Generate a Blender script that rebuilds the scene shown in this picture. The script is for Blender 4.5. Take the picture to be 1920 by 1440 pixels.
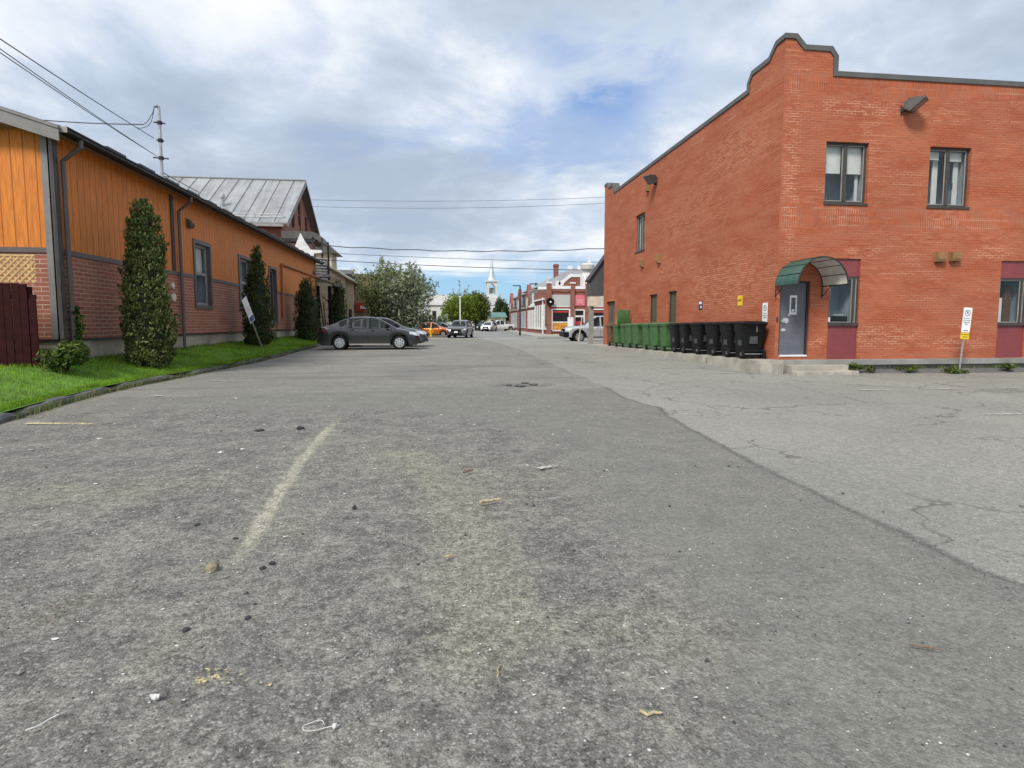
import bpy, bmesh, math, random
import numpy as np
from math import sin, cos, tan, atan, atan2, radians, pi, sqrt, hypot
from mathutils import Vector, Matrix
from mathutils.geometry import tessellate_polygon

sc = bpy.context.scene
for o in list(bpy.data.objects): bpy.data.objects.remove(o)
COL = sc.collection

# ------------------------------------------------------------------ camera
EYE = 1.38
FPX = 1094.0
PY0 = 694.0                        # the photograph is a crop: its optical centre lies a little above the middle
PITCH = atan((PY0 - 605.0) / FPX)
YAW = radians(7.25)
cam_d = bpy.data.cameras.new("camera")
cam = bpy.data.objects.new("camera", cam_d)
COL.objects.link(cam)
cam.location = (0, 0, EYE)
cam.rotation_euler = (pi / 2 - PITCH, 0, -YAW)
cam_d.sensor_width = 36
cam_d.lens = 36 * FPX / 1920
cam_d.shift_y = -(720 - PY0) / 1920
cam_d.clip_end = 3000
cam_d.clip_start = 0.05
sc.camera = cam

# ------------------------------------------------------------------ light and exposure
SUN_EL, SUN_AZ = radians(46), radians(220)       # azimuth clockwise from +Y: behind the camera, a little left
sun_d = bpy.data.lights.new("sun", 'SUN')
sun_d.energy = 2.8
sun_d.angle = radians(14)
sun_d.color = (1.0, 0.95, 0.87)
sun = bpy.data.objects.new("sun", sun_d)
COL.objects.link(sun)
sdir = Vector((sin(SUN_AZ) * cos(SUN_EL), cos(SUN_AZ) * cos(SUN_EL), sin(SUN_EL)))
sun.rotation_euler = (-sdir).to_track_quat('-Z', 'Y').to_euler()
sc.view_settings.view_transform = 'Standard'
sc.view_settings.look = 'None'
sc.view_settings.exposure = 0.45
sc.view_settings.gamma = 1


class NT:
    """small helper to write node trees"""
    def __init__(s, tree): s.t = tree; s.t.nodes.clear()
    def n(s, typ, ins=None, **kw):
        nd = s.t.nodes.new(typ)
        for k, v in kw.items(): setattr(nd, k, v)
        if ins:
            for k, v in ins.items():
                sock = nd.inputs[k]
                if isinstance(v, bpy.types.NodeSocket): s.t.links.new(v, sock)
                else:
                    if sock.type == 'RGBA' and not isinstance(v, (int, float)) and len(v) == 3: v = (*v, 1)
                    sock.default_value = v
        return nd
    def link(s, a, b): s.t.links.new(a, b)
    def m(s, op, a, b=None, c=None, clamp=False):
        ins = {0: a}
        if b is not None: ins[1] = b
        if c is not None: ins[2] = c
        return s.n('ShaderNodeMath', ins, operation=op, use_clamp=clamp).outputs[0]
    def ss(s, v, lo, hi, a=0.0, b=1.0):
        return s.n('ShaderNodeMapRange', {0: v, 1: lo, 2: hi, 3: a, 4: b}, interpolation_type='SMOOTHSTEP').outputs[0]
    def mix(s, f, a, b, mode='MIX'):
        nd = s.t.nodes.new('ShaderNodeMix'); nd.data_type = 'RGBA'; nd.blend_type = mode
        for i, v in ((0, f), (6, a), (7, b)):
            if isinstance(v, bpy.types.NodeSocket): s.t.links.new(v, nd.inputs[i])
            else: nd.inputs[i].default_value = v if i == 0 else (*v[:3], 1)
        return nd.outputs[2]
    def noise(s, vec, scale, detail=4, rough=.55, dist=0.0, out=0):
        ins = {'Scale': scale, 'Detail': detail, 'Roughness': rough, 'Distortion': dist}
        if vec is not None: ins['Vector'] = vec
        return s.n('ShaderNodeTexNoise', ins).outputs[out]


def make_world():
    w = bpy.data.worlds.new("World"); sc.world = w; w.use_nodes = True
    T = NT(w.node_tree)
    sky = T.n('ShaderNodeTexSky', sky_type='NISHITA', sun_disc=False, sun_elevation=SUN_EL, sun_rotation=SUN_AZ,
              air_density=1.0, dust_density=0.4, ozone_density=1.8)
    b_clear = T.n('ShaderNodeBackground', {'Color': sky.outputs[0], 'Strength': 0.10})
    d = T.n('ShaderNodeTexCoord').outputs['Generated']
    x = T.n('ShaderNodeSeparateXYZ', {0: d}).outputs
    # clear air between the clouds: deeper blue overhead, cyan low over the street
    clear_c = T.mix(T.ss(x[2], .02, .30), (.22, .50, .80), (.20, .36, .72))
    b_blue = T.n('ShaderNodeBackground', {'Color': clear_c, 'Strength': .80})
    mxc = T.n('ShaderNodeMixShader', {0: .72}); T.link(b_clear.outputs[0], mxc.inputs[1]); T.link(b_blue.outputs[0], mxc.inputs[2])
    zz = T.m('ADD', T.m('MAXIMUM', x[2], 0.0), 0.20)
    p = T.n('ShaderNodeCombineXYZ', {0: T.m('DIVIDE', x[0], zz), 1: T.m('DIVIDE', x[1], zz), 2: 3.7}).outputs[0]
    def off(a): return T.n('ShaderNodeVectorMath', {0: p, 1: a}, operation='ADD').outputs[0]
    n1 = T.noise(p, 0.95, 8, .5, .2)
    n2 = T.noise(off((5.3, 1.2, 0)), 0.45, 4, .5, .2)
    n3 = T.noise(off((-3.1, 7.7, 2)), 2.0, 9, .6, .25)
    n4 = T.noise(off((9.1, -4.2, 5)), 1.5, 8, .55, .3)
    shade = T.ss(T.m('ADD', T.m('MULTIPLY', n1, .5), T.m('ADD', T.m('MULTIPLY', n2, .3), T.m('MULTIPLY', n3, .40))), .46, .70)
    ramp = T.n('ShaderNodeValToRGB', {0: shade})
    e = ramp.color_ramp.elements
    e[0].position = 0; e[0].color = (.43, .50, .61, 1)
    e[1].position = 1; e[1].color = (.95, .97, .99, 1)
    m_ = e.new(.5); m_.color = (.60, .68, .79, 1)
    b_cloud = T.n('ShaderNodeBackground', {'Color': ramp.outputs[0], 'Strength': 0.80})
    def gap(az, el, w, amt):
        v = (sin(az) * cos(el), cos(az) * cos(el), sin(el))
        dt = T.n('ShaderNodeVectorMath', {0: d, 1: v}, operation='DOT_PRODUCT').outputs['Value']
        return T.ss(dt, cos(w), cos(w * .35), 0, amt)
    # thin places in the cloud deck
    thin = T.ss(n4, .48, .60)
    gaps = T.m('ADD', T.m('MULTIPLY', T.m('ADD', gap(radians(13), radians(16), radians(9), .38), T.m('ADD', gap(radians(-2), radians(24), radians(14), .35), .10)), thin), T.m('MULTIPLY', gap(radians(17), radians(26), radians(10), .62), T.ss(n3, .42, .58)))
    streak = T.noise(T.n('ShaderNodeVectorMath', {0: d, 1: (1.6, 1.6, 20.)}, operation='MULTIPLY').outputs[0], 1.5, 6, .55, .35)
    low = T.m('MULTIPLY', T.m('MULTIPLY', T.ss(x[2], .135, .055), .95), T.ss(streak, .43, .56))
    fac = T.m('SUBTRACT', .96, T.m('ADD', gaps, low), clamp=True)
    mx = T.n('ShaderNodeMixShader', {0: fac})
    T.link(mxc.outputs[0], mx.inputs[1]); T.link(b_cloud.outputs[0], mx.inputs[2])
    out = T.n('ShaderNodeOutputWorld'); T.link(mx.outputs[0], out.inputs[0])
make_world()

# ------------------------------------------------------------------ pixel -> place (photo pixels, 1920 wide)
_fw = Vector((sin(YAW) * cos(PITCH), cos(YAW) * cos(PITCH), -sin(PITCH)))
_rt = Vector((cos(YAW), -sin(YAW), 0)); _up = _rt.cross(_fw)
def ray(px, py): return _fw + _rt * ((px - 960) / FPX) - _up * ((py - PY0) / FPX)
def G(px, py, z=0.0):
    d = ray(px, py); return Vector((0, 0, EYE)) + d * ((z - EYE) / d.z)
def AX(px, py, x):
    d = ray(px, py); return Vector((0, 0, EYE)) + d * (x / d.x)
def AY(px, py, y):
    d = ray(px, py); return Vector((0, 0, EYE)) + d * (y / d.y)
def sst(a, b, v):
    t = np.clip((v - a) / (b - a), 0, 1); return t * t * (3 - 2 * t)
def gz(y):
    """the lot rises gently and falls again to the street"""
    return float(.17 * sst(9, 26, y) * (1 - sst(32, 49, y)))
def GG(px, py, dz=0.0):
    z = 0.0
    for _ in range(12):
        q = G(px, py, z + dz); z = gz(q.y)
    return Vector((q.x, q.y, z))

# ------------------------------------------------------------------ materials
MATS = {}
def newmat(name):
    m = bpy.data.materials.new(name); m.use_nodes = True
    T = NT(m.node_tree)
    b = T.n('ShaderNodeBsdfPrincipled'); o = T.n('ShaderNodeOutputMaterial'); T.link(b.outputs[0], o.inputs[0])
    MATS[name] = m
    return m, T, b
def objco(T): return T.n('ShaderNodeTexCoord').outputs['Object']
def uvco(T): return T.n('ShaderNodeTexCoord').outputs['UV']

def pm(name, col, rough=.6, var=.18, scale=6., metal=0., bump=0., bscale=40., spec=.5, coat=0., dirt=None, dirtamt=.35):
    if name in MATS: return MATS[name]
    m, T, b = newmat(name)
    v = objco(T)
    n = T.noise(v, scale, 6, .6)
    lo = tuple(c * (1 - var) for c in col); hi = tuple(min(1, c * (1 + var)) for c in col)
    c = T.mix(T.ss(n, .3, .7), lo, hi)
    if dirt:
        dn = T.noise(v, scale * .45, 7, .65, .5)
        c = T.mix(T.m('MULTIPLY', T.ss(dn, .48, .72), dirtamt), c, dirt)
    T.link(c, b.inputs['Base Color'])
    b.inputs['Roughness'].default_value = rough
    T.link(T.ss(n, .2, .8, max(0.02, rough - .08), min(1, rough + .08)), b.inputs['Roughness'])
    b.inputs['Metallic'].default_value = metal
    b.inputs['Specular IOR Level'].default_value = spec
    b.inputs['Coat Weight'].default_value = coat
    b.inputs['Coat Roughness'].default_value = .06
    if bump:
        bn = T.noise(v, bscale, 4, .6)
        bp = T.n('ShaderNodeBump', {'Strength': bump, 'Distance': .01, 'Height': bn}); T.link(bp.outputs[0], b.inputs['Normal'])
    return m

def brick_mat(name, c1, c2, mortar, pale, paleamt=.5, bw=.205, rh=.0667, ms=.009, soldiers=(), bump=.5, weather=.25, wcol=(.2, .12, .1), spots=()):
    m, T, b = newmat(name)
    uv = uvco(T)
    def bricks(vec, w, h, off):
        nd = T.n('ShaderNodeTexBrick', {'Vector': vec, 'Color1': c1, 'Color2': c2, 'Mortar': (0, 0, 0), 'Scale': 1.0, 'Mortar Size': ms,
                  'Mortar Smooth': .15, 'Bias': 0.0, 'Brick Width': w, 'Row Height': h}, offset=off)
        return nd
    # course lines waver a little, as laid by hand
    wob = T.noise(uv, 1.1, 3, .5)
    uvs = T.n('ShaderNodeSeparateXYZ', {0: uv}).outputs
    v2 = T.m('ADD', uvs[1], T.m('MULTIPLY', T.m('SUBTRACT', wob, .5), .012))
    vec = T.n('ShaderNodeCombineXYZ', {0: uvs[0], 1: v2, 2: 0.}).outputs[0]
    A = bricks(vec, bw, rh, .5)
    col, fac = A.outputs[0], A.outputs[1]
    if soldiers:
        B = bricks(T.n('ShaderNodeCombineXYZ', {0: T.m('ADD', v2, .07), 1: uvs[0], 2: 0.}).outputs[0], .215, rh, 0.)
        msk = 0.
        for lo, hi in soldiers:
            a = T.m('MULTIPLY', T.m('GREATER_THAN', uvs[1], lo), T.m('LESS_THAN', uvs[1], hi))
            msk = a if msk == 0. else T.m('MAXIMUM', msk, a)
        col = T.mix(msk, col, B.outputs[0])
        fac = T.m('ADD', T.m('MULTIPLY', fac, T.m('SUBTRACT', 1., msk)), T.m('MULTIPLY', B.outputs[1], msk))
    n1 = T.noise(uv, .55, 7, .68, .6)
    st = T.n('ShaderNodeVectorMath', {0: uv, 1: (.42, 6.5, 1.)}, operation='MULTIPLY').outputs[0]
    n2 = T.noise(st, 1.5, 5, .62, .15)
    pm_ = T.m('MULTIPLY', T.ss(T.m('ADD', T.m('MULTIPLY', n1, .5), T.m('MULTIPLY', n2, .58)), .565, .66), paleamt)
    if spots:
        tot = 0.
        for u0, z0, ru, rz, am in spots:
            du_ = T.m('DIVIDE', T.m('SUBTRACT', uvs[0], u0), ru); dz_ = T.m('DIVIDE', T.m('SUBTRACT', uvs[1], z0), rz)
            g = T.m('MULTIPLY', T.ss(T.m('ADD', T.m('MULTIPLY', du_, du_), T.m('MULTIPLY', dz_, dz_)), 1., .1), am)
            tot = g if tot == 0. else T.m('MAXIMUM', tot, g)
        pm_ = T.m('MAXIMUM', pm_, T.m('MULTIPLY', tot, T.ss(T.noise(T.n('ShaderNodeVectorMath', {0: uv, 1: (1.2, 4., 1.)}, operation='MULTIPLY').outputs[0], 2.2, 5, .6), .44, .56)))
    lite = T.m('MULTIPLY', T.ss(T.noise(T.n('ShaderNodeVectorMath', {0: uv, 1: (.3, 1., 1.)}, operation='MULTIPLY').outputs[0], 2.3, 5, .6), .36, .62), .42)
    mort = T.mix(pm_, T.mix(lite, mortar, pale), pale)
    # brick faces: tone wanders, some weathering
    tone = T.ss(T.noise(uv, .35, 5, .6), .3, .7, .91, 1.09)
    col = T.mix(1.0, col, T.n('ShaderNodeCombineColor', {0: tone, 1: tone, 2: tone}).outputs[0], 'MULTIPLY')
    wn = T.m('MULTIPLY', T.ss(T.noise(T.n('ShaderNodeVectorMath', {0: uv, 1: (1.6, .5, 1)}, operation='MULTIPLY').outputs[0], .8, 7, .65), .5, .75), weather)
    col = T.mix(wn, col, wcol)
    c = T.mix(fac, col, mort)
    T.link(c, b.inputs['Base Color'])
    b.inputs['Roughness'].default_value = .8
    b.inputs['Specular IOR Level'].default_value = .3
    h = T.m('ADD', T.m('MULTIPLY', fac, -1.), T.m('MULTIPLY', T.noise(uv, 60, 3, .6), .35))
    bp = T.n('ShaderNodeBump', {'Strength': bump, 'Distance': .008, 'Height': h}); T.link(bp.outputs[0], b.inputs['Normal'])
    return m

def siding_mat(name, col, groove, pitch=.29, bump=.6, var=.12):
    """vertical grooved boards: u across, v up"""
    m, T, b = newmat(name)
    uv = uvco(T); s = T.n('ShaderNodeSeparateXYZ', {0: uv}).outputs
    k = T.m('DIVIDE', s[0], pitch)
    f = T.m('FRACT', k); idx = T.m('FLOOR', k)
    g = T.ss(T.m('ABSOLUTE', T.m('SUBTRACT', f, .5)), .44, .49)
    rnd = T.n('ShaderNodeTexWhiteNoise', {'W': idx}, noise_dimensions='1D').outputs[0]
    n = T.noise(T.n('ShaderNodeVectorMath', {0: uv, 1: (9., .8, 1)}, operation='MULTIPLY').outputs[0], 2.4, 6, .65)
    t = T.m('ADD', T.ss(n, .3, .7, 1 - var, 1 + var), T.m('MULTIPLY', T.m('SUBTRACT', rnd, .5), .10))
    c = T.mix(1., col, T.n('ShaderNodeCombineColor', {0: t, 1: t, 2: t}).outputs[0], 'MULTIPLY')
    c = T.mix(T.m('MULTIPLY', g, .85), c, groove)
    T.link(c, b.inputs['Base Color']); b.inputs['Roughness'].default_value = .62
    bp = T.n('ShaderNodeBump', {'Strength': bump, 'Distance': .012, 'Height': T.m('MULTIPLY', g, -1.)}); T.link(bp.outputs[0], b.inputs['Normal'])
    return m

def leaf_mat(name, dark, mid, light, trans=.25, extra=None, examt=.0):
    m, T, b = newmat(name)
    r = T.n('ShaderNodeNewGeometry').outputs['Random Per Island']
    ramp = T.n('ShaderNodeValToRGB', {0: r}); e = ramp.color_ramp.elements
    e[0].position = 0; e[0].color = (*dark, 1); e[1].position = 1; e[1].color = (*light, 1)
    mm = e.new(.55); mm.color = (*mid, 1)
    c = ramp.outputs[0]
    n = T.noise(objco(T), 1.1, 3, .5)
    t = T.ss(n, .3, .7, .7, 1.3)
    c = T.mix(1., c, T.n('ShaderNodeCombineColor', {0: t, 1: t, 2: t}).outputs[0], 'MULTIPLY')
    if extra:
        n2 = T.noise(objco(T), .9, 5, .6, .4)
        c = T.mix(T.m('MULTIPLY', T.ss(n2, .57, .7), examt), c, extra)
    T.link(c, b.inputs['Base Color']); b.inputs['Roughness'].default_value = .55
    b.inputs['Specular IOR Level'].default_value = .25
    if trans:
        tr = T.n('ShaderNodeBsdfTranslucent', {'Color': c})
        mx = T.n('ShaderNodeMixShader', {0: trans}); T.link(b.outputs[0], mx.inputs[1]); T.link(tr.outputs[0], mx.inputs[2])
        for nd in T.t.nodes:
            if nd.type == 'OUTPUT_MATERIAL': T.link(mx.outputs[0], nd.inputs[0])
    return m

def glass_mat(name, tint, clear=.0, rough=.03, wav=.0):
    """window glass: clear = share of straight view into the room"""
    m, T, b = newmat(name)
    n = T.noise(objco(T), 2.5, 3, .5)
    T.link(T.mix(n, tuple(c * .7 for c in tint), tint), b.inputs['Base Color'])
    b.inputs['Roughness'].default_value = rough; b.inputs['Specular IOR Level'].default_value = .9
    if wav:
        bp = T.n('ShaderNodeBump', {'Strength': wav, 'Distance': .01, 'Height': T.noise(objco(T), 1.7, 2, .5)}); T.link(bp.outputs[0], b.inputs['Normal'])
    if clear:
        tr = T.n('ShaderNodeBsdfTransparent'); mx = T.n('ShaderNodeMixShader', {0: clear})
        T.link(b.outputs[0], mx.inputs[1]); T.link(tr.outputs[0], mx.inputs[2])
        for nd in T.t.nodes:
            if nd.type == 'OUTPUT_MATERIAL': T.link(mx.outputs[0], nd.inputs[0])
    return m

def carpaint(name, col, metal=.5, rough=.28):
    m, T, b = newmat(name)
    n = T.noise(objco(T), 3., 5, .6)
    x = T.n('ShaderNodeSeparateXYZ', {0: objco(T)}).outputs
    dust = T.m('MULTIPLY', T.ss(T.m('ADD', x[2], T.m('MULTIPLY', n, .3)), .75, .25), .35)
    c = T.mix(dust, T.mix(n, tuple(k * .92 for k in col), tuple(k * 1.08 for k in col)), (.16, .15, .14))
    T.link(c, b.inputs['Base Color'])
    b.inputs['Metallic'].default_value = metal; b.inputs['Roughness'].default_value = rough
    b.inputs['Coat Weight'].default_value = .8; b.inputs['Coat Roughness'].default_value = .05
    return m

# ------------------------------------------------------------------ mesh builder
class MB:
    def __init__(s): s.v = []; s.f = []; s.uv = []
    def face(s, pts, uv=None):
        i = len(s.v); s.v.extend(tuple(p) for p in pts); s.f.append(tuple(range(i, i + len(pts)))); s.uv.append(uv)
    def mesh(s, verts, faces):
        i = len(s.v); s.v.extend(tuple(p) for p in verts)
        for f in faces: s.f.append(tuple(i + k for k in f)); s.uv.append(None)
        return s
    def box(s, x0, x1, y0, y1, z0, z1, M=None, bev=0.0):
        if x0 > x1: x0, x1 = x1, x0
        if y0 > y1: y0, y1 = y1, y0
        if z0 > z1: z0, z1 = z1, z0
        if bev:
            r = min(bev, (x1 - x0) * .45, (y1 - y0) * .45, (z1 - z0) * .45)
            bm = bmesh.new(); bmesh.ops.create_cube(bm, size=1)
            for v in bm.verts: v.co = Vector(((x0 + x1) / 2 + v.co.x * (x1 - x0), (y0 + y1) / 2 + v.co.y * (y1 - y0), (z0 + z1) / 2 + v.co.z * (z1 - z0)))
            bmesh.ops.bevel(bm, geom=list(bm.edges), offset=r, segments=2, affect='EDGES', profile=.6)
            bm.verts.index_update()
            vs = [v.co.copy() for v in bm.verts]; fs = [[v.index for v in f.verts] for f in bm.faces]; bm.free()
        else:
            vs = [Vector(p) for p in ((x0, y0, z0), (x1, y0, z0), (x1, y1, z0), (x0, y1, z0), (x0, y0, z1), (x1, y0, z1), (x1, y1, z1), (x0, y1, z1))]
            fs = [(0, 3, 2, 1), (4, 5, 6, 7), (0, 1, 5, 4), (1, 2, 6, 5), (2, 3, 7, 6), (3, 0, 4, 7)]
        if M is not None: vs = [M @ v for v in vs]
        return s.mesh(vs, fs)
    def prism(s, poly, vec, caps=True):
        """poly: list of 3-D points, pushed along vec"""
        n = len(poly); P = [Vector(p) for p in poly]; V = Vector(vec)
        vs = P + [p + V for p in P]
        nor = Vector((0, 0, 0))
        for i in range(n):
            a, b = P[i], P[(i + 1) % n]; nor += a.cross(b)
        flip = nor.dot(V) > 0
        fs = []
        for i in range(n):
            j = (i + 1) % n; fs.append((i, j, n + j, n + i) if flip else (j, i, n + i, n + j))
        i0 = len(s.v); s.mesh(vs, fs)
        if caps:
            for tri in tessellate_polygon([P]):
                a, b, c = [P[k] for k in tri]
                tn = (b - a).cross(c - a)
                t = tri if tn.dot(V) < 0 else tri[::-1]
                s.f.append(tuple(i0 + k for k in t)); s.uv.append(None)
                s.f.append(tuple(i0 + n + k for k in t[::-1])); s.uv.append(None)
        return s
    def tube(s, path, r, n=8, caps=True):
        path = [Vector(p) for p in path]; rs = r if isinstance(r, (list, tuple)) else [r] * len(path)
        rings = []; ref = None
        for i, p in enumerate(path):
            t = (path[min(i + 1, len(path) - 1)] - path[max(i - 1, 0)]).normalized()
            if ref is None:
                ref = Vector((0, 0, 1)) if abs(t.z) < .9 else Vector((1, 0, 0))
            a = t.cross(ref).normalized(); b = t.cross(a).normalized(); ref = -b if False else a.cross(t)
            rings.append([p + (a * cos(2 * pi * k / n) + b * sin(2 * pi * k / n)) * rs[i] for k in range(n)])
        vs = [q for g in rings for q in g]; fs = []
        for i in range(len(rings) - 1):
            for k in range(n):
                k2 = (k + 1) % n; fs.append((i * n + k, (i + 1) * n + k, (i + 1) * n + k2, i * n + k2))
        if caps:
            fs.append(tuple(range(n))); fs.append(tuple((len(rings) - 1) * n + k for k in range(n))[::-1])
        return s.mesh(vs, fs)
    def lathe(s, prof, c=(0, 0, 0), axis='z', n=20):
        """prof: (radius, height) pairs"""
        vs = []; fs = []
        for r, h in prof:
            for k in range(n):
                a = 2 * pi * k / n
                q = (r * cos(a), r * sin(a), h)
                if axis == 'x': q = (h, r * cos(a), r * sin(a))
                if axis == 'y': q = (r * cos(a), h, r * sin(a))
                vs.append((q[0] + c[0], q[1] + c[1], q[2] + c[2]))
        for i in range(len(prof) - 1):
            for k in range(n):
                k2 = (k + 1) % n; fs.append((i * n + k, i * n + k2, (i + 1) * n + k2, (i + 1) * n + k))
        fs.append(tuple(range(n))[::-1]); fs.append(tuple((len(prof) - 1) * n + k for k in range(n)))
        return s.mesh(vs, fs)
    def wall(s, P0, du, outer, holes=(), depth=.12, inward=None, uo=0.):
        """a wall sheet in the plane through P0 along du (horizontal), with holes and their reveals"""
        P0 = Vector(P0); du = Vector(du).normalized()
        W = lambda u, z, k=0.0: P0 + du * u + Vector((0, 0, z)) + (inward * k if inward is not None else Vector((0, 0, 0)))
        hs = [[(a, c), (a, d), (b, d), (b, c)] for a, b, c, d in holes]
        polys = [outer] + hs
        flat = [p for q in polys for p in q]
        tri = tessellate_polygon([[Vector((p[0], p[1], 0)) for p in q] for q in polys])
        nrm = -inward if inward is not None else None
        for t in tri:
            pts = [flat[i] for i in t]
            P = [W(*p) for p in pts]
            if nrm is not None and (P[1] - P[0]).cross(P[2] - P[0]).dot(nrm) < 0: P = P[::-1]; pts = pts[::-1]
            s.face(P, [(p[0] + uo, p[1]) for p in pts])
        for a, b, c, d in holes:
            for (u1, z1, u2, z2) in ((a, c, a, d), (a, d, b, d), (b, d, b, c), (b, c, a, c)):
                if abs(u1 - u2) < 1e-6: uv = [(u1, z1), (u2, z2), (u2 + depth, z2), (u1 + depth, z1)]
                else: uv = [(u1, z1), (u2, z2), (u2, z2 + depth), (u1, z1 + depth)]
                s.face([W(u1, z1), W(u2, z2), W(u2, z2, depth), W(u1, z1, depth)], uv)
        return s
    def build(s, name, mat, parent=None, smooth=False, **tags):
        off = Vector((0, 0, 0))
        q = parent
        while q is not None: off += q.location; q = q.parent
        me = bpy.data.meshes.new(name)
        me.from_pydata([(v[0] - off.x, v[1] - off.y, v[2] - off.z) for v in s.v], [], s.f)
        uvl = me.uv_layers.new(name="UVMap")
        nl = len(me.loops); co = np.zeros((nl, 2), dtype=np.float32)
        k = 0
        for f, uv in zip(s.f, s.uv):
            if uv is None:
                P = [Vector(s.v[i]) for i in f]
                nx = Vector((0, 0, 0))
                for i in range(len(P)): nx += P[i].cross(P[(i + 1) % len(P)])
                if nx.length < 1e-12: nx = Vector((0, 0, 1))
                nx.normalize()
                if abs(nx.z) > .8: uv = [(p.x, p.y) for p in P]
                elif abs(nx.x) > abs(nx.y): uv = [(p.y, p.z) for p in P]
                else: uv = [(p.x, p.z) for p in P]
            co[k:k + len(f)] = uv; k += len(f)
        uvl.data.foreach_set('uv', co.ravel())
        if smooth:
            me.polygons.foreach_set('use_smooth', [True] * len(me.polygons))
            if smooth != 'all':
                try: me.set_sharp_from_angle(angle=radians(38))
                except Exception: pass
        me.materials.append(mat)
        o = bpy.data.objects.new(name, me); COL.objects.link(o)
        if parent: o.parent = parent
        tag(o, **tags)
        return o

def tag(o, label=None, cat=None, group=None, kind=None):
    if label: o['label'] = label
    if cat: o['category'] = cat
    if group: o['group'] = group
    if kind: o['kind'] = kind
    return o
def thing(name, loc, label, cat, group=None):
    o = bpy.data.objects.new(name, None); o.empty_display_size = .2
    COL.objects.link(o); o.location = loc
    return tag(o, label, cat, group)
def dup(root, loc=None, rz=None, label=None, group=None, **mats):
    def cp(o, par):
        c = o.copy(); COL.objects.link(c)
        if par: c.parent = par
        for ch in kids.get(o, []): cp(ch, c)
        return c
    kids = {}
    for o in list(COL.objects):
        if o.parent: kids.setdefault(o.parent, []).append(o)
    r = cp(root, None)
    if loc is not None: r.location = loc
    if rz is not None: r.rotation_euler = (0, 0, rz)
    if label: r['label'] = label
    if group: r['group'] = group
    return r
def text(body, size, M, mat, parent, name='lettering', ext=.002, align='CENTER'):
    """flat raised letters in the local x-z sense of M (x right, y up)"""
    c = bpy.data.curves.new(name, "FONT"); c.body = body; c.size = size; c.align_x = align; c.align_y = 'CENTER'; c.extrude = ext
    c.materials.append(mat)
    tmp = bpy.data.objects.new(name, c); COL.objects.link(tmp)
    dg = bpy.context.evaluated_depsgraph_get(); me = bpy.data.meshes.new_from_object(tmp.evaluated_get(dg))
    bpy.data.objects.remove(tmp); bpy.data.curves.remove(c)
    me.name = name; me.materials.clear(); me.materials.append(mat)
    o = bpy.data.objects.new(name, me); COL.objects.link(o)
    o.parent = parent; o.matrix_local = M
    return o
def frame_M(origin, right, up):
    r = Vector(right).normalized(); u = Vector(up).normalized(); n = r.cross(u)
    return Matrix(((r.x, u.x, n.x, origin[0]), (r.y, u.y, n.y, origin[1]), (r.z, u.z, n.z, origin[2]), (0, 0, 0, 1)))


# ------------------------------------------------------------------ palette
WHITE = pm('white_paint', (.74, .75, .75), .5, .08, 4, dirt=(.4, .38, .35), dirtamt=.3)
CREAM = pm('cream_paint', (.62, .56, .45), .6, .1, 4, dirt=(.35, .3, .25))
DARKMETAL = pm('dark_metal', (.032, .032, .035), .5, .2, 5, spec=.3)
BROWNMETAL = pm('brown_grey_metal', (.085, .078, .072), .5, .2, 3, metal=.2, dirt=(.2, .19, .17), dirtamt=.25)
GREYTRIM = pm('grey_brown_trim', (.135, .115, .105), .55, .12, 4)
LIGHTTRIM = pm('light_grey_trim', (.30, .28, .27), .55, .12, 3, dirt=(.16, .15, .14))
BLACK = pm('matt_black', (.008, .008, .009), .7, .2, spec=.1)
GALV = pm('galvanised_steel', (.42, .43, .43), .42, .2, 9, metal=.6, dirt=(.25, .22, .2))
CONC = pm('pale_concrete', (.36, .335, .285), .85, .2, 2.5, bump=.5, bscale=35, dirt=(.17, .155, .13), dirtamt=.6)
CONC_GREY = pm('grey_concrete', (.27, .265, .25), .85, .2, 1.6, bump=.4, bscale=30, dirt=(.12, .12, .11), dirtamt=.6)
WOOD_TAN = pm('tan_wood', (.27, .145, .06), .7, .25, 7, dirt=(.2, .11, .05))
RUBBER = pm('tyre_rubber', (.013, .013, .014), .85, .25, 8, spec=.15)
ALLOY = pm('wheel_silver', (.55, .56, .57), .32, .1, 8, metal=.7)
REDLAMP = pm('red_lens', (.35, .012, .015), .15, .15, 6, coat=.6)
CLEARLAMP = pm('clear_lens', (.75, .78, .8), .12, .1, 12, metal=.3, coat=.6)
PLASTIC_BLACK = pm('black_plastic', (.0085, .0088, .010), .5, .25, 6, dirt=(.03, .028, .026), dirtamt=.4, bump=.15, bscale=60, spec=.18)
PLASTIC_GREEN = pm('green_plastic', (.055, .135, .045), .5, .16, 4, dirt=(.10, .13, .07), dirtamt=.5, bump=.12, bscale=50)
CARGLASS = glass_mat('car_glass', (.03, .04, .045), .0, .02)
DARKGLASS = glass_mat('dark_window_glass', (.02, .024, .028), .0, .03, .08)
CLEARGLASS = glass_mat('clear_window_glass', (.05, .07, .075), .86, .02, .05)
SIGNWHITE = pm('sign_white', (.82, .83, .84), .4, .05, 5)
SIGNYELLOW = pm('sign_yellow', (.80, .56, .02), .4, .06, 5)
SIGNBLUE = pm('sign_blue', (.02, .03, .14), .4, .1, 5)
INK = pm('sign_ink', (.015, .015, .018), .5, .05)
GREYINK = pm('grey_ink', (.10, .13, .14), .5, .05)
INTERIOR = pm('room_interior', (.36, .43, .48), .9, .2, 1.2)
BLIND = pm('window_blind', (.82, .86, .83), .8, .05, 2)

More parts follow.
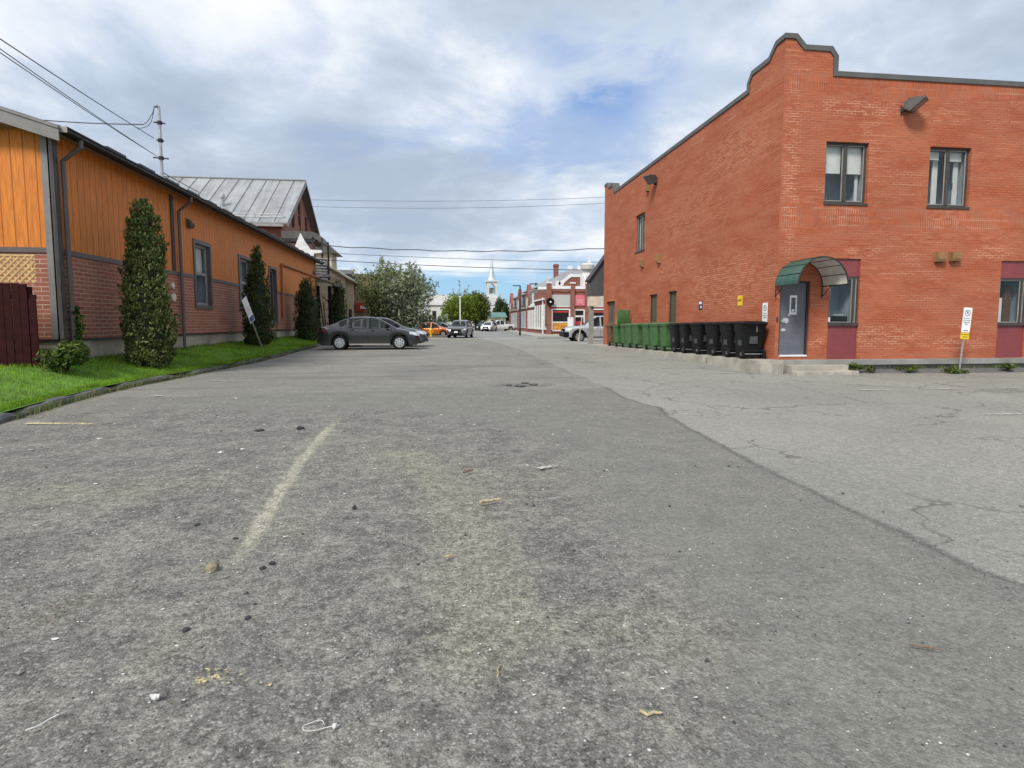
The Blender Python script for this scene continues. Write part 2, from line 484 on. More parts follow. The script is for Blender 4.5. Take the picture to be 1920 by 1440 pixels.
# ------------------------------------------------------------------ ground
def asphalt_mat():
    m, T, b = newmat('lot_asphalt')
    v = objco(T)
    def at(n): return T.n('ShaderNodeAttribute', attribute_name=n).outputs['Fac']
    xy = T.n('ShaderNodeSeparateXYZ', {0: v}).outputs
    big = T.noise(v, .35, 6, .6, .3)
    med = T.noise(v, 2.2, 6, .65, .2)
    fine = T.noise(v, 34, 4, .7)
    grit = T.noise(v, 110, 3, .75)
    vor = T.n('ShaderNodeTexVoronoi', {'Vector': v, 'Scale': 95.}, feature='F1')
    vc = T.n('ShaderNodeSeparateColor', {0: vor.outputs['Color']}).outputs[0]
    vc2 = T.m('SUBTRACT', 1., T.m('ADD', T.m('MULTIPLY', T.noise(v, 48., 5, .75, .3), .7), T.m('MULTIPLY', T.noise(v, 13., 4, .7), .3)))
    # masks
    lane = T.ss(T.m('ADD', at('lane'), T.m('MULTIPLY', T.m('SUBTRACT', T.noise(v, 3.5, 5, .6), .5), .16)), -.015, .015)
    rough = T.ss(T.m('ADD', at('rough'), T.m('MULTIPLY', T.m('SUBTRACT', T.noise(v, 1.3, 7, .72), .5), 1.8)), -.35, .35)
    sd = T.m('ABSOLUTE', T.m('ADD', at('streak'), T.m('MULTIPLY', T.m('SUBTRACT', T.noise(v, 5., 6, .7), .5), .10)))
    stk = T.m('MULTIPLY', at('streakon'), T.m('ADD', T.m('MULTIPLY', T.ss(sd, .075, .02), .95), T.m('MULTIPLY', T.ss(sd, .30, .05), .18)), clamp=True)
    dirt = T.m('MULTIPLY', at('dirt'), T.ss(T.m('ADD', T.m('MULTIPLY', T.noise(v, 1.7, 6, .7, .4), .6), T.m('MULTIPLY', fine, .5)), .30, .56), clamp=True)
    top = T.ss(T.m('ADD', at('top'), T.m('MULTIPLY', T.m('SUBTRACT', T.noise(v, 1.9, 5, .65), .5), .5)), -.04, .06)
    # base tones
    c_right = T.mix(T.ss(big, .3, .7), (.252, .253, .236), (.308, .308, .285))
    c_lane = T.mix(T.ss(med, .25, .75), (.172, .173, .161), (.226, .225, .207))
    c_rough = T.mix(T.ss(T.m('ADD', T.m('MULTIPLY', med, .55), T.m('MULTIPLY', T.noise(v, 7., 6, .75), .5)), .36, .66), (.122, .120, .119), (.236, .229, .208))
    c_top = T.mix(T.ss(T.m('ADD', T.m('MULTIPLY', big, .6), T.m('MULTIPLY', med, .4)), .35, .65), (.195, .195, .182), (.262, .260, .238))
    c = T.mix(lane, c_right, c_lane)
    c = T.mix(rough, c, c_rough)
    c = T.mix(top, c, c_top)
    # long darker seams and tyre smears across the far part
    st = T.noise(T.n('ShaderNodeVectorMath', {0: v, 1: (.10, 1.1, 1)}, operation='MULTIPLY').outputs[0], 1.3, 6, .6, .5)
    c = T.mix(T.m('MULTIPLY', T.m('MULTIPLY', top, T.ss(st, .54, .68)), .55), c, (.12, .121, .118))
    # dust and dirt
    c = T.mix(T.m('MULTIPLY', T.m('MULTIPLY', dirt, .62), T.ss(vc, .1, .8, .55, 1.)), c, (.31, .285, .215))
    pale = T.m('MULTIPLY', T.ss(T.noise(v, .9, 6, .7, .6), .52, .70), T.m('MULTIPLY', rough, .55))
    c = T.mix(T.m('MULTIPLY', stk, T.ss(T.m('ADD', fine, T.m('MULTIPLY', vc, .25)), .34, .62, .35, 1.)), c, (.37, .35, .29))
    c = T.mix(T.m('MULTIPLY', at('rust'), T.ss(T.noise(T.n('ShaderNodeVectorMath', {0: v, 1: (3., 14., 1.)}, operation='MULTIPLY').outputs[0], 2.5, 6, .7), .42, .62)), c, (.11, .075, .055))
    c = T.mix(T.m('MULTIPLY', at('tyre'), T.ss(T.noise(v, 2.5, 5, .65), .38, .6)), c, (.09, .09, .088))
    c = T.mix(T.m('MULTIPLY', at('hole'), T.ss(T.noise(v, 6., 5, .7), .4, .6)), c, (.05, .05, .05))
    oil = T.n('ShaderNodeTexVoronoi', {'Vector': T.n('ShaderNodeVectorMath', {0: v, 1: T.n('ShaderNodeVectorMath', {0: T.noise(v, 6., 3, .5, 0, 1), 'Scale': .12}, operation='SCALE').outputs[0]}, operation='ADD').outputs[0], 'Scale': 1.1}, feature='F1')
    oilm = T.m('MULTIPLY', T.ss(oil.outputs['Distance'], .16, .03), T.m('GREATER_THAN', T.n('ShaderNodeSeparateColor', {0: oil.outputs['Color']}).outputs[2], .72))
    c = T.mix(T.m('MULTIPLY', oilm, .38), c, (.05, .05, .05))
    c = T.mix(pale, c, (.27, .265, .24))
    # edge of the newer lane: a dark joint
    joint = T.m('MULTIPLY', T.ss(T.m('ABSOLUTE', T.m('ADD', at('lane'), T.m('MULTIPLY', T.m('SUBTRACT', T.noise(v, 3.5, 5, .6), .5), .16))), .07, .0), T.m('SUBTRACT', 1., T.m('MAXIMUM', top, rough)))
    c = T.mix(T.m('MULTIPLY', joint, .55), c, (.065, .066, .066))
    # cracks
    w1 = T.n('ShaderNodeVectorMath', {0: v, 1: T.n('ShaderNodeVectorMath', {0: T.noise(v, 1.4, 5, .6, 0, 1), 'Scale': .9}, operation='SCALE').outputs[0]}, operation='ADD').outputs[0]
    cr = T.n('ShaderNodeTexVoronoi', {'Vector': w1, 'Scale': .42}, feature='DISTANCE_TO_EDGE').outputs['Distance']
    cr2 = T.n('ShaderNodeTexVoronoi', {'Vector': w1, 'Scale': 1.5}, feature='DISTANCE_TO_EDGE').outputs['Distance']
    crm = T.m('MULTIPLY', T.ss(cr, .011, .002), T.ss(T.noise(v, .5, 3, .5), .42, .55))
    crm2 = T.m('MULTIPLY', T.ss(cr2, .022, .006), T.ss(T.noise(v, .28, 3, .5), .53, .62))
    crk = T.m('MULTIPLY', T.m('MAXIMUM', crm, T.m('MULTIPLY', crm2, .7)), T.m('MULTIPLY', T.m('SUBTRACT', 1., T.m('MULTIPLY', lane, .93)), T.m('SUBTRACT', 1., T.m('MULTIPLY', rough, .85))))
    c = T.mix(T.m('MULTIPLY', crk, .5), c, (.04, .04, .04))
    # stones of the mix: dark binder, pale chips
    mott = T.ss(T.noise(v, 10., 9, .82), .40, .60, -1., 1.)
    k2 = T.m('ADD', 1., T.m('MULTIPLY', mott, T.m('ADD', .10, T.m('MULTIPLY', rough, .15))))
    c = T.mix(1., c, T.n('ShaderNodeCombineColor', {0: T.m('MULTIPLY', k2, .90), 1: T.m('MULTIPLY', k2, .885), 2: T.m('MULTIPLY', k2, .85)}).outputs[0], 'MULTIPLY')
    deep = T.m('MULTIPLY', T.ss(T.noise(v, 21., 8, .8), .585, .65), T.m('ADD', .22, T.m('MULTIPLY', rough, .38)))
    c = T.mix(deep, c, (.045, .045, .047))
    g = T.m('ADD', T.m('MULTIPLY', grit, .5), T.m('MULTIPLY', fine, .5))
    amp = T.m('ADD', .34, T.m('MULTIPLY', rough, .22))
    k = T.m('ADD', 1., T.m('MULTIPLY', T.ss(g, .33, .67, -1., 1.), amp))
    c = T.mix(1., c, T.n('ShaderNodeCombineColor', {0: k, 1: k, 2: k}).outputs[0], 'MULTIPLY')
    c = T.mix(T.m('MULTIPLY', T.m('GREATER_THAN', vc, .90), T.m('ADD', .22, T.m('MULTIPLY', rough, .2))), c, (.40, .40, .38))
    c = T.mix(T.m('MULTIPLY', T.ss(vc2, .445, .39), T.m('ADD', .2, T.m('MULTIPLY', rough, .4))), c, (.035, .036, .038))
    spk = T.n('ShaderNodeTexVoronoi', {'Vector': v, 'Scale': 17.}, feature='F1')
    c = T.mix(T.m('MULTIPLY', T.ss(spk.outputs['Distance'], .13, .05), T.m('GREATER_THAN', T.n('ShaderNodeSeparateColor', {0: spk.outputs['Color']}).outputs[1], .90)), c, (.62, .62, .60))
    T.link(c, b.inputs['Base Color']); b.inputs['Roughness'].default_value = .88; b.inputs['Specular IOR Level'].default_value = .3
    hh = T.m('ADD', T.m('MULTIPLY', g, 1.2), T.m('MULTIPLY', vor.outputs['Distance'], -.5))
    hh = T.m('ADD', hh, T.m('MULTIPLY', T.m('MULTIPLY', rough, T.noise(v, 9, 5, .7)), 1.6))
    hh = T.m('SUBTRACT', hh, T.m('MULTIPLY', crk, 1.5))
    bp = T.n('ShaderNodeBump', {'Strength': .65, 'Distance': .012, 'Height': hh}); T.link(bp.outputs[0], b.inputs['Normal'])
    return m

def poly_sd(px, py, pts):
    """signed distance to an open line (positive on its left when walking along it)"""
    best = np.full(px.shape, 1e9); sg = np.zeros(px.shape)
    for (x0, y0), (x1, y1) in zip(pts[:-1], pts[1:]):
        dx, dy = x1 - x0, y1 - y0; L = dx * dx + dy * dy
        t = np.clip(((px - x0) * dx + (py - y0) * dy) / L, 0, 1)
        d = np.hypot(px - x0 - t * dx, py - y0 - t * dy)
        s = np.sign(dx * (py - y0) - dy * (px - x0))
        u = d < best; best = np.where(u, d, best); sg = np.where(u, s, sg)
    return best * sg

def build_lot():
    xs = np.concatenate([np.linspace(-70, -12, 12)[:-1], np.arange(-12, 16, .17), np.linspace(16, 80, 14)])
    ys = np.concatenate([np.linspace(-30, .2, 8)[:-1], np.arange(.2, 17, .13), np.arange(17, 50, .7), np.linspace(50, 140, 16)])
    X, Y = np.meshgrid(xs, ys)
    px, py = X.ravel(), Y.ravel()
    Z = .17 * sst(9, 26, py) * (1 - sst(32, 49, py))
    rng = np.random.default_rng(3)
    # slow unevenness of an old lot
    Z = Z + .012 * np.sin(px * .9 + 1.3 * np.sin(py * .5)) * np.sin(py * .8 + .6) * (py < 45)
    nx, ny = len(xs), len(ys)
    fs = [(j * nx + i, j * nx + i + 1, (j + 1) * nx + i + 1, (j + 1) * nx + i) for j in range(ny - 1) for i in range(nx - 1)]
    me = bpy.data.meshes.new('parking_lot')
    me.from_pydata(np.column_stack([px, py, Z]).tolist(), [], fs)
    me.polygons.foreach_set('use_smooth', [True] * len(fs))
    g2 = lambda l: [tuple(GG(*p))[:2] for p in l]
    R = g2([(1140, 727), (1168, 746), (1205, 758), (1238, 766), (1252, 781), (1285, 800), (1340, 828), (1450, 889), (1600, 958), (1700, 1003), (1800, 1052), (1920, 1098)])
    R = R + [(R[-1][0] + .9, R[-1][1] - 2.6), (R[-1][0] + 1.6, R[-1][1] - 8)]
    R = [(R[0][0] - .12, R[0][1] + .9)] + R
    lane = -poly_sd(px, py, R)
    Lp = g2([(700, 768), (830, 775), (930, 795), (1000, 815), (1040, 842), (1075, 895), (1090, 935), (1125, 975), (1190, 1050), (1260, 1160), (1310, 1290), (1330, 1430)])
    Lp = [(-30, Lp[0][1] + 1.2)] + Lp + [(Lp[-1][0] + .1, -30)]
    rough = -poly_sd(px, py, Lp)
    Tp = g2([(300, 745), (560, 737), (700, 733), (960, 731), (1140, 727)])
    Tp = [(-40, Tp[0][1])] + Tp + [(Tp[-1][0] + .4, 80)]
    top = poly_sd(px, py, Tp)
    def streak(pts, w, soft):
        d = np.abs(poly_sd(px, py, g2(pts))); return 1 - sst(w, w + soft, d)
    dirt = np.maximum.reduce([
        .8 * streak([(760, 850), (830, 900), (880, 1000), (900, 1120), (905, 1200)], .06, .38),
        .85 * streak([(895, 1110), (900, 1160), (905, 1200)], .04, .12),
        .3 * streak([(640, 830), (800, 870), (960, 905)], .2, .8),
        .5 * streak([(60, 930), (200, 930), (360, 905)], .1, .5),
        .5 * streak([(330, 1240), (310, 1180)], .02, .1),
        .4 * streak([(1100, 1180), (1250, 1190)], .05, .4),
        .35 * streak([(560, 1000), (575, 960)], .02, .12),
        .45 * streak([(0, 800), (120, 760), (250, 726), (345, 711), (440, 692)], .05, .22)])
    SP = g2([(640, 778), (612, 808), (560, 872), (520, 930), (480, 1000), (435, 1060), (400, 1120)])
    stk = poly_sd(px, py, SP); yy_ = py
    son = sst(SP[-2][1] - .15, SP[-3][1] + .1, yy_) * (1 - sst(SP[1][1] - .3, SP[0][1] + .2, yy_))
    RP = g2([(30, 1170), (110, 1140), (190, 1118)])
    rust = .8 * (1 - sst(.02, .16, np.abs(poly_sd(px, py, RP))))
    hole = .85 * (1 - sst(.10, .42, np.abs(poly_sd(px, py, g2([(948, 722), (1012, 721)])))))
    rust = np.maximum(rust, 0); tyre = np.maximum.reduce([(1 - sst(.03, .16, np.abs(poly_sd(px, py, g2(l))))) for l in ([(700, 690), (900, 682), (1100, 672), (1240, 668)], [(640, 668), (800, 666), (960, 668)], [(700, 700), (960, 686), (1180, 676)], [(1480, 712), (1620, 722), (1900, 737)])])
    for n, a in (('hole', hole), ('tyre', .6 * tyre), ('streak', stk), ('streakon', son), ('rust', rust), ('lane', lane), ('rough', rough), ('top', top), ('dirt', dirt)):
        at = me.attributes.new(n, 'FLOAT', 'POINT'); at.data.foreach_set('value', a.astype(np.float32))
    me.materials.append(asphalt_mat())
    o = bpy.data.objects.new('parking_lot', me); COL.objects.link(o); o['kind'] = 'structure'
build_lot()
gb = MB(); gb.face([(-1500, -300, -.25), (1500, -300, -.25), (1500, 2500, -.25), (-1500, 2500, -.25)])
gb.build('ground', pm('far_ground', (.11, .13, .07), .9, .3, .05), kind='structure')

def strip(name, pts, z, mat, kind='structure', sub=1):
    """a thin flat sheet following the lot; pts = outline of (x, y)"""
    mb = MB(); mb.face([(x, y, gz(y) + z) for x, y in pts]); return mb.build(name, mat, kind=kind)

def worn_paint(name, col, keep=.5, scale=14):
    m, T, b = newmat(name)
    n = T.m('ADD', T.m('MULTIPLY', T.noise(objco(T), scale, 6, .75), .7), T.m('MULTIPLY', T.noise(objco(T), scale * .12, 3, .5), .45))
    T.link(T.mix(T.noise(objco(T), 5, 4, .6), tuple(c * .8 for c in col), col), b.inputs['Base Color']); b.inputs['Roughness'].default_value = .8
    tr = T.n('ShaderNodeBsdfTransparent'); mx = T.n('ShaderNodeMixShader', {0: T.ss(n, .575 - (keep - .5) * .3, .63 - (keep - .5) * .3)})
    T.link(tr.outputs[0], mx.inputs[1]); T.link(b.outputs[0], mx.inputs[2])
    for nd in T.t.nodes:
        if nd.type == 'OUTPUT_MATERIAL': T.link(mx.outputs[0], nd.inputs[0])
    return m
YELLOWLINE = worn_paint('worn_yellow_paint', (.60, .50, .30), .66)
YELLOWFLAKE = worn_paint('flaking_yellow_paint', (.58, .49, .26), .47, 30)
WHITELINE = worn_paint('worn_white_paint', (.52, .51, .46), .56)
def line(p, q, w, mat, n=6):
    a, b = GG(*p), GG(*q); d = (b - a).to_2d().normalized(); s = Vector((-d.y, d.x)) * w / 2
    mb = MB()
    for i in range(n):
        u, v = a.lerp(b, i / n), a.lerp(b, (i + 1) / n)
        mb.face([(t.x + k * s.x, t.y + k * s.y, gz(t.y) + .012) for t, k in ((u, -1), (v, -1), (v, 1), (u, 1))])
    mb.build('painted_line', mat, kind='structure')
line((48, 795), (172, 796), .10, YELLOWLINE)
line((372, 1272), (480, 1274), .10, YELLOWFLAKE)
line((486, 1280), (515, 1281), .07, YELLOWFLAKE)
line((280, 743), (366, 743), .09, WHITELINE)
line((400, 714), (475, 714), .09, WHITELINE)
line((500, 689), (560, 691), .09, WHITELINE)
line((1610, 732), (1915, 728), .10, WHITELINE)
line((1835, 778), (1920, 777), .10, WHITELINE)
line((1310, 701), (1425, 698), .09, WHITELINE)
line((1120, 668), (1134, 671), .18, WHITELINE)
line((1010, 880), (1050, 872), .07, WHITELINE)

# far street, gutter and pavements beyond the lot
STREET = pm('street_asphalt', (.22, .222, .212), .9, .18, .5, bump=.3, bscale=30, dirt=(.09, .09, .09), dirtamt=.5)
PAVE = pm('pavement_concrete', (.36, .345, .31), .9, .12, .8, dirt=(.22, .2, .18), dirtamt=.5)
def sheet(name, pix, z, mat):
    mb = MB(); mb.face([(p.x, p.y, z) for p in (G(*q, z) for q in pix)]); return mb.build(name, mat, kind='structure')
mb = MB(); mb.face([(-60, 50.5, .03), (60, 50.5, .03), (60, 60.5, .03), (-60, 60.5, .03)]); mb.face([(1.8, 60.5, .03), (9.3, 60.5, .03), (14, 135, .03), (5.5, 135, .03)])
mb.build('street', STREET, kind='structure')
mb = MB(); mb.box(-3.2, 8.4, 49.2, 49.75, -.05, .055); mb.build('gutter', PAVE, kind='structure')
mb = MB(); mb.prism([(9.0, 55.2, .0), (20, 55.2, .0), (20, 62, .0), (11.83, 62, .0), (13.6, 103, .0), (11.6, 103, .0)], (0, 0, .14)); mb.build('pavement', PAVE, kind='structure')

# ------------------------------------------------------------------ big painted-brick building on the right
BX, BY = 9.07, 14.8                 # its near corner
BYF = 31.4                          # far end of the long side
BX2 = 27.0
RED = brick_mat('painted_brick', (.43, .122, .054), (.375, .100, .047), (.27, .070, .036), (.58, .33, .225), .66, soldiers=((3.93, 4.56), (7.50, 7.92)), weather=.16, wcol=(.33, .125, .08), spots=((.28, 5.4, .32, 3.0, 1.), (1.9, 4.25, .85, .36, .9), (4.95, 4.2, .85, .38, .8), (2.5, 3.3, .8, .3, .9), (2.3, 7.1, 1.9, .32, .9), (4.6, 7.0, 1.2, .3, .6), (3.2, 1.0, 1.8, .42, .95), (5.4, .8, 1.6, .3, .9), (1.2, .85, .28, .28, 1.), (6.4, 3.35, .8, .3, 1.), (4.3, 3.7, 1.3, .3, .5), (102.5, 6.6, 2.4, 1.0, .9), (103., 2.6, 3.5, 1.2, .9), (106., 5.2, 4., 1.4, .6), (107., 3.4, 3., .6, .8), (110.9, 4.2, .6, .5, .7), (112.5, 2.2, .25, .9, .8)))
PANEL = pm('wine_red_panel', (.215, .045, .05), .5, .1, 3, dirt=(.16, .05, .05))
COPING = pm('dark_grey_coping', (.105, .103, .10), .5, .12, 2.5, metal=.2, dirt=(.17, .165, .155), dirtamt=.35)
FRAME = pm('window_frame_brown', (.052, .046, .042), .5, .15, 5)

rb = thing('brick_building', (BX, BY, 0), 'orange red painted brick building with stepped dark coping and a green door canopy', 'building')
zs, zt = .05, 7.98                  # foot and top of the straight parapet
front = [(0, zs), (BX2 - BX, zs), (BX2 - BX, zt), (1.47, zt), (1.47, 8.38), (1.30, 8.60), (.55, 8.60), (.30, 8.86), (0, 8.86)]
holes_f = [(1.26, 2.51, 4.60, 6.20), (4.33, 5.60, 4.58, 6.18), (.10, .97, .46, 2.50), (1.53, 2.43, .38, 3.12), (6.76, 7.66, .38, 3.12), (10.2, 11.45, 4.58, 6.18)]
mb = MB(); mb.wall((BX, BY, 0), (1, 0, 0), front, holes_f, .14, Vector((0, 1, 0)))
LS = BYF - BY
side = [(0, zs), (LS, zs), (LS, 8.86), (LS - .35, 8.86), (LS - .7, 8.60), (LS - 1.5, 8.60), (LS - 1.72, 8.38), (LS - 1.72, zt), (2.35, zt), (2.35, 8.30), (2.15, 8.48), (1.35, 8.48), (1.02, 8.62), (.62, 8.86), (0, 8.86)]
side = [(0, zs), (LS, zs), (LS, 8.80), (LS - .5, 8.80), (LS - .8, 8.55), (LS - 1.5, 8.55), (LS - 1.7, 8.10), (1.85, 8.14), (1.85, 8.32), (1.62, 8.58), (.75, 8.58), (.42, 8.86), (0, 8.86)]
holes_s = [(10.3, 11.5, 4.60, 6.24), (8.68, 9.55, .8, 2.57), (6.68, 7.5, .8, 2.60), (14.5, 16.05, .14, 2.50)]
mb.wall((BX, BY, 0), (0, 1, 0), side, holes_s, .16, Vector((1, 0, 0)), 100.)
mb.face([(BX, BYF, zs), (BX2, BYF, zs), (BX2, BYF, zt), (BX, BYF, zt)]); mb.face([(BX2, BY, zs), (BX2, BYF, zs), (BX2, BYF, zt), (BX2, BY, zt)])
# inner faces of the parapets
mb.build('brick_wall', RED, rb)
mb = MB(); mb.face([(BX + .3, BY + .3, 7.4), (BX2 - .1, BY + .3, 7.4), (BX2 - .1, BYF - .1, 7.4), (BX + .3, BYF - .1, 7.4)]); mb.build('flat_roof', CONC_GREY, rb)

def coping(P0, du, prof, inn, h=.13, out=.035, th=.33):
    """folded sheet metal along the parapet line"""
    P0, du, inn = Vector(P0), Vector(du), Vector(inn)
    mb = MB(); n = len(prof)
    off = []
    for i in range(n):
        nrm = Vector((0, 0))
        for a, b in ((i - 1, i), (i, i + 1)):
            if a < 0 or b >= n: continue
            d = (Vector(prof[b]) - Vector(prof[a])).normalized(); nn = Vector((-d.y, d.x))
            if nn.y < -1e-6 or (abs(nn.y) < 1e-6 and False): nn = -nn
            nrm += nn
        nrm.normalize()
        # mitre
        k = 1.0
        if 0 < i < n - 1:
            d = (Vector(prof[i + 1]) - Vector(prof[i])).normalized(); nn = Vector((-d.y, d.x)); nn = nn if nn.dot(nrm) > 0 else -nn
            k = 1 / max(.55, nn.dot(nrm))
        off.append((nrm * k))
    for i in range(n - 1):
        a, b = Vector(prof[i]), Vector(prof[i + 1])
        a0, b0 = a - off[i] * (h - .02), b - off[i + 1] * (h - .02); a1, b1 = a + off[i] * .02, b + off[i + 1] * .02
        W = lambda q, k: P0 + du * q.x + Vector((0, 0, q.y)) + inn * k
        A, B_, C, D = W(a0, -out), W(b0, -out), W(b1, -out), W(a1, -out)
        E_, F_, G_, H_ = W(a0, th), W(b0, th), W(b1, th), W(a1, th)
        mb.face([A, B_, C, D]); mb.face([D, C, G_, H_]); mb.face([H_, G_, F_, E_]); mb.face([E_, F_, B_, A])
        if i == 0: mb.face([A, D, H_, E_])
        if i == n - 2: mb.face([B_, C, G_, F_])
    return mb
pf = [(-.037, 8.86), (.30, 8.86), (.55, 8.60), (1.30, 8.60), (1.47, 8.38), (1.47, zt), (BX2 - BX, zt)]
coping((BX, BY, 0), (1, 0, 0), pf, (0, 1, 0)).build('parapet_coping', COPING, rb)
psd = [(-.03, 8.86), (.42, 8.86), (.75, 8.58), (1.62, 8.58), (1.85, 8.32), (1.85, 8.14), (LS - 1.7, 8.10), (LS - 1.5, 8.55), (LS - .8, 8.55), (LS - .5, 8.80), (LS, 8.80)]
coping((BX, BY, 0), (0, 1, 0), psd, (1, 0, 0)).build('parapet_coping', COPING, rb)
# brick backs of the raised corner pieces so that they have thickness
mb = MB()
mb.prism([(BX + .30, BY + .02, 7.3), (BX + .30, BY + 1.85, 7.3), (BX + .30, BY + 1.85, 8.2), (BX + .30, BY + .75, 8.5), (BX + .30, BY + .02, 8.75)], (-.28, 0, 0))
mb.prism([(BX + .3, BY + .30, 7.3), (BX + 1.46, BY + .30, 7.3), (BX + 1.46, BY + .30, 8.3), (BX + .5, BY + .30, 8.5), (BX + .3, BY + .30, 8.75)], (0, -.28, 0))
mb.build('parapet_back', RED, rb)
mb = MB(); mb.prism([(BX + .30, BYF - 1.6, 7.3), (BX + .30, BYF, 7.3), (BX + .30, BYF, 8.7), (BX + .30, BYF - 1.5, 8.45)], (-.28, 0, 0))
mb.build('parapet_back', RED, rb)
mb = MB(); mb.box(BX + 3, BX2, BY + .05, BY + .3, 7.2, zt - .02); mb.build('parapet_back', RED, rb)
mb = MB(); mb.box(BX + .03, BX + .3, BY + 1.9, BYF - 1.8, 7.2, zt - .02); mb.build('parapet_back', RED, rb)

def framed(par, P0, du, inn, u0, u1, z0, z1, fr=.06, dep=.075, mull=(), rails=(), glass=CLEARGLASS, name='window', sill=True, fmat=None, room=None, blind=None, sink=.09):
    """a window set back in its opening: frame with mullions, panes, blind and a shallow room behind"""
    P0, du, inn = Vector(P0), Vector(du), Vector(inn); fmat = fmat or FRAME
    W = lambda u, z, k: P0 + du * u + Vector((0, 0, z)) + inn * k
    def bar(mb, a, b, c, d, k0, k1):
        P = [W(a, c, k0), W(b, c, k0), W(b, c, k1), W(a, c, k1)]; mb.prism(P, (0, 0, d - c))
    mb = MB(); k0, k1 = sink, sink + dep
    e = .004
    bar(mb, u0 + e, u0 + fr, z0 + e, z1 - e, k0, k1); bar(mb, u1 - fr, u1 - e, z0 + e, z1 - e, k0, k1)
    bar(mb, u0 + fr, u1 - fr, z1 - fr, z1 - e, k0, k1); bar(mb, u0 + fr, u1 - fr, z0 + e, z0 + fr, k0, k1)
    xs = [u0 + fr]
    for m_, wd in mull: bar(mb, m_ - wd / 2, m_ + wd / 2, z0 + fr, z1 - fr, k0 - .015, k1); xs += [m_ - wd / 2, m_ + wd / 2]
    xs.append(u1 - fr)
    zsr = [z0 + fr]
    for r_, wd in rails: bar(mb, u0 + fr, u1 - fr, r_ - wd / 2, r_ + wd / 2, k0 + .006, k1); zsr += [r_ - wd / 2, r_ + wd / 2]
    zsr.append(z1 - fr)
    # thin inner sash line round every pane
    f = mb.build(name, fmat, par)
    for i in range(0, len(xs), 2):
        for j in range(0, len(zsr), 2):
            g = MB(); bar(g, xs[i] - .004, xs[i + 1] + .004, zsr[j] - .004, zsr[j + 1] + .004, k0 + .04, k0 + .046); g.build('pane', glass, f)
            s_ = MB(); a, b, c, d = xs[i], xs[i + 1], zsr[j], zsr[j + 1]; t = .022
            for q in ((a, a + t, c, d), (b - t, b, c, d), (a + t, b - t, c, c + t), (a + t, b - t, d - t, d)): bar(s_, *q, k0 + .015, k0 + .038)
            s_.build('sash', LIGHTTRIM if room else fmat, f)
    if sill:
        s_ = MB(); P = [W(u0 - .02, z0 - .06, -.03), W(u1 + .02, z0 - .06, -.03), W(u1 + .02, z0 - .06, -.002), W(u0 - .02, z0 - .06, -.002)]
        s_.prism(P, (0, 0, .058)); s_.build('sill', fmat, f)
    if room:
        r_ = MB(); d0, d1 = k1 + .01, k1 + room
        r_.face([W(u0, z0, d1), W(u1, z0, d1), W(u1, z1, d1), W(u0, z1, d1)])
        for p, q in (((u0, z0), (u0, z1)), ((u1, z0), (u1, z1)), ((u0, z0), (u1, z0)), ((u0, z1), (u1, z1))):
            r_.face([W(*p, d0), W(*q, d0), W(*q, d1), W(*p, d1)])
        r_.build('room_behind', INTERIOR, f)
    if blind:
        for (a, b, zb) in blind:
            q = MB(); bar(q, a, b, zb, z1 - fr - .01, k1 + .05, k1 + .06); q.build('blind', BLIND, f)
    return f
F0, FD, FI = (BX, BY, 0), (1, 0, 0), (0, 1, 0)
S0, SD, SI = (BX, BY, 0), (0, 1, 0), (1, 0, 0)
w = framed(rb, F0, FD, FI, 1.26, 2.51, 4.60, 6.20, mull=((1.885, .10),), room=.8, blind=((1.32, 1.84, 5.42), (1.93, 2.45, 5.42)))
w['label'] = 'upper window by the corner with white blinds half drawn'
q = MB(); q.box(BX + 2.36, BX + 2.44, BY + .30, BY + .33, 4.66, 5.43); q.build('curtain', BLIND, w)
w = framed(rb, F0, FD, FI, 4.33, 5.60, 4.58, 6.18, mull=((4.965, .10),), room=.9, blind=((4.39, 4.80, 5.88), (5.02, 5.50, 5.86)))
w['label'] = 'upper window with short blinds and a blue drawing inside'
q = MB(); q.box(BX + 4.74, BX + 4.90, BY + .34, BY + .37, 4.66, 6.1); q.build('curtain', BLIND, w)
q = MB(); q.box(BX + 5.38, BX + 5.52, BY + .32, BY + .35, 4.66, 6.0); q.build('curtain', BLIND, w)
q = MB(); rr = random.Random(5)
for cx, cz, k in ((5.16, 5.36, 5), (5.24, 5.22, 7), (5.2, 5.12, 4)):
    for i in range(k):
        a = rr.uniform(0, pi); x0, z0 = cx + rr.uniform(-.10, .10), cz + rr.uniform(-.05, .05)
        q.tube([(BX + x0, BY + .30, z0), (BX + x0 + .05 * cos(a), BY + .30, z0 + .03 * sin(a)), (BX + x0 + .11 * cos(a + .5), BY + .30, z0 + .05 * sin(a + .4))], .011, 5)
q.build('window_drawing', pm('drawing_blue', (.02, .05, .14), .6), w)
framed(rb, F0, FD, FI, 10.2, 11.45, 4.58, 6.18, mull=((10.825, .10),), room=.8, blind=((10.26, 10.78, 5.5), (10.87, 11.4, 5.5)))
w = framed(rb, S0, SD, SI, 10.3, 11.5, 4.60, 6.24, mull=((10.9, .09),), room=.7, blind=((10.36, 10.86, 4.7), (10.94, 11.44, 4.7)), sink=.07)
w['label'] = 'upper window on the long side wall with white blinds down'
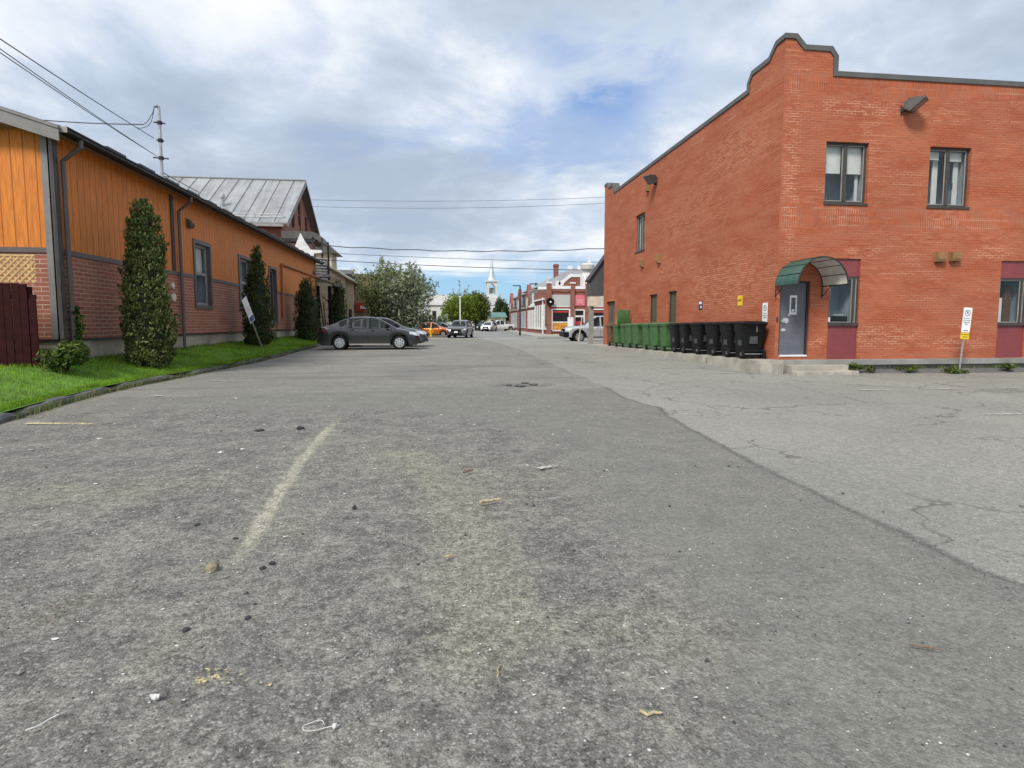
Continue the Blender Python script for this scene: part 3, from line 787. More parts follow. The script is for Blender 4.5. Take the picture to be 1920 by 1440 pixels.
# shop height panels with windows
for k, (a, b) in enumerate(((1.53, 2.43), (6.76, 7.66))):
    pn = MB(); pn.box(BX + a + .004, BX + b - .004, BY + .045, BY + .10, 2.64, 3.116); pn.build('panel', PANEL, rb)
    pn = MB(); pn.box(BX + a + .004, BX + b - .004, BY + .045, BY + .10, .384, 1.33); pn.build('panel', PANEL, rb)
    w = framed(rb, F0, FD, FI, a + .004, b - .004, 1.335, 2.635, fr=.05, sink=.05, mull=((b - .16, .035),), glass=CLEARGLASS, room=.7, sill=False)
    s_ = MB(); s_.box(BX + a - .01, BX + b + .005, BY - .015, BY + .043, 1.30, 1.37); s_.build('sill', FRAME, w)
    if k == 0:
        c = MB(); c.box(BX + 1.86, BX + 2.16, BY + .25, BY + .29, 1.585, 1.61); c.build('shelf_edge', WHITE, w)
        c = MB(); c.box(BX + 1.545, BX + 1.61, BY + .028, BY + .044, 1.40, 1.53); c.build('intercom', WHITE, rb)
        c = MB(); c.box(BX + 1.58, BX + 2.3, BY + .27, BY + .32, 1.39, 1.56); c.build('dark_ledge', BLACK, w)
    else:
        c = MB(); c.box(BX + 7.26, BX + 7.46, BY + .3, BY + .36, 1.4, 2.45); c.build('curtain', pm('brown_curtain', (.13, .06, .035), .8), w)
        c = MB(); c.box(BX + 6.82, BX + 7.24, BY + .36, BY + .42, 1.4, 2.1); c.build('curtain', BLIND, w)
# narrow boarded openings behind the bins
for a, b, t in ((8.68, 9.55, 2.57), (6.68, 7.5, 2.60)):
    m_ = glass_mat('greenish_glass', (.10, .115, .075), 0, .25, .2) if 'greenish_glass' not in MATS else MATS['greenish_glass']
    w = framed(rb, S0, SD, SI, a, b, .8, t, fr=.05, sink=.06, glass=m_, sill=False)
# tall service doorway at the far end
sd = MB(); sd.box(BX + .13, BX + .17, BY + 14.53, BY + 16.02, .16, 2.46); sd = sd.build('service_door', pm('grey_brown_door', (.10, .09, .075), .6, .25, 2, dirt=(.05, .045, .04)), rb)
# entrance door
DOOR = pm('slate_door_paint', (.115, .12, .145), .5, .1, 3, dirt=(.16, .16, .17), dirtamt=.3)
d = MB(); d.box(BX + .155, BX + .915, BY + .10, BY + .145, .505, 2.455)
door = d.build('door', DOOR, rb, label='slate grey entrance door with a narrow window and pale scuffed paint')
f = MB()
for q in ((.104, .15, .46, 2.496), (.92, .966, .46, 2.496)): f.box(BX + q[0], BX + q[1], BY + .06, BY + .13, q[2], q[3])
f.box(BX + .15, BX + .92, BY + .06, BY + .13, 2.46, 2.496); f.build('door_frame', pm('door_frame_dark', (.03, .03, .035), .5), rb)
f = MB(); f.box(BX + .15, BX + .93, BY - .02, BY + .14, .46, .503); f.build('threshold', WHITE, rb)
v = MB()
for q in ((.44, .48, 1.60, 2.12), (.61, .65, 1.60, 2.12), (.48, .61, 1.60, 1.66), (.48, .61, 2.06, 2.12)): v.box(BX + q[0], BX + q[1], BY + .085, BY + .098, q[2], q[3])
v = v.build('vision_panel', WHITE, door)
g = MB(); g.box(BX + .48, BX + .61, BY + .092, BY + .097, 1.66, 2.06); g.build('vision_glass', DARKGLASS, door)
g = MB(); g.box(BX + .50, BX + .58, BY + .086, BY + .0905, 1.68, 1.74); g.build('notice', WHITE, door)
def blob(cx, cz, rx, rz, seed, y):
    r_ = random.Random(seed); m_ = MB(); n = 18
    P = [(BX + cx + rx * cos(2 * pi * k / n) * r_.uniform(.7, 1.1), y, cz + rz * sin(2 * pi * k / n) * r_.uniform(.7, 1.1)) for k in range(n)]
    m_.prism(P, (0, .004, 0)); return m_
SCUFF = pm('bare_scuffed_patch', (.42, .44, .47), .5, .12, 12)
blob(.34, 1.44, .11, .075, 3, BY + .0955).build('scuffed_patch', SCUFF, door); blob(.26, 1.41, .07, .04, 4, BY + .0945).build('scuffed_patch', SCUFF, door)
blob(.44, 1.59, .035, .035, 5, BY + .0955).build('scuffed_patch', SCUFF, door); blob(.285, 1.185, .08, .045, 6, BY + .0955).build('scuffed_patch', SCUFF, door)
h = MB(); h.tube([(BX + .21, BY + .095, 1.42), (BX + .21, BY + .05, 1.42)], .025, 12); h.tube([(BX + .20, BY + .055, 1.42), (BX + .31, BY + .055, 1.41)], .011, 8); h.build('door_handle', GALV, door)
h = MB(); h.box(BX + .135, BX + .158, BY + .07, BY + .098, 1.25, 1.6); h.build('latch_guard', GALV, door)
h = MB(); h.box(BX + .012, BX + .055, BY - .02, BY - .001, 1.40, 1.53); h.build('doorbell_box', FRAME, rb)
# curved sheet canopy over the door
CG = pm('canopy_green', (.028, .090, .066), .45, .15, 3, dirt=(.16, .2, .17), dirtamt=.3); CU = pm('canopy_grey_lining', (.62, .59, .54), .6, .12, 3, dirt=(.25, .22, .19))
cu, cr, cz0, czr, cd = .63, .68, 2.36, .68, 1.0
cn = MB(); cl = MB(); ribs = MB(); N = 24
pt = lambda a, y, k=0.: (BX + cu - (cr + k) * cos(a), BY - y, cz0 + (czr + k) * sin(a))
for i in range(N):
    a, b = pi * i / N, pi * (i + 1) / N
    cn.face([pt(a, .004, .012), pt(a, cd, .012), pt(b, cd, .012), pt(b, .004, .012)])
    cl.face([pt(a, .004), pt(b, .004), pt(b, cd), pt(a, cd)])
can = cn.build('door_canopy', CG, rb, smooth=True, label='curved green metal canopy with a pale lining over the door')
cl.build('canopy_lining', CU, can, smooth=True)
for i in range(1, 8):
    a = pi * i / 8; ribs.tube([pt(a, .006, .016), pt(a, cd, .016)], .014, 6)
    ribs.tube([pt(a, .006, -.008), pt(a, cd - .01, -.008)], .008, 6)
ribs.build('canopy_seam', pm('canopy_seam_dark', (.02, .05, .04), .5), can)
ar = MB()
for y in (cd + .012, .02): ar.tube([pt(pi * i / 24, y, .0) for i in range(25)], .017, 8)
for u in (cu - cr, cu + cr):
    ar.tube([(BX + u, BY - .02, cz0 - .30), (BX + u, BY - .02, cz0 + .02)], .016, 8); ar.tube([(BX + u, BY - .01, cz0), (BX + u, BY - cd, cz0)], .014, 8)
    ar.tube([(BX + u, BY - .02, cz0 - .28), (BX + u, BY - .35, cz0 - .01)], .011, 8)
ar.build('canopy_frame', DARKMETAL, can)
# scuppers
for (u, z) in ((4.62, 3.16), (5.08, 3.18)):
    b_ = MB(); x0 = BX + u; y0 = BY - .15
    b_.prism([(x0, BY - .002, z - .10), (x0, y0 + .03, z - .10), (x0, y0, z - .02), (x0, y0, z + .15), (x0, BY - .002, z + .17)], (.27, 0, 0)); b_ = b_.build('scupper_box', WOOD_TAN, rb)
    k_ = MB(); k_.box(x0 + .03, x0 + .24, BY - .11, BY - .004, z - .108, z - .098); k_.build('scupper_mouth', BLACK, b_)
for (u, z, hh) in ((10.35, 3.98, .36), (8.35, 3.95, .36), (9.8, 7.15, .34)):
    b_ = MB(); y0 = BY + u
    b_.prism([(BX - .002, y0, z - .14), (BX - .11, y0, z - .14), (BX - .13, y0, z - .06), (BX - .13, y0, z + hh - .16), (BX - .002, y0, z + hh - .14)], (0, .22, 0)); b_ = b_.build('scupper_box', WOOD_TAN, rb)
    k_ = MB(); k_.box(BX - .10, BX - .004, y0 + .03, y0 + .19, z - .148, z - .138); k_.build('scupper_mouth', BLACK, b_)

# wall floodlights: wedge shaped housings on a short arm
def floodlight(loc, rz, label):
    t = thing('wall_floodlight', (0, 0, 0), label, 'wall lamp', 'floodlights on the brick building')
    b = MB(); hw = .20
    P = [(0, -.12, .06), (0, -.26, -.02), (0, -.64, .28), (0, -.62, .33), (0, -.22, .36), (0, -.10, .24)]
    b.prism([(-hw, p[1], p[2]) for p in P], (2 * hw, 0, 0)); b.build('housing', BROWNMETAL, t)
    l = MB(); l.prism([(-hw + .035, -.285, -.002), (-hw + .035, -.615, .258), (-hw + .035, -.619, .253), (-hw + .035, -.289, -.007)], (2 * hw - .06, 0, 0)); l.build('lens', glass_mat('lamp_lens', (.12, .13, .125), 0, .15) if 'lamp_lens' not in MATS else MATS['lamp_lens'], t)
    a = MB(); a.box(-.06, .06, -.11, .0, .04, .16, bev=.01); a.box(-.09, .09, -.02, -.001, -.02, .22); a.build('mounting_arm', DARKMETAL, t)
    t.location = loc; t.rotation_euler = (0, 0, rz); t.scale = (.9, .9, .9); return t
floodlight((BX + 3.40, BY, 7.0), radians(38), 'dark floodlight on the front brick wall above the two upper windows')
floodlight((BX, BY + 9.1, 7.12), radians(-62), 'dark floodlight high on the long side wall above the bins')

# signs
def nopark(t, M, w, h, extra=True, lines=('En tout', 'stationnement', 'interdit', '24 h')):
    """plate in the local plane of M: x right, y up, z toward the viewer; origin at the plate's lower edge middle"""
    def pl(n, poly, z, mat, par=t):
        b = MB(); b.prism([M @ Vector((x, y, z)) for x, y in poly], (M.to_3x3() @ Vector((0, 0, .004)))); return b.build(n, mat, par)
    def rr(x0, x1, y0, y1, r):
        o = []
        for cx, cy, a0 in ((x1 - r, y1 - r, 0), (x0 + r, y1 - r, 90), (x0 + r, y0 + r, 180), (x1 - r, y0 + r, 270)):
            for k in range(4): a = radians(a0 + 30 * k); o.append((cx + r * cos(a), cy + r * sin(a)))
        return o
    pl('sign_plate', rr(-w / 2, w / 2, 0, h, .02), 0, SIGNWHITE)
    cy = h - w * .56; r = w * .33
    ring = []
    for k in range(28):
        a, b2 = 2 * pi * k / 28, 2 * pi * (k + 1) / 28; ring.append((a, b2))
    b = MB()
    for a, b2 in ring:
        for (r0, r1) in ((r * .84, r),):
            b.face([M @ Vector((x * cos(q), cy + x * sin(q), .0065)) for x, q in ((r0, a), (r1, a), (r1, b2), (r0, b2))])
    b.face([M @ Vector(p) for p in ((-r * .68, cy + r * .60, .0066), (-r * .60, cy + r * .68, .0066), (r * .68, cy - r * .60, .0066), (r * .60, cy - r * .68, .0066))])
    b.build('prohibition_ring', INK, t)
    inv = t.matrix_world.inverted() if False else Matrix.Translation(-t.location)
    text('P', w * .42, inv @ M @ Matrix.Translation((0, cy, .0055)), INK, t)
    y = cy - r - w * .22
    for i, l in enumerate(lines):
        sz = w * (.22 if i != 1 else .145); text(l, sz, inv @ M @ Matrix.Translation((0, y, .0055)), GREYINK, t); y -= w * .215
    def arrow(y, mat=INK):
        b = MB(); a = w * .32; s = w * .05
        b.face([M @ Vector((x, y + q, .0062)) for x, q in ((-a + .03, -s * .55), (a - .03, -s * .55), (a - .03, s * .55), (-a + .03, s * .55))])
        for sg in (-1, 1): b.face([M @ Vector((x, y + q, .0064)) for x, q in ((sg * a, 0), (sg * (a - .05), s * 1.25), (sg * (a - .05), -s * 1.25))])
        b.build('arrow', mat, t)
    if extra:
        arrow(w * .17)
        pl('tow_plate', rr(-w / 2, w / 2, -w * .72, -.012, .02), .0, SIGNYELLOW)
        text('REMORQUAGE', w * .135, inv @ M @ Matrix.Translation((0, -w * .24, .0055)), INK, t)
        arrow(-w * .5)
base = G(1800, 690, .04); base = Vector((BX + 6.0, 14.1, .02)); base = AY(1799, 691, 14.05)
sg = thing('parking_sign', base, 'white no parking sign with a yellow plate below on a leaning steel post', 'sign')
lean = Vector((.075, 0, 1)).normalized()
right = Vector((lean.z, 0, -lean.x))
p = MB(); p.tube([base - lean * .1, base + lean * 1.62], .024, 8); p.build('post', GALV, sg)
nopark(sg, frame_M(base + lean * .98 + Vector((0, -.03, 0)), right, lean), .255, .66)
t = thing('parking_sign', (BX - .012, BY + .55, 1.2), 'white no parking sign fixed to the brick behind the nearest black bin', 'sign')
nopark(t, frame_M((BX - .012, BY + .52, 1.33), (0, -1, 0), (0, 0, 1)), .26, .60, False, ('En tout', 'stationnement', 'interdit'))
def wallsign(label, y, z, w, h, mat, nm='wall_sign'):
    t = thing(nm, (BX - .01, y, z), label, 'sign'); b = MB(); b.box(BX - .014, BX - .002, y - w / 2, y + w / 2, z - h / 2, z + h / 2, bev=.004); b.build('sign_plate', mat, t); return t
q0 = AX(1388, 564, BX); ys = wallsign('small yellow sign on the brick wall above the black bins', q0.y, q0.z, .27, .30, SIGNYELLOW)
text('PRIVÉ', .085, Matrix.Translation(-ys.location) @ frame_M((BX - .0165, q0.y, q0.z + .01), (0, -1, 0), (0, 0, 1)), INK, ys)
q0 = AX(1314, 572, BX); bs = wallsign('small dark blue camera notice on the brick wall above the black bins', q0.y, q0.z, .27, .30, SIGNBLUE)
b = MB(); b.box(BX - .019, BX - .015, q0.y - .10, q0.y + .10, q0.z + .03, q0.z + .12); b.build('white_band', SIGNWHITE, bs)
b = MB(); b.prism([(BX - .016, q0.y - .05 + .05 * cos(2 * pi * k / 14), q0.z - .07 + .05 * sin(2 * pi * k / 14)) for k in range(14)], (-.004, 0, 0)); b.build('white_dot', SIGNWHITE, bs)

# concrete ledge the bins stand on, and the narrow one along the front
def zl(y): return .385 - .0115 * (y - BY)
SX = 8.28
mb = MB(); ys_ = [BY - .42, 15.6, 17.2, 18.9, 20.6, 22.4, 24.2, 26, 27.8, 29.6, 31.2, 33.0, 35.0]
rr = random.Random(2)
for a, b in zip(ys_[:-1], ys_[1:]):
    g_ = .006; e = rr.uniform(-.008, .012)
    xo = BX + .3 if b > 31.3 else BX - .0
    mb.prism([(SX + e, a + g_, -.1), (SX + e, b - g_, -.1), (SX + e, b - g_, zl(b) - .03), (SX + e, a + g_, zl(a) - .03)], (.02, 0, 0), True)
    vs = [(SX + e, a + g_, -.1), (xo, a + g_, -.1), (xo, b - g_, -.1), (SX + e, b - g_, -.1)]
    tp = [(SX + e + .015, a + g_, zl(a)), (xo, a + g_, zl(a)), (xo, b - g_, zl(b)), (SX + e + .015, b - g_, zl(b))]
    mb.mesh(vs + tp, [(4, 5, 6, 7), (0, 1, 5, 4), (1, 2, 6, 5), (2, 3, 7, 6), (3, 0, 4, 7)])
mb.build('pavement_ledge', CONC, kind='structure')
mb = MB(); mb.box(BX - .02, BX + 1.75, BY - .40, BY + .3, -.1, .375); mb.box(BX + 1.752, BX2, BY - .24, BY + .3, .235, .372); mb.box(BX + 1.752, BX2, BY - .10, BY + .3, -.1, .23)
mb.build('pavement_ledge', CONC_GREY, kind='structure')
st = thing('concrete_steps', (BX + .9, BY - .7, 0), 'low worn concrete steps leading up to the grey door', 'steps')
m_ = MB(); m_.box(BX + .06, BX + 1.66, BY - .72, BY - .405, -.08, .265, bev=.012); m_.build('upper_step', CONC, st)
m_ = MB(); m_.box(BX + .02, BX + 1.74, BY - 1.02, BY - .725, -.08, .135, bev=.02); m_.build('lower_step', CONC, st)
# the broken rounded end of the ledge
m_ = MB(); m_.prism([(SX + .0, BY - .425, -.08), (SX + .03, BY - .62, -.08), (SX + .3, BY - .70, -.08), (BX - .12, BY - .62, -.08), (BX - .03, BY - .425, -.08)], (0, 0, .40)); m_.build('pavement_ledge', CONC, kind='structure')
# asphalt ramp mound along the front ledge
mb = MB(); mb.prism([(BX + 1.9, BY - .25, -.02), (BX + 1.9, BY - .3, .12), (BX + 1.9, BY - .55, .10), (BX + 1.9, BY - .95, -.02)], (BX2 - BX - 2, 0, 0)); mb.build('asphalt_kerb', pm('kerb_asphalt', (.10, .10, .10), .9, .2, 4, bump=.5, bscale=40), kind='structure')

# lean-to porch on the far wall
DSLATE = siding_mat('slate_boards', (.075, .08, .085), (.025, .025, .027), .14)
pt_ = thing('lean_to_porch', (8.7, 32.6, 0), 'slate dark lean-to porch on a grey post behind the brick building', 'porch')
m_ = MB(); m_.prism([(8.42, 31.9, 2.90), (BX + .9, 31.9, 2.90), (BX + .9, 31.9, 5.9), (8.42, 31.9, 3.72)], (0, .7, 0)); m_.build('roof_cladding', DSLATE, pt_)
m_ = MB(); m_.prism([(8.36, 31.8, 3.66), (BX + .95, 31.8, 6.0), (BX + .95, 31.8, 6.08), (8.34, 31.8, 3.75)], (0, .9, 0)); m_.build('roof_edge', DARKMETAL, pt_)
m_ = MB(); m_.box(8.48, 8.72, 32.1, 32.34, .1, 2.30); m_.box(8.44, 8.76, 32.06, 32.38, .1, .22); m_.build('post', pm('grey_post', (.25, .245, .22), .7, .15, 3), pt_)
m_ = MB(); m_.box(8.46, 9.06, 31.95, 32.55, 2.30, 2.895); m_.build('beam', CREAM, pt_)

# ------------------------------------------------------------------ wheelie bins
def rsec(w, d, z, r=.05, y0=0.0, n=4):
    o = []
    for cx, cy, a0 in ((w / 2 - r, d / 2 - r, 0), (-w / 2 + r, d / 2 - r, 90), (-w / 2 + r, -d / 2 + r, 180), (w / 2 - r, -d / 2 + r, 270)):
        for k in range(n): a = radians(a0 + 90 * k / (n - 1)); o.append((cx + r * cos(a), y0 + cy + r * sin(a), z))
    return o
def loft(mb, secs, cap0=True, cap1=True):
    n = len(secs[0]); vs = [p for s in secs for p in s]; fs = []
    for i in range(len(secs) - 1):
        for k in range(n): k2 = (k + 1) % n; fs.append((i * n + k, i * n + k2, (i + 1) * n + k2, (i + 1) * n + k))
    if cap0: fs.append(tuple(range(n))[::-1])
    if cap1: fs.append(tuple((len(secs) - 1) * n + k for k in range(n)))
    return mb.mesh(vs, fs)
def make_bin(mat, big, name, label, group, lid_open=False):
    """back (wheel and handle side) faces -y; origin on the ground at the middle"""
    t = thing(name, (0, 0, 0), label, 'wheelie bin', group)
    b = MB()
    if big:
        loft(b, [rsec(.50, .54, .03, .06, .05), rsec(.53, .58, .25, .06, .04), rsec(.57, .63, .60, .07, .02), rsec(.585, .65, .70, .07, .01), rsec(.62, .72, .78, .07, 0), rsec(.645, .77, .96, .07, 0)])
    else:
        loft(b, [rsec(.47, .48, .03, .05, .05), rsec(.49, .52, .30, .05, .04), rsec(.53, .60, .70, .05, .02), rsec(.56, .66, .92, .05, 0), rsec(.60, .70, .93, .05, 0), rsec(.60, .70, .99, .05, 0)])
    b.build('body', mat, t, smooth=True)
    zt_ = .96 if big else .99; W_, D_ = (.66, .80) if big else (.60, .72)
    l = MB()
    if lid_open:
        M = Matrix.Translation((0, -D_ / 2, zt_ + .03)) @ Matrix.Rotation(radians(96), 4, 'X') @ Matrix.Translation((0, D_ / 2, 0))
        loft(l, [[M @ Vector(p) for p in rsec(W_, D_, 0, .06)], [M @ Vector(p) for p in rsec(W_, D_, .05, .06)], [M @ Vector(p) for p in rsec(W_ * .8, D_ * .8, .08, .06)]])
    else:
        loft(l, [rsec(W_ + .02, D_ + .05, zt_, .06, .01), rsec(W_ + .03, D_ + .06, zt_ + .035, .06, .01), rsec(W_ - .02, D_ - .02, zt_ + .06, .06, .01), rsec(W_ * .75, D_ * .7, zt_ + .085, .08, .02)])
    l.build('lid', mat, t, smooth=True)
    h = MB(); y = -D_ / 2 - .06
    h.tube([(-W_ * .42, -D_ / 2 + .02, zt_ - .02), (-W_ * .42, y, zt_ + .005), (W_ * .42, y, zt_ + .005), (W_ * .42, -D_ / 2 + .02, zt_ - .02)], .016, 8); h.build('handle', mat, t, smooth=True)
    for s in (-1, 1):
        w = MB(); r = .135 if big else .10; w.lathe([(r * .45, -.028), (r * .9, -.03), (r, -.018), (r, .018), (r * .9, .03), (r * .45, .028)], (s * (.30 if big else .275), -.24, r), 'x', 20); w = w.build('wheel', RUBBER, t, smooth=True)
        hb = MB(); hb.lathe([(r * .42, -.02), (r * .42, .02)], (s * ((.30 if big else .275) + .012), -.24, r), 'x', 14); hb.build('hub', pm('grey_hub', (.10, .10, .105), .5), w)
    a = MB(); a.tube([(-.28, -.24, .135 if big else .10), (.28, -.24, .135 if big else .10)], .012, 8); a.build('axle', GALV, t)
    if big:
        p = MB(); p.box(-.345 + .065, -.272, -.14, .09, .36, .58); p.build('side_label', pm('faded_grey_stamp', (.05, .055, .06), .5), t)
        p = MB(); p.box(-.12, .10, -.305, -.268, .42, .62); p.build('stamp', MATS['faded_grey_stamp'], t)
        p = MB(); p.box(-.30, .30, -.29, -.23, .20, .25, bev=.01); p.build('base_rib', mat, t)
        p = MB(); p.box(.02, .05, -.389, -.365, .74, .90); p.build('catch_bar', GREYTRIM, t)
    else:
        p = MB(); p.box(-.235, .235, -.23, -.17, .20, .235, bev=.01); p.build('base_rib', mat, t)
    return t
blk = make_bin(PLASTIC_BLACK, True, 'black_bin', 'black wheelie bin nearest the grey door, first of the black row', 'black wheelie bins on the ledge')
by = [15.35, 16.33, 17.30, 18.27, 19.20, 20.08]
ordn = ['', 'second', 'third', 'fourth', 'fifth', 'sixth']
rr = random.Random(8)
for i, y in enumerate(by):
    o = blk if i == 0 else dup(blk, label='black wheelie bin %s from the grey door%s' % (ordn[i], ', beside the green bins' if i == 5 else ''))
    o.location = (8.68 + rr.uniform(-.05, .03), y + rr.uniform(-.05, .03), zl(y) + .004); o.rotation_euler = (0, 0, radians(rr.uniform(-7, 6)))
grn = make_bin(PLASTIC_GREEN, False, 'green_bin', 'green wheelie bin beside the last black bin', 'green wheelie bins on the ledge')
gy = [21.02, 22.0, 22.85, 24.3, 25.15, 26.02]
gl = ['', 'green wheelie bin second from the black bins', 'green wheelie bin just before the gap in the green row', 'green wheelie bin just beyond the gap in the green row, its back in full view', 'green wheelie bin between the gap and the bin with the raised lid', 'green wheelie bin right in front of the one with the raised lid']
for i, y in enumerate(gy):
    o = grn if i == 0 else dup(grn, label=gl[i])
    o.location = (8.66 + rr.uniform(-.06, .04), y + rr.uniform(-.06, .04), zl(y) + .004); o.rotation_euler = (0, 0, radians(rr.uniform(-8, 7)))
o = make_bin(PLASTIC_GREEN, False, 'green_bin', 'green wheelie bin with its lid standing straight up', 'green wheelie bins on the ledge', True); o.location = (8.64, 27.0, zl(27) + .004)
br = make_bin(pm('brown_plastic', (.13, .07, .035), .55, .2, 4), False, 'brown_bin', 'brown wheelie bin at the far end of the row by the service doorway', 'brown wheelie bin'); br.location = (8.66, 28.15, zl(28.1) + .004); del br['group']
t = thing('wooden_plank', (BX + .02, 28.9, .25), 'rough wooden planks leaning in the service doorway behind the bins', 'plank')
m_ = MB(); m_.box(BX - .07, BX - .03, 28.72, 28.84, .22, 1.55); m_.build('plank', pm('raw_wood', (.38, .28, .17), .8, .2, 6), t); m_ = MB(); m_.box(BX - .07, BX - .03, 28.88, 28.97, .22, 1.35); m_.build('plank', MATS['raw_wood'], t)

# ------------------------------------------------------------------ orange sided building on the left
LX, LY, LYF = -8.2, 13.92, 41.4
LX2 = -21.5
ORANGE = siding_mat('orange_siding', (.60, .178, .014), (.19, .052, .006), .245, .5, .2)
LBRICK = brick_mat('red_wainscot_brick', (.36, .135, .085), (.29, .105, .068), (.38, .24, .18), (.58, .43, .35), .5, bw=.34, rh=.098, ms=.011, weather=.3, wcol=(.20, .08, .06))
FOUND = pm('foundation_render', (.40, .37, .29), .9, .15, 1.3, bump=.4, bscale=30, dirt=(.15, .14, .11), dirtamt=.6)
GUTTER = pm('black_gutter', (.014, .0135, .015), .5, .2, 4, spec=.25)
ROOF = pm('dark_metal_roof', (.03, .029, .03), .5, .2, 3, metal=.1)
SOFFIT = pm('soffit_brown', (.22, .16, .12), .6, .1, 3)
TRIM2 = pm('mauve_grey_trim', (.115, .092, .090), .55, .1, 3)
TRIM1 = pm('grey_fascia', (.20, .185, .18), .5, .1, 3, metal=.1)
ob = thing('orange_building', (LX, LY, 0), 'long orange boarded building with a red brick base and black gutter beside the lawn', 'building')
zb0, zb1, ze = 1.02, 2.93, 5.33          # brick foot, band, eave underside
UL = LYF - LY
def yl(px, py): return AX(px, py, LX).y - LY
wins = [(21.35 - LY, 22.65 - LY, 1.99, 4.10), (25.9 - LY, 27.3 - LY, 2.0, 4.10), (30.3 - LY, 31.45 - LY, 1.42, 4.05)]
inw = Vector((-1, 0, 0))
mb = MB()
mb.wall((LX, LY, 0), (0, 1, 0), [(0, zb1), (UL, zb1), (UL, ze + .1), (0, ze + .1)], [], .14, inw) if False else None
def cut(z0, z1):
    """outline of the strip between z0 and z1 with the windows bitten out, as separate rectangles"""
    rects = []; us = sorted({0, UL, *[u for w_ in wins for u in w_[:2]]})
    for a, b in zip(us[:-1], us[1:]):
        w_ = next((w_ for w_ in wins if w_[0] <= a + 1e-6 and b <= w_[1] + 1e-6), None)
        if not w_: rects.append((a, b, z0, z1)); continue
        if w_[2] > z0: rects.append((a, b, z0, min(z1, w_[2])))
        if w_[3] < z1: rects.append((a, b, max(z0, w_[3]), z1))
    return rects
def lw(rects, mat, name, x=LX):
    m_ = MB()
    for a, b, c, d in rects:
        m_.face([(x, LY + a, c), (x, LY + a, d), (x, LY + b, d), (x, LY + b, c)][::-1], [(a, c), (a, d), (b, d), (b, c)][::-1])
    return m_
m_ = lw(cut(zb1, ze + .25), ORANGE, '')
# the gable end, facing the camera
gs = .31
xr = (LX + LX2) / 2; zr = ze + .2 + (LX - xr) * gs
m_.wall((LX, LY, 0), (-1, 0, 0), [(0, zb1), (LX - LX2, zb1), (LX - LX2, ze + .2), (LX - xr, zr), (0, ze + .2)], [], .1, Vector((0, 1, 0)))
m_.face([(LX, LYF, .3), (LX, LYF, ze), (xr, LYF, zr), (LX2, LYF, ze), (LX2, LYF, .3)])
m_.face([(LX2, LY, .3), (LX2, LYF, .3), (LX2, LYF, ze + .2), (LX2, LY, ze + .2)])
m_.build('board_siding', ORANGE, ob)
m_ = lw(cut(zb0, zb1), LBRICK, '')
m_.face([(LX, LY, zb0), (LX2, LY, zb0), (LX2, LY, zb1), (LX, LY, zb1)])
m_.build('brick_base', LBRICK, ob)
m_ = MB(); m_.box(LX2, LX - .05, LY + .05, LYF, -.1, zb0); m_.build('foundation', FOUND, ob)
m_ = MB(); m_.box(LX - .06, LX + .012, LY - .012, LYF, zb0 - .05, zb0 - .002); m_.box(LX2, LX - .06, LY - .012, LY + .06, zb0 - .05, zb0 - .002); m_.build('drip_flashing', DARKMETAL, ob)
m_ = MB()
for a, b, c, d in cut(zb1 - .045, zb1 + .065):
    m_.box(LX - .01, LX + .028, LY + a, LY + b, zb1 - .045, zb1 + .065)
m_.box(LX2, LX - .12, LY - .028, LY + .01, zb1 - .045, zb1 + .065); m_.build('band_trim', TRIM2, ob)
m_ = MB(); m_.box(LX - .13, LX + .03, LY - .035, LY + .002, zb0, ze + .12); m_.box(LX - .002, LX + .035, LY - .035, LY + .10, zb0, ze + .12); m_.build('corner_trim', TRIM1, ob)
m_ = MB(); m_.box(LX + .002, LX + .03, LYF - .16, LYF + .02, zb0, ze + .12); m_.build('corner_trim', GREYTRIM, ob)
# roof, eave, gutter
ov = .34; zro = ze + .2
def rz_(x, k=0.): return zro + (LX - x) * gs + k
OV = .42
m_ = MB()
for x0, x1, s in ((LX + OV, xr, 1), (LX2 - OV, xr, -1)):
    P = lambda x, k: zro + ((LX - x) if s > 0 else (x - LX2)) * gs + k
    m_.prism([(x0, LY - ov, P(x0, .0)), (x1, LY - ov, P(x1, .0)), (x1, LY - ov, P(x1, .06)), (x0, LY - ov, P(x0, .06))], (0, LYF - LY + 2 * ov - .1, 0))
for i in range(62):
    y = LY - ov + .1 + i * .46
    if y < LYF + ov - .2: m_.prism([(LX + OV, y, rz_(LX + OV, .061)), (xr, y, rz_(xr, .061)), (xr, y, rz_(xr, .09)), (LX + OV, y, rz_(LX + OV, .09))], (0, .03, 0))
m_.build('roof', ROOF, ob)
m_ = MB()
for x0, x1, s in ((LX + OV + .02, xr, 1), (LX2 - OV - .02, xr, -1)):
    P = lambda x, k: zro + ((LX - x) if s > 0 else (x - LX2)) * gs + k
    m_.prism([(x0, LY - ov - .03, P(x0, -.25)), (x1, LY - ov - .03, P(x1, -.25)), (x1, LY - ov - .03, P(x1, .0)), (x0, LY - ov - .03, P(x0, .0))], (0, .028, 0))
    m_.prism([(x0, LY - ov - .05, P(x0, .003)), (x1, LY - ov - .05, P(x1, .003)), (x1, LY - ov - .05, P(x1, .065)), (x0, LY - ov - .05, P(x0, .065))], (0, .07, 0))
m_.build('rake_fascia', TRIM1, ob)
m_ = MB(); m_.prism([(LX + .001, LY - ov, ze + .10), (LX + OV - .02, LY - ov, ze + .0), (LX + OV - .02, LY - ov, ze + .02), (LX + .001, LY - ov, ze + .12)], (0, LYF - LY + 2 * ov - .12, 0))
m_.prism([(LX + .0, LY - ov, ze + .13), (LX2, LY - ov, ze + .13), (LX2, LY - ov, ze + .15), (LX, LY - ov, ze + .15)], (0, ov - .004, 0)); m_.build('soffit', SOFFIT, ob)
m_ = MB(); xg = LX + OV
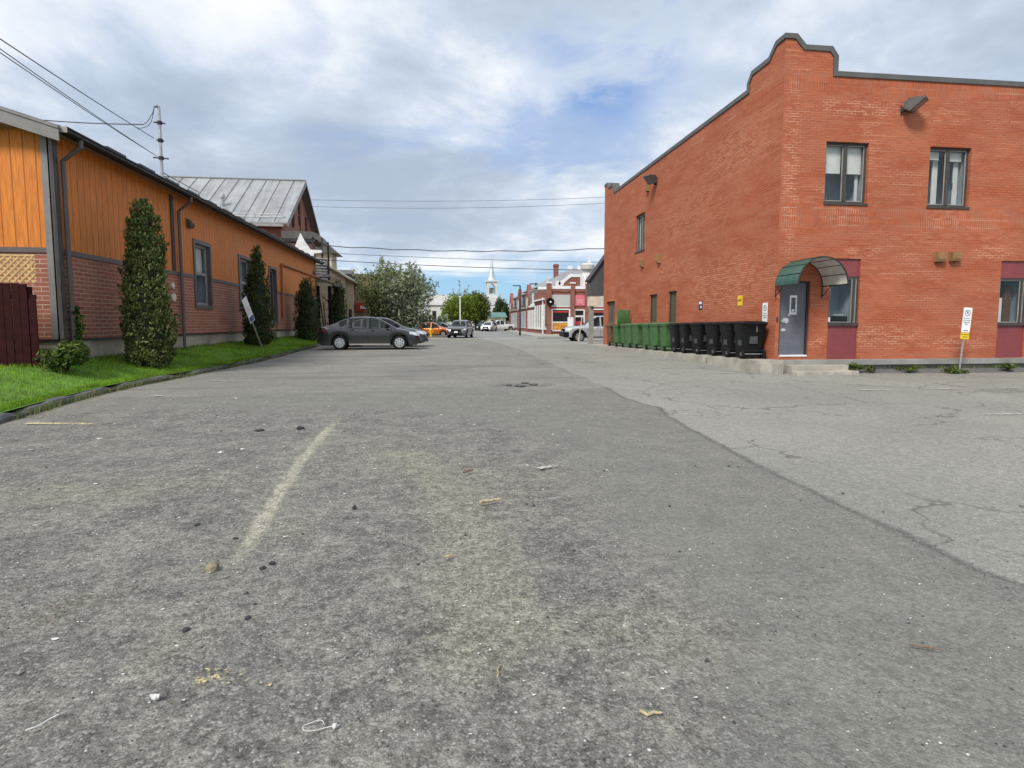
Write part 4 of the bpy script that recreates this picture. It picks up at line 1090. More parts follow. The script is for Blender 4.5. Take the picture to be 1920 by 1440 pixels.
gp = [(xg, 0), (xg + .09, 0.0), (xg + .13, .03), (xg + .13, .08), (xg + .15, .10), (xg + .15, .125), (xg + .125, .125), (xg + .115, .06), (xg + .08, .02), (xg, .02)]
m_.prism([(x, LY - ov + .05, ze + .01 + z) for x, z in gp], (0, LYF - LY + 2 * ov - .2, 0)); m_.box(xg - .018, xg - .001, LY - ov, LYF + ov - .1, ze - .02, ze + .135); m_.build('eave_gutter', GUTTER, ob)
m_ = MB(); m_.box(xg, xg + .15, LY - ov + .035, LY - ov + .049, ze + .01, ze + .13); m_.build('gutter_end', LIGHTTRIM, ob)
# snow stops along the roof edge
for i, y in enumerate(np.arange(LY + 1.6, LYF - .5, 1.55)):
    m_ = MB(); m_.box(xg - .14, xg - .04, y, y + .85, rz_(xg, .07), rz_(xg, .21)); m_.build('snow_stop', ROOF, ob)
# downpipes
def downpipe(y, top=True):
    d_ = MB(); x = LX + .10
    d_.tube([(xg + .07, y - .02, ze + .02), (xg + .07, y - .02, ze - .12), (x, y, ze - .42), (x, y, .62), (x + .12, y, .52)], .052, 8); return d_
dp = downpipe(LY + .32); dp.build('downpipe', TRIM2, ob)
m_ = MB(); m_.box(LX + .001, LX + .045, LY + .105, LY + .24, zb0 - .1, ze + .05); m_.build('dark_corner_board', BROWNMETAL, ob)
dp = downpipe(LY + 6.1); dp.build('downpipe', TRIM2, ob)
m_ = MB(); m_.box(LX + .001, LX + .03, LY + 5.7, LY + 5.9, zb1 + .07, ze); m_.build('board_joint', DARKMETAL, ob)
# windows with wide surrounds
for k, (a, b, c, d) in enumerate(wins):
    w = framed(ob, (LX, LY, 0), (0, 1, 0), (-1, 0, 0), a, b, c, d, fr=.07, sink=.10, rails=(((c + d) / 2 + .05, .06),) if k < 2 else (), glass=CLEARGLASS if k < 2 else DARKGLASS, room=.5, fmat=LIGHTTRIM if k < 2 else BROWNMETAL, sill=False,
               blind=((a + .1, b - .1, (c + d) / 2 + .1),) if k == 0 else None)
    w['label'] = ['tall sash window between the two nearest cedars', 'sash window half behind the second cedar', 'dark full height window before the third cedar'][k]
    s_ = MB(); e = .13
    for q in ((a - e, a, c - .12, d + .13), (b, b + e, c - .12, d + .13), (a, b, d, d + .13), (a, b, c - .12, c)):
        s_.box(LX - .1, LX + .04, LY + q[0], LY + q[1], q[2], q[3])
    s_.build('window_surround', TRIM2, w)
# wall fittings
q0 = AX(352, 418, LX); f_ = MB(); f_.prism([(LX + .002, q0.y - .12, q0.z - .16), (LX + .10, q0.y - .12, q0.z - .16), (LX + .16, q0.y - .12, q0.z - .05), (LX + .04, q0.y - .12, q0.z + .12), (LX + .002, q0.y - .12, q0.z + .12)], (0, .3, 0)); f_.build('vent_hood', BROWNMETAL, ob)
q0 = AX(588, 511, LX); f_ = MB(); f_.prism([(LX + .002, q0.y - .2, q0.z - .12), (LX + .18, q0.y - .2, q0.z - .12), (LX + .002, q0.y - .2, q0.z + .2)], (0, .4, 0)); f_.build('vent_hood', BROWNMETAL, ob)
for px, py, r in ((322, 536, .10), (324, 558, .13)):
    q0 = AX(px, py, LX); f_ = MB(); f_.lathe([(r, .0), (r, .05), (r * .6, .07)], (LX + .002, q0.y, q0.z), 'x', 14); f_.build('meter_cap', CREAM, ob)
a, b, c = AX(527, 572, LX), AX(530, 497, LX), AX(597, 519, LX)
f_ = MB(); f_.tube([(LX + .09, a.y, 1.6), (LX + .09, a.y, b.z - .1), (LX + .09, a.y + .15, b.z), (LX + .09, c.y, b.z - .0)], .06, 8); f_.build('orange_conduit', pm('conduit_orange', (.34, .10, .02), .5, .12, 4), ob)

# service mast through the roof
mx, my = LX - .55, 18.2
top = AX(298, 203, mx)
ms = thing('service_mast', (top.x, top.y, 5.7), 'thin grey steel electrical service mast rising above the orange building roof', 'utility mast')
m_ = MB(); m_.tube([(top.x, top.y, 5.6), (top.x, top.y, top.z - .06), (top.x - .01, top.y, top.z + .03), (top.x - .05, top.y - .03, top.z + .06), (top.x - .11, top.y - .06, top.z + .04)], [.045, .042, .045, .055, .05], 10); m_.build('pole', GALV, ms, smooth=True)
m_ = MB()
for dz, l in ((-.45, .16), (-1.0, .10), (-1.55, .22)):
    m_.tube([(top.x - l, top.y - .05, top.z + dz), (top.x + l, top.y + .02, top.z + dz - .01)], .022, 6)
    m_.tube([(top.x, top.y, top.z + dz - .05), (top.x, top.y, top.z + dz + .05)], .075, 10)
m_.build('clamp', DARKMETAL, ms)
m_ = MB(); b_ = AX(352, 361, LX + .1); m_.tube([(top.x + .02, top.y, 6.2), (LX + .1, top.y + 1.2, 5.85)], .016, 6); m_.build('stay', GALV, ms)
CABLE = pm('cable_dark', (.06, .06, .07), .6)
def wire(name, pts, r, label, cat='cable', group='overhead wires', sag=0.0, mat=None):
    t = MB(); P = []
    for (p, q) in zip(pts[:-1], pts[1:]):
        p, q = Vector(p), Vector(q); n = 14
        for i in range(n + (q == Vector(pts[-1]))):
            k = i / n; P.append(p.lerp(q, k) - Vector((0, 0, sag * 4 * k * (1 - k))))
    t.tube(P, r, 5); o = t.build(name, mat or CABLE); tag(o, label, cat, group); return o
a1 = Vector((top.x - .17, top.y - .05, top.z - .95)); a2 = Vector((top.x - .12, top.y, top.z - 1.5)); a3 = Vector((top.x - .10, top.y, top.z - .42))
wire('service_cable', [a1, AX(0, 70, -7.3) + (AX(0, 70, -7.3) - a1) * .25], .011, 'upper of the service wires running from the grey mast to the top left', sag=.04)
wire('service_cable', [a2, AX(0, 88, -7.35) + (AX(0, 88, -7.35) - a2) * .25], .009, 'middle of the service wires running from the grey mast to the top left', sag=.05)
wire('service_cable', [a2, AX(0, 95, -7.3) + (AX(0, 95, -7.3) - a2) * .25], .009, 'lowest of the service wires running from the grey mast to the top left', sag=.05)
e_ = AX(40, 212, -13.0); wire('service_cable', [a3 + Vector((-.4, 0, -.1)), e_ + (e_ - a3) * .6], .017, 'twisted grey cable from the mast sagging level over the orange roof', sag=.12)
wire('drip_loop', [(top.x - .11, top.y - .06, top.z + .03), (top.x - .24, top.y, top.z - .22), a3 + Vector((-.4, 0, -.1))], .012, 'short looped cable hanging from the hooked head of the grey mast', sag=.06)
wire('drip_loop', [(top.x - .11, top.y - .06, top.z + .02), (top.x - .26, top.y + .02, top.z - .42), (top.x - .45, top.y, top.z - .60), a1 + Vector((-.55, 0, .33))], .010, 'second looped cable below the hooked head of the grey mast', sag=.04)

# ------------------------------------------------------------------ lawn and kerb
CURB = [(2.0, -4.6), (5.5, -5.35), (8.6, -5.95), (10.6, -6.28), (12.2, -6.42), (13.5, -6.42), (15.0, -6.2), (17.0, -5.9), (19.5, -5.72), (22.5, -5.68), (26, -5.8), (29, -5.95), (33, -6.2), (36, -6.4)]
def curb_x(y):
    ys = [c[0] for c in CURB]; xs_ = [c[1] for c in CURB]; return float(np.interp(y, ys, xs_))
def lawn_z(x, y):
    cx = curb_x(y) - .2; k = min(1., max(0., (cx - x) / (cx - LX))); k2 = k * k * (3 - 2 * k)
    return gz(y) + .11 + (.50 - .11 - gz(y) * .6) * (k * .4 + k2 * .6) + .012 * sin(x * 5 + y * 2.3) * (k > .05)
KERB = pm('old_asphalt_kerb', (.085, .085, .087), .9, .25, 5, bump=.7, bscale=28, dirt=(.19, .18, .16), dirtamt=.45)
def kerb(y0, y1):
    mb = MB(); secs = []; rr = random.Random(int(y0 * 10))
    n = max(3, int((y1 - y0) / .35))
    for i in range(n + 1):
        y = y0 + (y1 - y0) * i / n; x = curb_x(y); g_ = gz(y); h = .105 + rr.uniform(-.02, .012); w_ = rr.uniform(-.015, .015)
        if i in (0, n): h *= .45
        secs.append([(x + .02 + w_, y, g_ - .04), (x + .005 + w_, y, g_ + h * .55), (x - .035 + w_ * 1.5, y, g_ + h * .93), (x - .07, y, g_ + h), (x - .19 + w_, y, g_ + h * 1.02), (x - .235, y, g_ + h * .9), (x - .25, y, g_ - .04)])
    m = len(secs[0]); vs = [p for s in secs for p in s]; fs = [(i * m + k, (i + 1) * m + k, (i + 1) * m + k + 1, i * m + k + 1) for i in range(n) for k in range(m - 1)]
    fs += [tuple(range(m)), tuple(n * m + k for k in range(m))[::-1]]
    mb.mesh(vs, fs); mb.build('kerb', KERB, kind='structure')
for a, b in ((2.2, 9.4), (9.42, 12.6), (12.7, 15.1), (15.5, 17.7), (17.9, 20.6), (21.0, 24.5), (24.8, 30.5), (30.6, 36)): kerb(a, b)
mb = MB(); vs = []; ys_ = list(np.arange(2, 48, .4)); N = 16
for y in ys_:
    c = curb_x(y) - .12
    for i in range(N):
        t = i / (N - 1); x = c + (-22 - c) * t ** 2.2
        vs.append((x, y, lawn_z(x, y)))
fs = [(j * N + i, j * N + i + 1, (j + 1) * N + i + 1, (j + 1) * N + i) for j in range(len(ys_) - 1) for i in range(N - 1)]
mb.mesh(vs, [f[::-1] for f in fs]); mb.build('lawn', pm('lawn_green', (.09, .19, .018), .9, .3, 3, bump=.5, bscale=50, dirt=(.09, .11, .03), dirtamt=.5), smooth=True, kind='structure')
GRASS = leaf_mat('grass_blades', (.10, .21, .012), (.19, .36, .022), (.32, .48, .06), .4, (.38, .40, .10), .4)
def blades(name, pts, h, w_, mat, seed, lean=.35):
    r = np.random.default_rng(seed); n = len(pts); P = np.array(pts, dtype=np.float64)
    a = r.uniform(0, 2 * pi, n); hh = h * r.uniform(.5, 1.25, n); ww = w_ * r.uniform(.7, 1.3, n)
    ln = r.uniform(0, lean, n) * hh; b = r.uniform(0, 2 * pi, n)
    v = np.zeros((n, 3, 3)); v[:, 0] = P + np.column_stack([np.cos(a) * ww, np.sin(a) * ww, 0 * a]); v[:, 1] = P - np.column_stack([np.cos(a) * ww, np.sin(a) * ww, 0 * a])
    v[:, 2] = P + np.column_stack([np.cos(b) * ln, np.sin(b) * ln, hh])
    me = bpy.data.meshes.new(name); me.from_pydata(v.reshape(-1, 3).tolist(), [], np.arange(3 * n).reshape(-1, 3).tolist())
    me.materials.append(mat); o = bpy.data.objects.new(name, me); COL.objects.link(o); return o
rr = random.Random(4); pts = []
while len(pts) < 80000:
    y = 5 + 32 * rr.random() ** 1.5; c = curb_x(y) - .19; x = c - rr.random() * (c - (LX - (3.0 if y < LY else .05)))
    if rr.random() < .25: x = c + .02 - rr.random() * .15
    pts.append((x, y, lawn_z(x, y) - .005))
o = blades('grass', pts, .075, .006, GRASS, 2); o['kind'] = 'stuff'
pts = []
for i in range(2600):
    y = rr.uniform(15.5, 30); c = curb_x(y); pts.append((c + rr.uniform(-.16, .07), y, gz(y) + .02))
for i in range(900): y = rr.uniform(9, 15.5); c = curb_x(y); pts.append((c + rr.gauss(.04, .03), y, gz(y)))
for i in range(2600):
    y = rr.uniform(LY + .2, LYF); pts.append((LX + rr.uniform(.02, .25), y, lawn_z(LX + .1, y) - .01))
o = blades('grass', pts, .13, .006, leaf_mat('dry_grass_blades', (.05, .10, .02), (.12, .15, .04), (.24, .21, .10), .2), 5, .7); o['kind'] = 'stuff'

# ------------------------------------------------------------------ dark red board fence with a lattice on top
FENCE = pm('dark_red_fence', (.030, .0055, .006), .6, .25, 7, dirt=(.015, .004, .004), spec=.12)
fx, fy = -8.0, 12.9
fe = thing('wooden_fence', (fx - 1.5, fy, .45), 'dark red wooden board fence topped with tan lattice at the left edge', 'fence')
rr = random.Random(12)
m_ = MB(); x = fx
k = 0
while x > -13.5:
    w_ = .135; z1 = 2.16 + rr.uniform(-.012, .012) if x < fx - .1 else 1.86
    m_.box(x - w_, x, fy + rr.uniform(-.004, .004), fy + .02 + rr.uniform(0, .003), .42, z1); x -= w_ + rr.uniform(.008, .022); k += 1
m_.build('fence_boards', FENCE, fe)
m_ = MB()
for z in (.75, 1.85): m_.box(-13.5, fx - .02, fy + .026, fy + .07, z, z + .09)
m_.build('fence_rail', FENCE, fe)
for x in (fx - .12, fx - 2.2, fx - 4.3):
    m_ = MB(); m_.box(x - .09, x, fy + .028, fy + .118, .1, 2.1); m_.build('fence_post', FENCE, fe)
LAT = pm('tan_lattice', (.55, .36, .16), .7, .2, 6)
m_ = MB(); z0, z1 = 2.18, 2.70
x = -13.4
def clip(ax, az, bx, bz, xm):
    if ax > xm and bx > xm: return None
    if bx > xm: t = (xm - ax) / (bx - ax); bx, bz = xm, az + t * (bz - az)
    if ax > xm: t = (xm - bx) / (ax - bx); ax, az = xm, bz + t * (az - bz)
    return ax, az, bx, bz
while x < fx + .3:
    for s, yk in ((1, 0.), (-1, .009)):
        xa, xb = (x, x + .52) if s > 0 else (x + .52, x)
        q = clip(xa, z0, xb, z1, fx + .03)
        if q:
            ax, az, bx, bz = q; dx, dz = bx - ax, bz - az; L = hypot(dx, dz)
            if L > .05:
                nx, nz = -dz / L * .018, dx / L * .018
                m_.prism([(ax + nx, fy + yk, az + nz), (ax - nx, fy + yk, az - nz), (bx - nx, fy + yk, bz - nz), (bx + nx, fy + yk, bz + nz)], (0, .007, 0))
    x += .125
m_.box(-13.5, fx + .03, fy - .004, fy + .02, z1, z1 + .035)
m_.build('lattice', LAT, fe)

# ------------------------------------------------------------------ foliage
def leaf_mesh(name, C_, N_, size, mat, parent, rng, asp=.6, up=.0, fold=False):
    """one small quad per leaf at C_, facing about N_"""
    n = len(C_); a = rng.normal(size=(n, 3)) * .75 + N_; a /= np.linalg.norm(a, axis=1)[:, None] + 1e-9
    t = rng.normal(size=(n, 3)); t[:, 2] += up; t -= a * np.sum(a * t, axis=1)[:, None]; t /= np.linalg.norm(t, axis=1)[:, None] + 1e-9
    b = np.cross(a, t); s = size * (.4 + 1.3 * rng.uniform(0, 1, n) ** 1.6)[:, None]
    v = np.zeros((n, 4, 3)); v[:, 0] = C_ - t * s; v[:, 1] = C_ + b * s * asp; v[:, 2] = C_ + t * s * 1.1; v[:, 3] = C_ - b * s * asp
    loc = np.array(parent.location) if parent else 0
    me = bpy.data.meshes.new(name); me.from_pydata((v.reshape(-1, 3) - loc).tolist(), [], np.arange(4 * n).reshape(-1, 4).tolist())
    me.materials.append(mat); o = bpy.data.objects.new(name, me); COL.objects.link(o); o.parent = parent; return o
BARK = pm('bark', (.085, .065, .05), .9, .3, 9, bump=.6, bscale=30)
def cedar(x, y, z, h, r, n, label, seed, mat, leaf=.035, prof=None):
    t = thing('cedar_tree', (x, y, z), label, 'tree', 'clipped cedars along the orange building'); rng = np.random.default_rng(seed)
    prof = prof or [(0, .62), (.06, .9), (.2, 1.0), (.4, .93), (.6, .78), (.78, .62), (.9, .42), (.97, .2), (1, .04)]
    tk = rng.beta(1.05, 1.3, n); az = rng.uniform(0, 2 * pi, n)
    ph = rng.uniform(0, 6.28, 6)
    R = np.interp(tk, [p[0] for p in prof], [p[1] for p in prof]) * r
    lump = 1 + .12 * np.sin(az * 3 + ph[0] + tk * 9) + .08 * np.sin(az * 5 + ph[1] - tk * 16) + .06 * np.sin(az * 9 + ph[2] + tk * 31) + .09 * np.sin(tk * 47 + az * 7 + ph[3])
    dep = 1 - np.abs(rng.normal(0, .13, n)); R = R * lump * dep
    C_ = np.column_stack([x + R * np.cos(az), y + R * np.sin(az), z + .05 + tk * h * (1 + .015 * np.sin(az * 4 + ph[4]))])
    # foliage hangs together in upright fans: gather the leaves round fewer spray tips
    ns = n // 26; k = rng.integers(0, ns, n); reach = rng.uniform(0, 1, n) ** .7
    out = np.column_stack([np.cos(az[k]), np.sin(az[k]), 0 * reach])
    tang = np.column_stack([-np.sin(az[k]), np.cos(az[k]), 0 * reach])
    Ls = leaf * 4.2 * rng.uniform(.7, 1.5, ns)[k]
    C_ = C_[k] + out * (reach * Ls * .42 - .03)[:, None] + tang * (rng.normal(0, .30, n) * Ls * (.35 + reach))[:, None] + np.array([0, 0, 1.]) * ((reach - .4) * Ls)[:, None]
    N_ = out * .8 + tang * rng.normal(0, .7, n)[:, None] + np.array([0, 0, .25])
    leaf_mesh('crown', C_, N_, leaf * .78, mat, t, rng, .42, 1.8)
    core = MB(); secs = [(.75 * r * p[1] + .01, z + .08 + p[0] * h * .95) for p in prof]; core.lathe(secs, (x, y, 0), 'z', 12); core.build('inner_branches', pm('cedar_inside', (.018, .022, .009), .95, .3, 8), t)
    tr = MB(); tr.tube([(x, y, z - .2), (x, y, z + h * .5)], [.09, .05], 8); tr.build('trunk', BARK, t); return t
CED1 = leaf_mat('cedar_leaves_light', (.028, .045, .011), (.105, .14, .034), (.28, .31, .11), .25, (.30, .21, .10), .8)
CED2 = leaf_mat('cedar_leaves_dark', (.014, .028, .008), (.045, .072, .018), (.15, .185, .06), .2)
def at_wall(px, py, x): q = AX(px, py, x); return q
# nearest cedar: foot about (272, 678), top (287, 385)
cx1 = -7.12; q = AX(270, 676, cx1); tp = AX(285, 385, cx1); cedar(cx1, q.y + .3, lawn_z(cx1, q.y) - .02, tp.z * .985 - lawn_z(cx1, q.y), .52, 32000, 'tallest clipped cedar, nearest to the dark red fence, with some brown twigs', 21, CED1, .042,
      [(0, .80), (.06, .97), (.2, 1.0), (.36, .95), (.5, .80), (.66, .72), (.80, .66), (.89, .52), (.95, .32), (.985, .12), (1, .03)])
cx2 = -7.15; q = AX(480, 640, cx2); tp = AX(487, 470, cx2); cedar(cx2, q.y + .4, lawn_z(cx2, q.y) - .02, tp.z * 1.01 - lawn_z(cx2, q.y), .58, 16000, 'cone shaped dark cedar behind the leaning sign', 22, CED2, .045,
      [(0, .82), (.05, .95), (.15, 1.0), (.35, .95), (.55, .74), (.75, .46), (.9, .26), (.97, .13), (1, .02)])
cx3 = -7.2; q = AX(575, 632, cx3); tp = AX(576, 522, cx3); cedar(cx3, q.y + .3, lawn_z(cx3, q.y) - .02, tp.z - lawn_z(cx3, q.y), .68, 12000, 'short dark cedar beside the rear of the grey sedan', 23, CED2, .05,
      [(0, .8), (.1, .98), (.25, 1.0), (.5, .9), (.7, .7), (.86, .46), (.96, .22), (1, .03)])
q = AY(635, 640, 44); tp = AY(634, 530, 44); cedar(q.x, 44, 0, tp.z, .62, 9000, 'dark cedar beside the porch posts behind the grey sedan', 24, CED2, .06,
      [(0, .9), (.1, 1), (.5, .95), (.8, .75), (.94, .4), (1, .05)])
# bush at the building corner and a climber on the corner board
def bush(name, x, y, z, r, h, n, label, seed, mat, leaf=.04, cat='bush', group=None, clumps=9):
    t = thing(name, (x, y, z), label, cat, group); rng = np.random.default_rng(seed)
    cc = np.column_stack([rng.normal(0, r * .42, clumps), rng.normal(0, r * .3, clumps), rng.uniform(.25, .8, clumps) * h]); k = rng.integers(0, clumps, n)
    d = rng.normal(size=(n, 3)); d /= np.linalg.norm(d, axis=1)[:, None]; rad = (rng.uniform(0, 1, n) ** .45)[:, None]
    C_ = cc[k] + d * rad * np.array([r * .48, r * .42, h * .32]); C_[:, 2] = np.abs(C_[:, 2]); C_ += np.array([x, y, z])
    leaf_mesh('leaves', C_, d + np.array([0, 0, .4]), leaf, mat, t, rng, .5)
    tr = MB(); r2 = random.Random(seed)
    for i in range(7):
        a = r2.uniform(0, 6.28); tr.tube([(x, y, z - .03), (x + r * .3 * cos(a), y + r * .25 * sin(a), z + h * .4), (x + r * .6 * cos(a), y + r * .5 * sin(a), z + h * .75)], [.02, .012, .006], 5)
    tr.build('stems', BARK, t); return t
BUSHL = leaf_mat('bush_leaves', (.022, .045, .008), (.055, .10, .014), (.16, .20, .03), .3)
q = AY(122, 683, 13.05); bush('leafy_bush', q.x + .02, 13.0, lawn_z(q.x, 13.0) - .02, .52, .62, 3200, 'low yellow green bush at the corner of the orange building', 31, BUSHL, .04)
rng = np.random.default_rng(9); n = 420
t = thing('climbing_vine', (LX + .1, LY + .25, .5), 'small green climber growing up the dark corner downpipe', 'climber')
z_ = rng.uniform(.5, 1.75, n); C_ = np.column_stack([LX + .14 + rng.normal(0, .045, n) + .03 * np.sin(z_ * 6), LY + .40 + rng.normal(0, .07, n), z_]); leaf_mesh('leaves', C_, np.tile([.7, -.7, .2], (n, 1)), .035, BUSHL, t, rng, .8)

# leaning sign in the lawn, seen edge on
ql = AX(493, 650, -6.55); ql = Vector((-6.5, AX(493, 650, -6.5).y, 0)); ql.z = lawn_z(ql.x, ql.y)
up_ = (AX(457, 563, -6.62) - Vector((0, 0, 0)) - ql); L_ = up_.length; upn = up_.normalized()
sg = thing('parking_sign', ql, 'white and blue parking sign leaning far over in the grass by the second cedar', 'sign')
m_ = MB(); m_.tube([ql - upn * .15, ql + upn * (L_ - .05)], .028, 8); m_.build('post', GALV, sg)
rt_ = Vector((.30, .95, 0)); rt_ = (rt_ - upn * rt_.dot(upn)).normalized()
M = frame_M(ql + upn * (L_ * .60) + rt_.cross(upn) * .035, rt_, upn)
b = MB(); b.prism([M @ Vector(p) for p in ((-.13, 0, 0), (.13, 0, 0), (.13, L_ * .44, 0), (-.13, L_ * .44, 0))], M.to_3x3() @ Vector((0, 0, .005))); b.build('sign_plate', SIGNWHITE, sg)
b = MB(); b.prism([M @ Vector(p) for p in ((-.11, .03, .0055), (.11, .03, .0055), (.11, .25, .0055), (-.11, .25, .0055))], M.to_3x3() @ Vector((0, 0, .002))); b.build('blue_square', pm('sign_mid_blue', (.05, .08, .28), .4, .05), sg)
b = MB()
for i in range(5): b.prism([M @ Vector(p) for p in ((-.08, .36 + i * .07, .0055), (.08, .36 + i * .07, .0055), (.08, .385 + i * .07, .0055), (-.08, .385 + i * .07, .0055))], M.to_3x3() @ Vector((0, 0, .001)))
b.build('faded_lines', pm('faded_sign_grey', (.42, .44, .46), .5), sg)

# ------------------------------------------------------------------ cars
CARGLASS_CLEAR = glass_mat('car_glass_clear', (.02, .028, .03), .62, .02)
SEAT = pm('seat_fabric', (.05, .05, .052), .9, .2, 8)
def interp(tab, x): return float(np.interp(x, [t[0] for t in tab], [t[1] for t in tab]))
SPEC = {
 'sedan': dict(L=4.55, W=1.76, hood=[(-2.27, .86), (-2.2, .98), (-1.75, 1.04), (-1.2, 1.0), (-.4, .95), (.6, .95), (1.05, .97), (1.5, .90), (1.95, .78), (2.2, .64), (2.27, .52)],
    belt=[(-2.0, 1.03), (-1.3, 1.0), (.4, .94), (1.1, .95)], cab=(-1.95, 1.18), roof=[(-1.95, 1.04), (-1.55, 1.17), (-1.1, 1.36), (-.75, 1.45), (-.2, 1.475), (.15, 1.455), (.45, 1.38), (.8, 1.19), (1.18, .97)], ax=(-1.28, 1.32), r=.315, zb=.22,
    side=[(-1.28, -.98), (-.92, -.08), (-.02, .92)], top=.30),
 'suv': dict(L=4.3, W=1.78, hood=[(-2.15, .75), (-2.1, 1.02), (-1.9, 1.06), (-.5, 1.0), (.7, 1.0), (1.05, 1.04), (1.5, 1.00), (1.9, .92), (2.08, .78), (2.15, .6)],
    belt=[(-2.0, 1.1), (-1.0, 1.04), (1.1, 1.0)], cab=(-2.05, 1.12), roof=[(-2.05, 1.04), (-1.98, 1.2), (-1.75, 1.50), (-1.4, 1.56), (-.5, 1.61), (.1, 1.58), (.45, 1.48), (.8, 1.26), (1.12, 1.03)], ax=(-1.3, 1.31), r=.34, zb=.26,
    side=[(-1.72, -1.18), (-1.1, -.12), (-.05, .86)], top=.26),
 'pickup': dict(L=5.5, W=1.95, hood=[(-2.75, .75), (-2.7, 1.12), (-.7, 1.14), (.9, 1.12), (1.3, 1.16), (1.9, 1.12), (2.5, 1.04), (2.68, .85), (2.75, .6)],
    belt=[(-.75, 1.12), (1.3, 1.12)], cab=(-.72, 1.35), roof=[(-.72, 1.14), (-.62, 1.5), (-.45, 1.78), (-.1, 1.85), (.45, 1.83), (.75, 1.70), (1.05, 1.42), (1.35, 1.14)], ax=(-1.7, 1.75), r=.39, zb=.36,
    side=[(-.45, .2), (.28, 1.02)], top=.30)}
def car(kind, paint, label, loc, rz, group=None, low=False, name='parked_car', cat='car', detail=True, plate=True, trim_low=False):
    S = SPEC[kind]; L, W = S['L'], S['W']; hw = W / 2
    t = thing(name, (0, 0, 0), label, cat, group)
    n = 70 if not low else 36
    xs = np.linspace(-L / 2, L / 2, n)
    def width(x):
        e = abs(x) / (L / 2); return hw * (1 - .20 * max(0, (e - .80) / .20) ** 2.4 - .03 * e)
    def bot(x):
        z = S['zb']
        for a in S['ax']:
            R = S['r'] + .065; d = abs(x - a)
            if d < R: z = max(z, S['r'] + sqrt(R * R - d * d))
        e = abs(x) / (L / 2); return z + .08 * max(0, (e - .9) / .1)
    b = MB(); secs = []
    for x in xs:
        w_ = width(x); zb = bot(x); zh = interp(S['hood'], x); zs_ = zh - .10
        zs_ = max(zs_, zb + .04); m1 = zb + (zs_ - zb) * .30; m2 = zb + (zs_ - zb) * .66
        half = [(w_ * .94, zb), (w_ * .985, m1), (w_, m2), (w_ * .985, zs_), (w_ * .93, zh - .035), (w_ * .80, zh), (w_ * .4, zh + .025), (0, zh + .03)]
        secs.append([(x, y, z) for y, z in half] + [(x, -y, z) for y, z in half[:-1][::-1]])
    m = len(secs[0]); vs = [p for s in secs for p in s]; fs = [(i * m + k, i * m + k + 1, (i + 1) * m + k + 1, (i + 1) * m + k) for i in range(n - 1) for k in range(m - 1)]
    fs += [tuple(range(m))[::-1], tuple((n - 1) * m + k for k in range(m))]
    b.mesh(vs, fs)
    c0, c1 = S['cab']; bl, rf = S['belt'], S['roof']
    def csec(x):
        zb = interp(S['hood'], x) - .03; zr_ = interp(rf, x); zb = min(zb, zr_ - .004); zt_ = max(zr_, zb + .004)
        k = min(1., (zt_ - zb) / .45); yb = width(x) * .92; yr = yb - (yb - hw * .70) * k
        return zb, zt_, yb, yr
    def yat(x, z):
        zb, zt_, yb, yr = csec(x); f = min(1., max(0., (z - zb) / max(.02, zt_ - .05 - zb))); return yb + (yr - yb) * f
    secs = []
    cxs = np.linspace(c0, c1, 40 if not low else 20)
    for x in cxs:
        zb, zt_, yb, yr = csec(x); e = min(.05, (zt_ - zb) * .4)
        half = [(yb, zb - .03), (yb, zb), ((yb + yr) / 2, (zb + zt_ - e) / 2), (yr, zt_ - e), (yr - .035, zt_ - e * .35), (yr - .13, zt_), (yr * .4, zt_ + e * .3), (0, zt_ + e * .4)]
        secs.append([(x, y, z) for y, z in half] + [(x, -y, z) for y, z in half[:-1][::-1]])
    m = len(secs[0]); vs = [p for s in secs for p in s]; nn = len(secs)
    fx0 = {'sedan': .36, 'suv': .40, 'pickup': .70}[kind]; fx1 = c1 - .07
    rx = {'sedan': (-1.82, -1.05), 'suv': (-2.02, -1.70), 'pickup': (-.70, -.47)}[kind]
    panes = {}
    for i in range(nn - 1):
        xm = (cxs[i] + cxs[i + 1]) / 2
        for k in range(m - 1):
            key = None
            if k in (1, 2, 11, 12):
                for j, (p, q) in enumerate(S['side']):
                    if p < xm < q: key = ('window', j, k > 6)
            elif 5 <= k <= 8:
                if fx0 < xm < fx1: key = ('windscreen', 0, 0)
                elif rx[0] < xm < rx[1]: key = ('rear_window', 0, 0)
            q = (i * m + k, i * m + k + 1, (i + 1) * m + k + 1, (i + 1) * m + k)
            if key and not low: panes.setdefault(key, []).append([vs[e] for e in q])
            else:
                b.face([vs[e] for e in q])
                if key: panes.setdefault(key, []).append([Vector(vs[e]) + Vector((0, (.008 if vs[e][1] > 0 else -.008) if key[0] == 'window' else 0, .01 if key[0] != 'window' else 0)) for e in q])
    b.build('body', paint, t, smooth=True)
    for key, fs_ in panes.items():
        g = MB()
        for q in fs_: g.face(q)
        g.build(key[0], CARGLASS if low else CARGLASS_CLEAR, t, smooth=True)
    u = MB(); u.box(-L / 2 + .18, L / 2 - .18, -hw * .86, hw * .86, S['zb'] - .02, .62); u.build('underbody', BLACK, t)
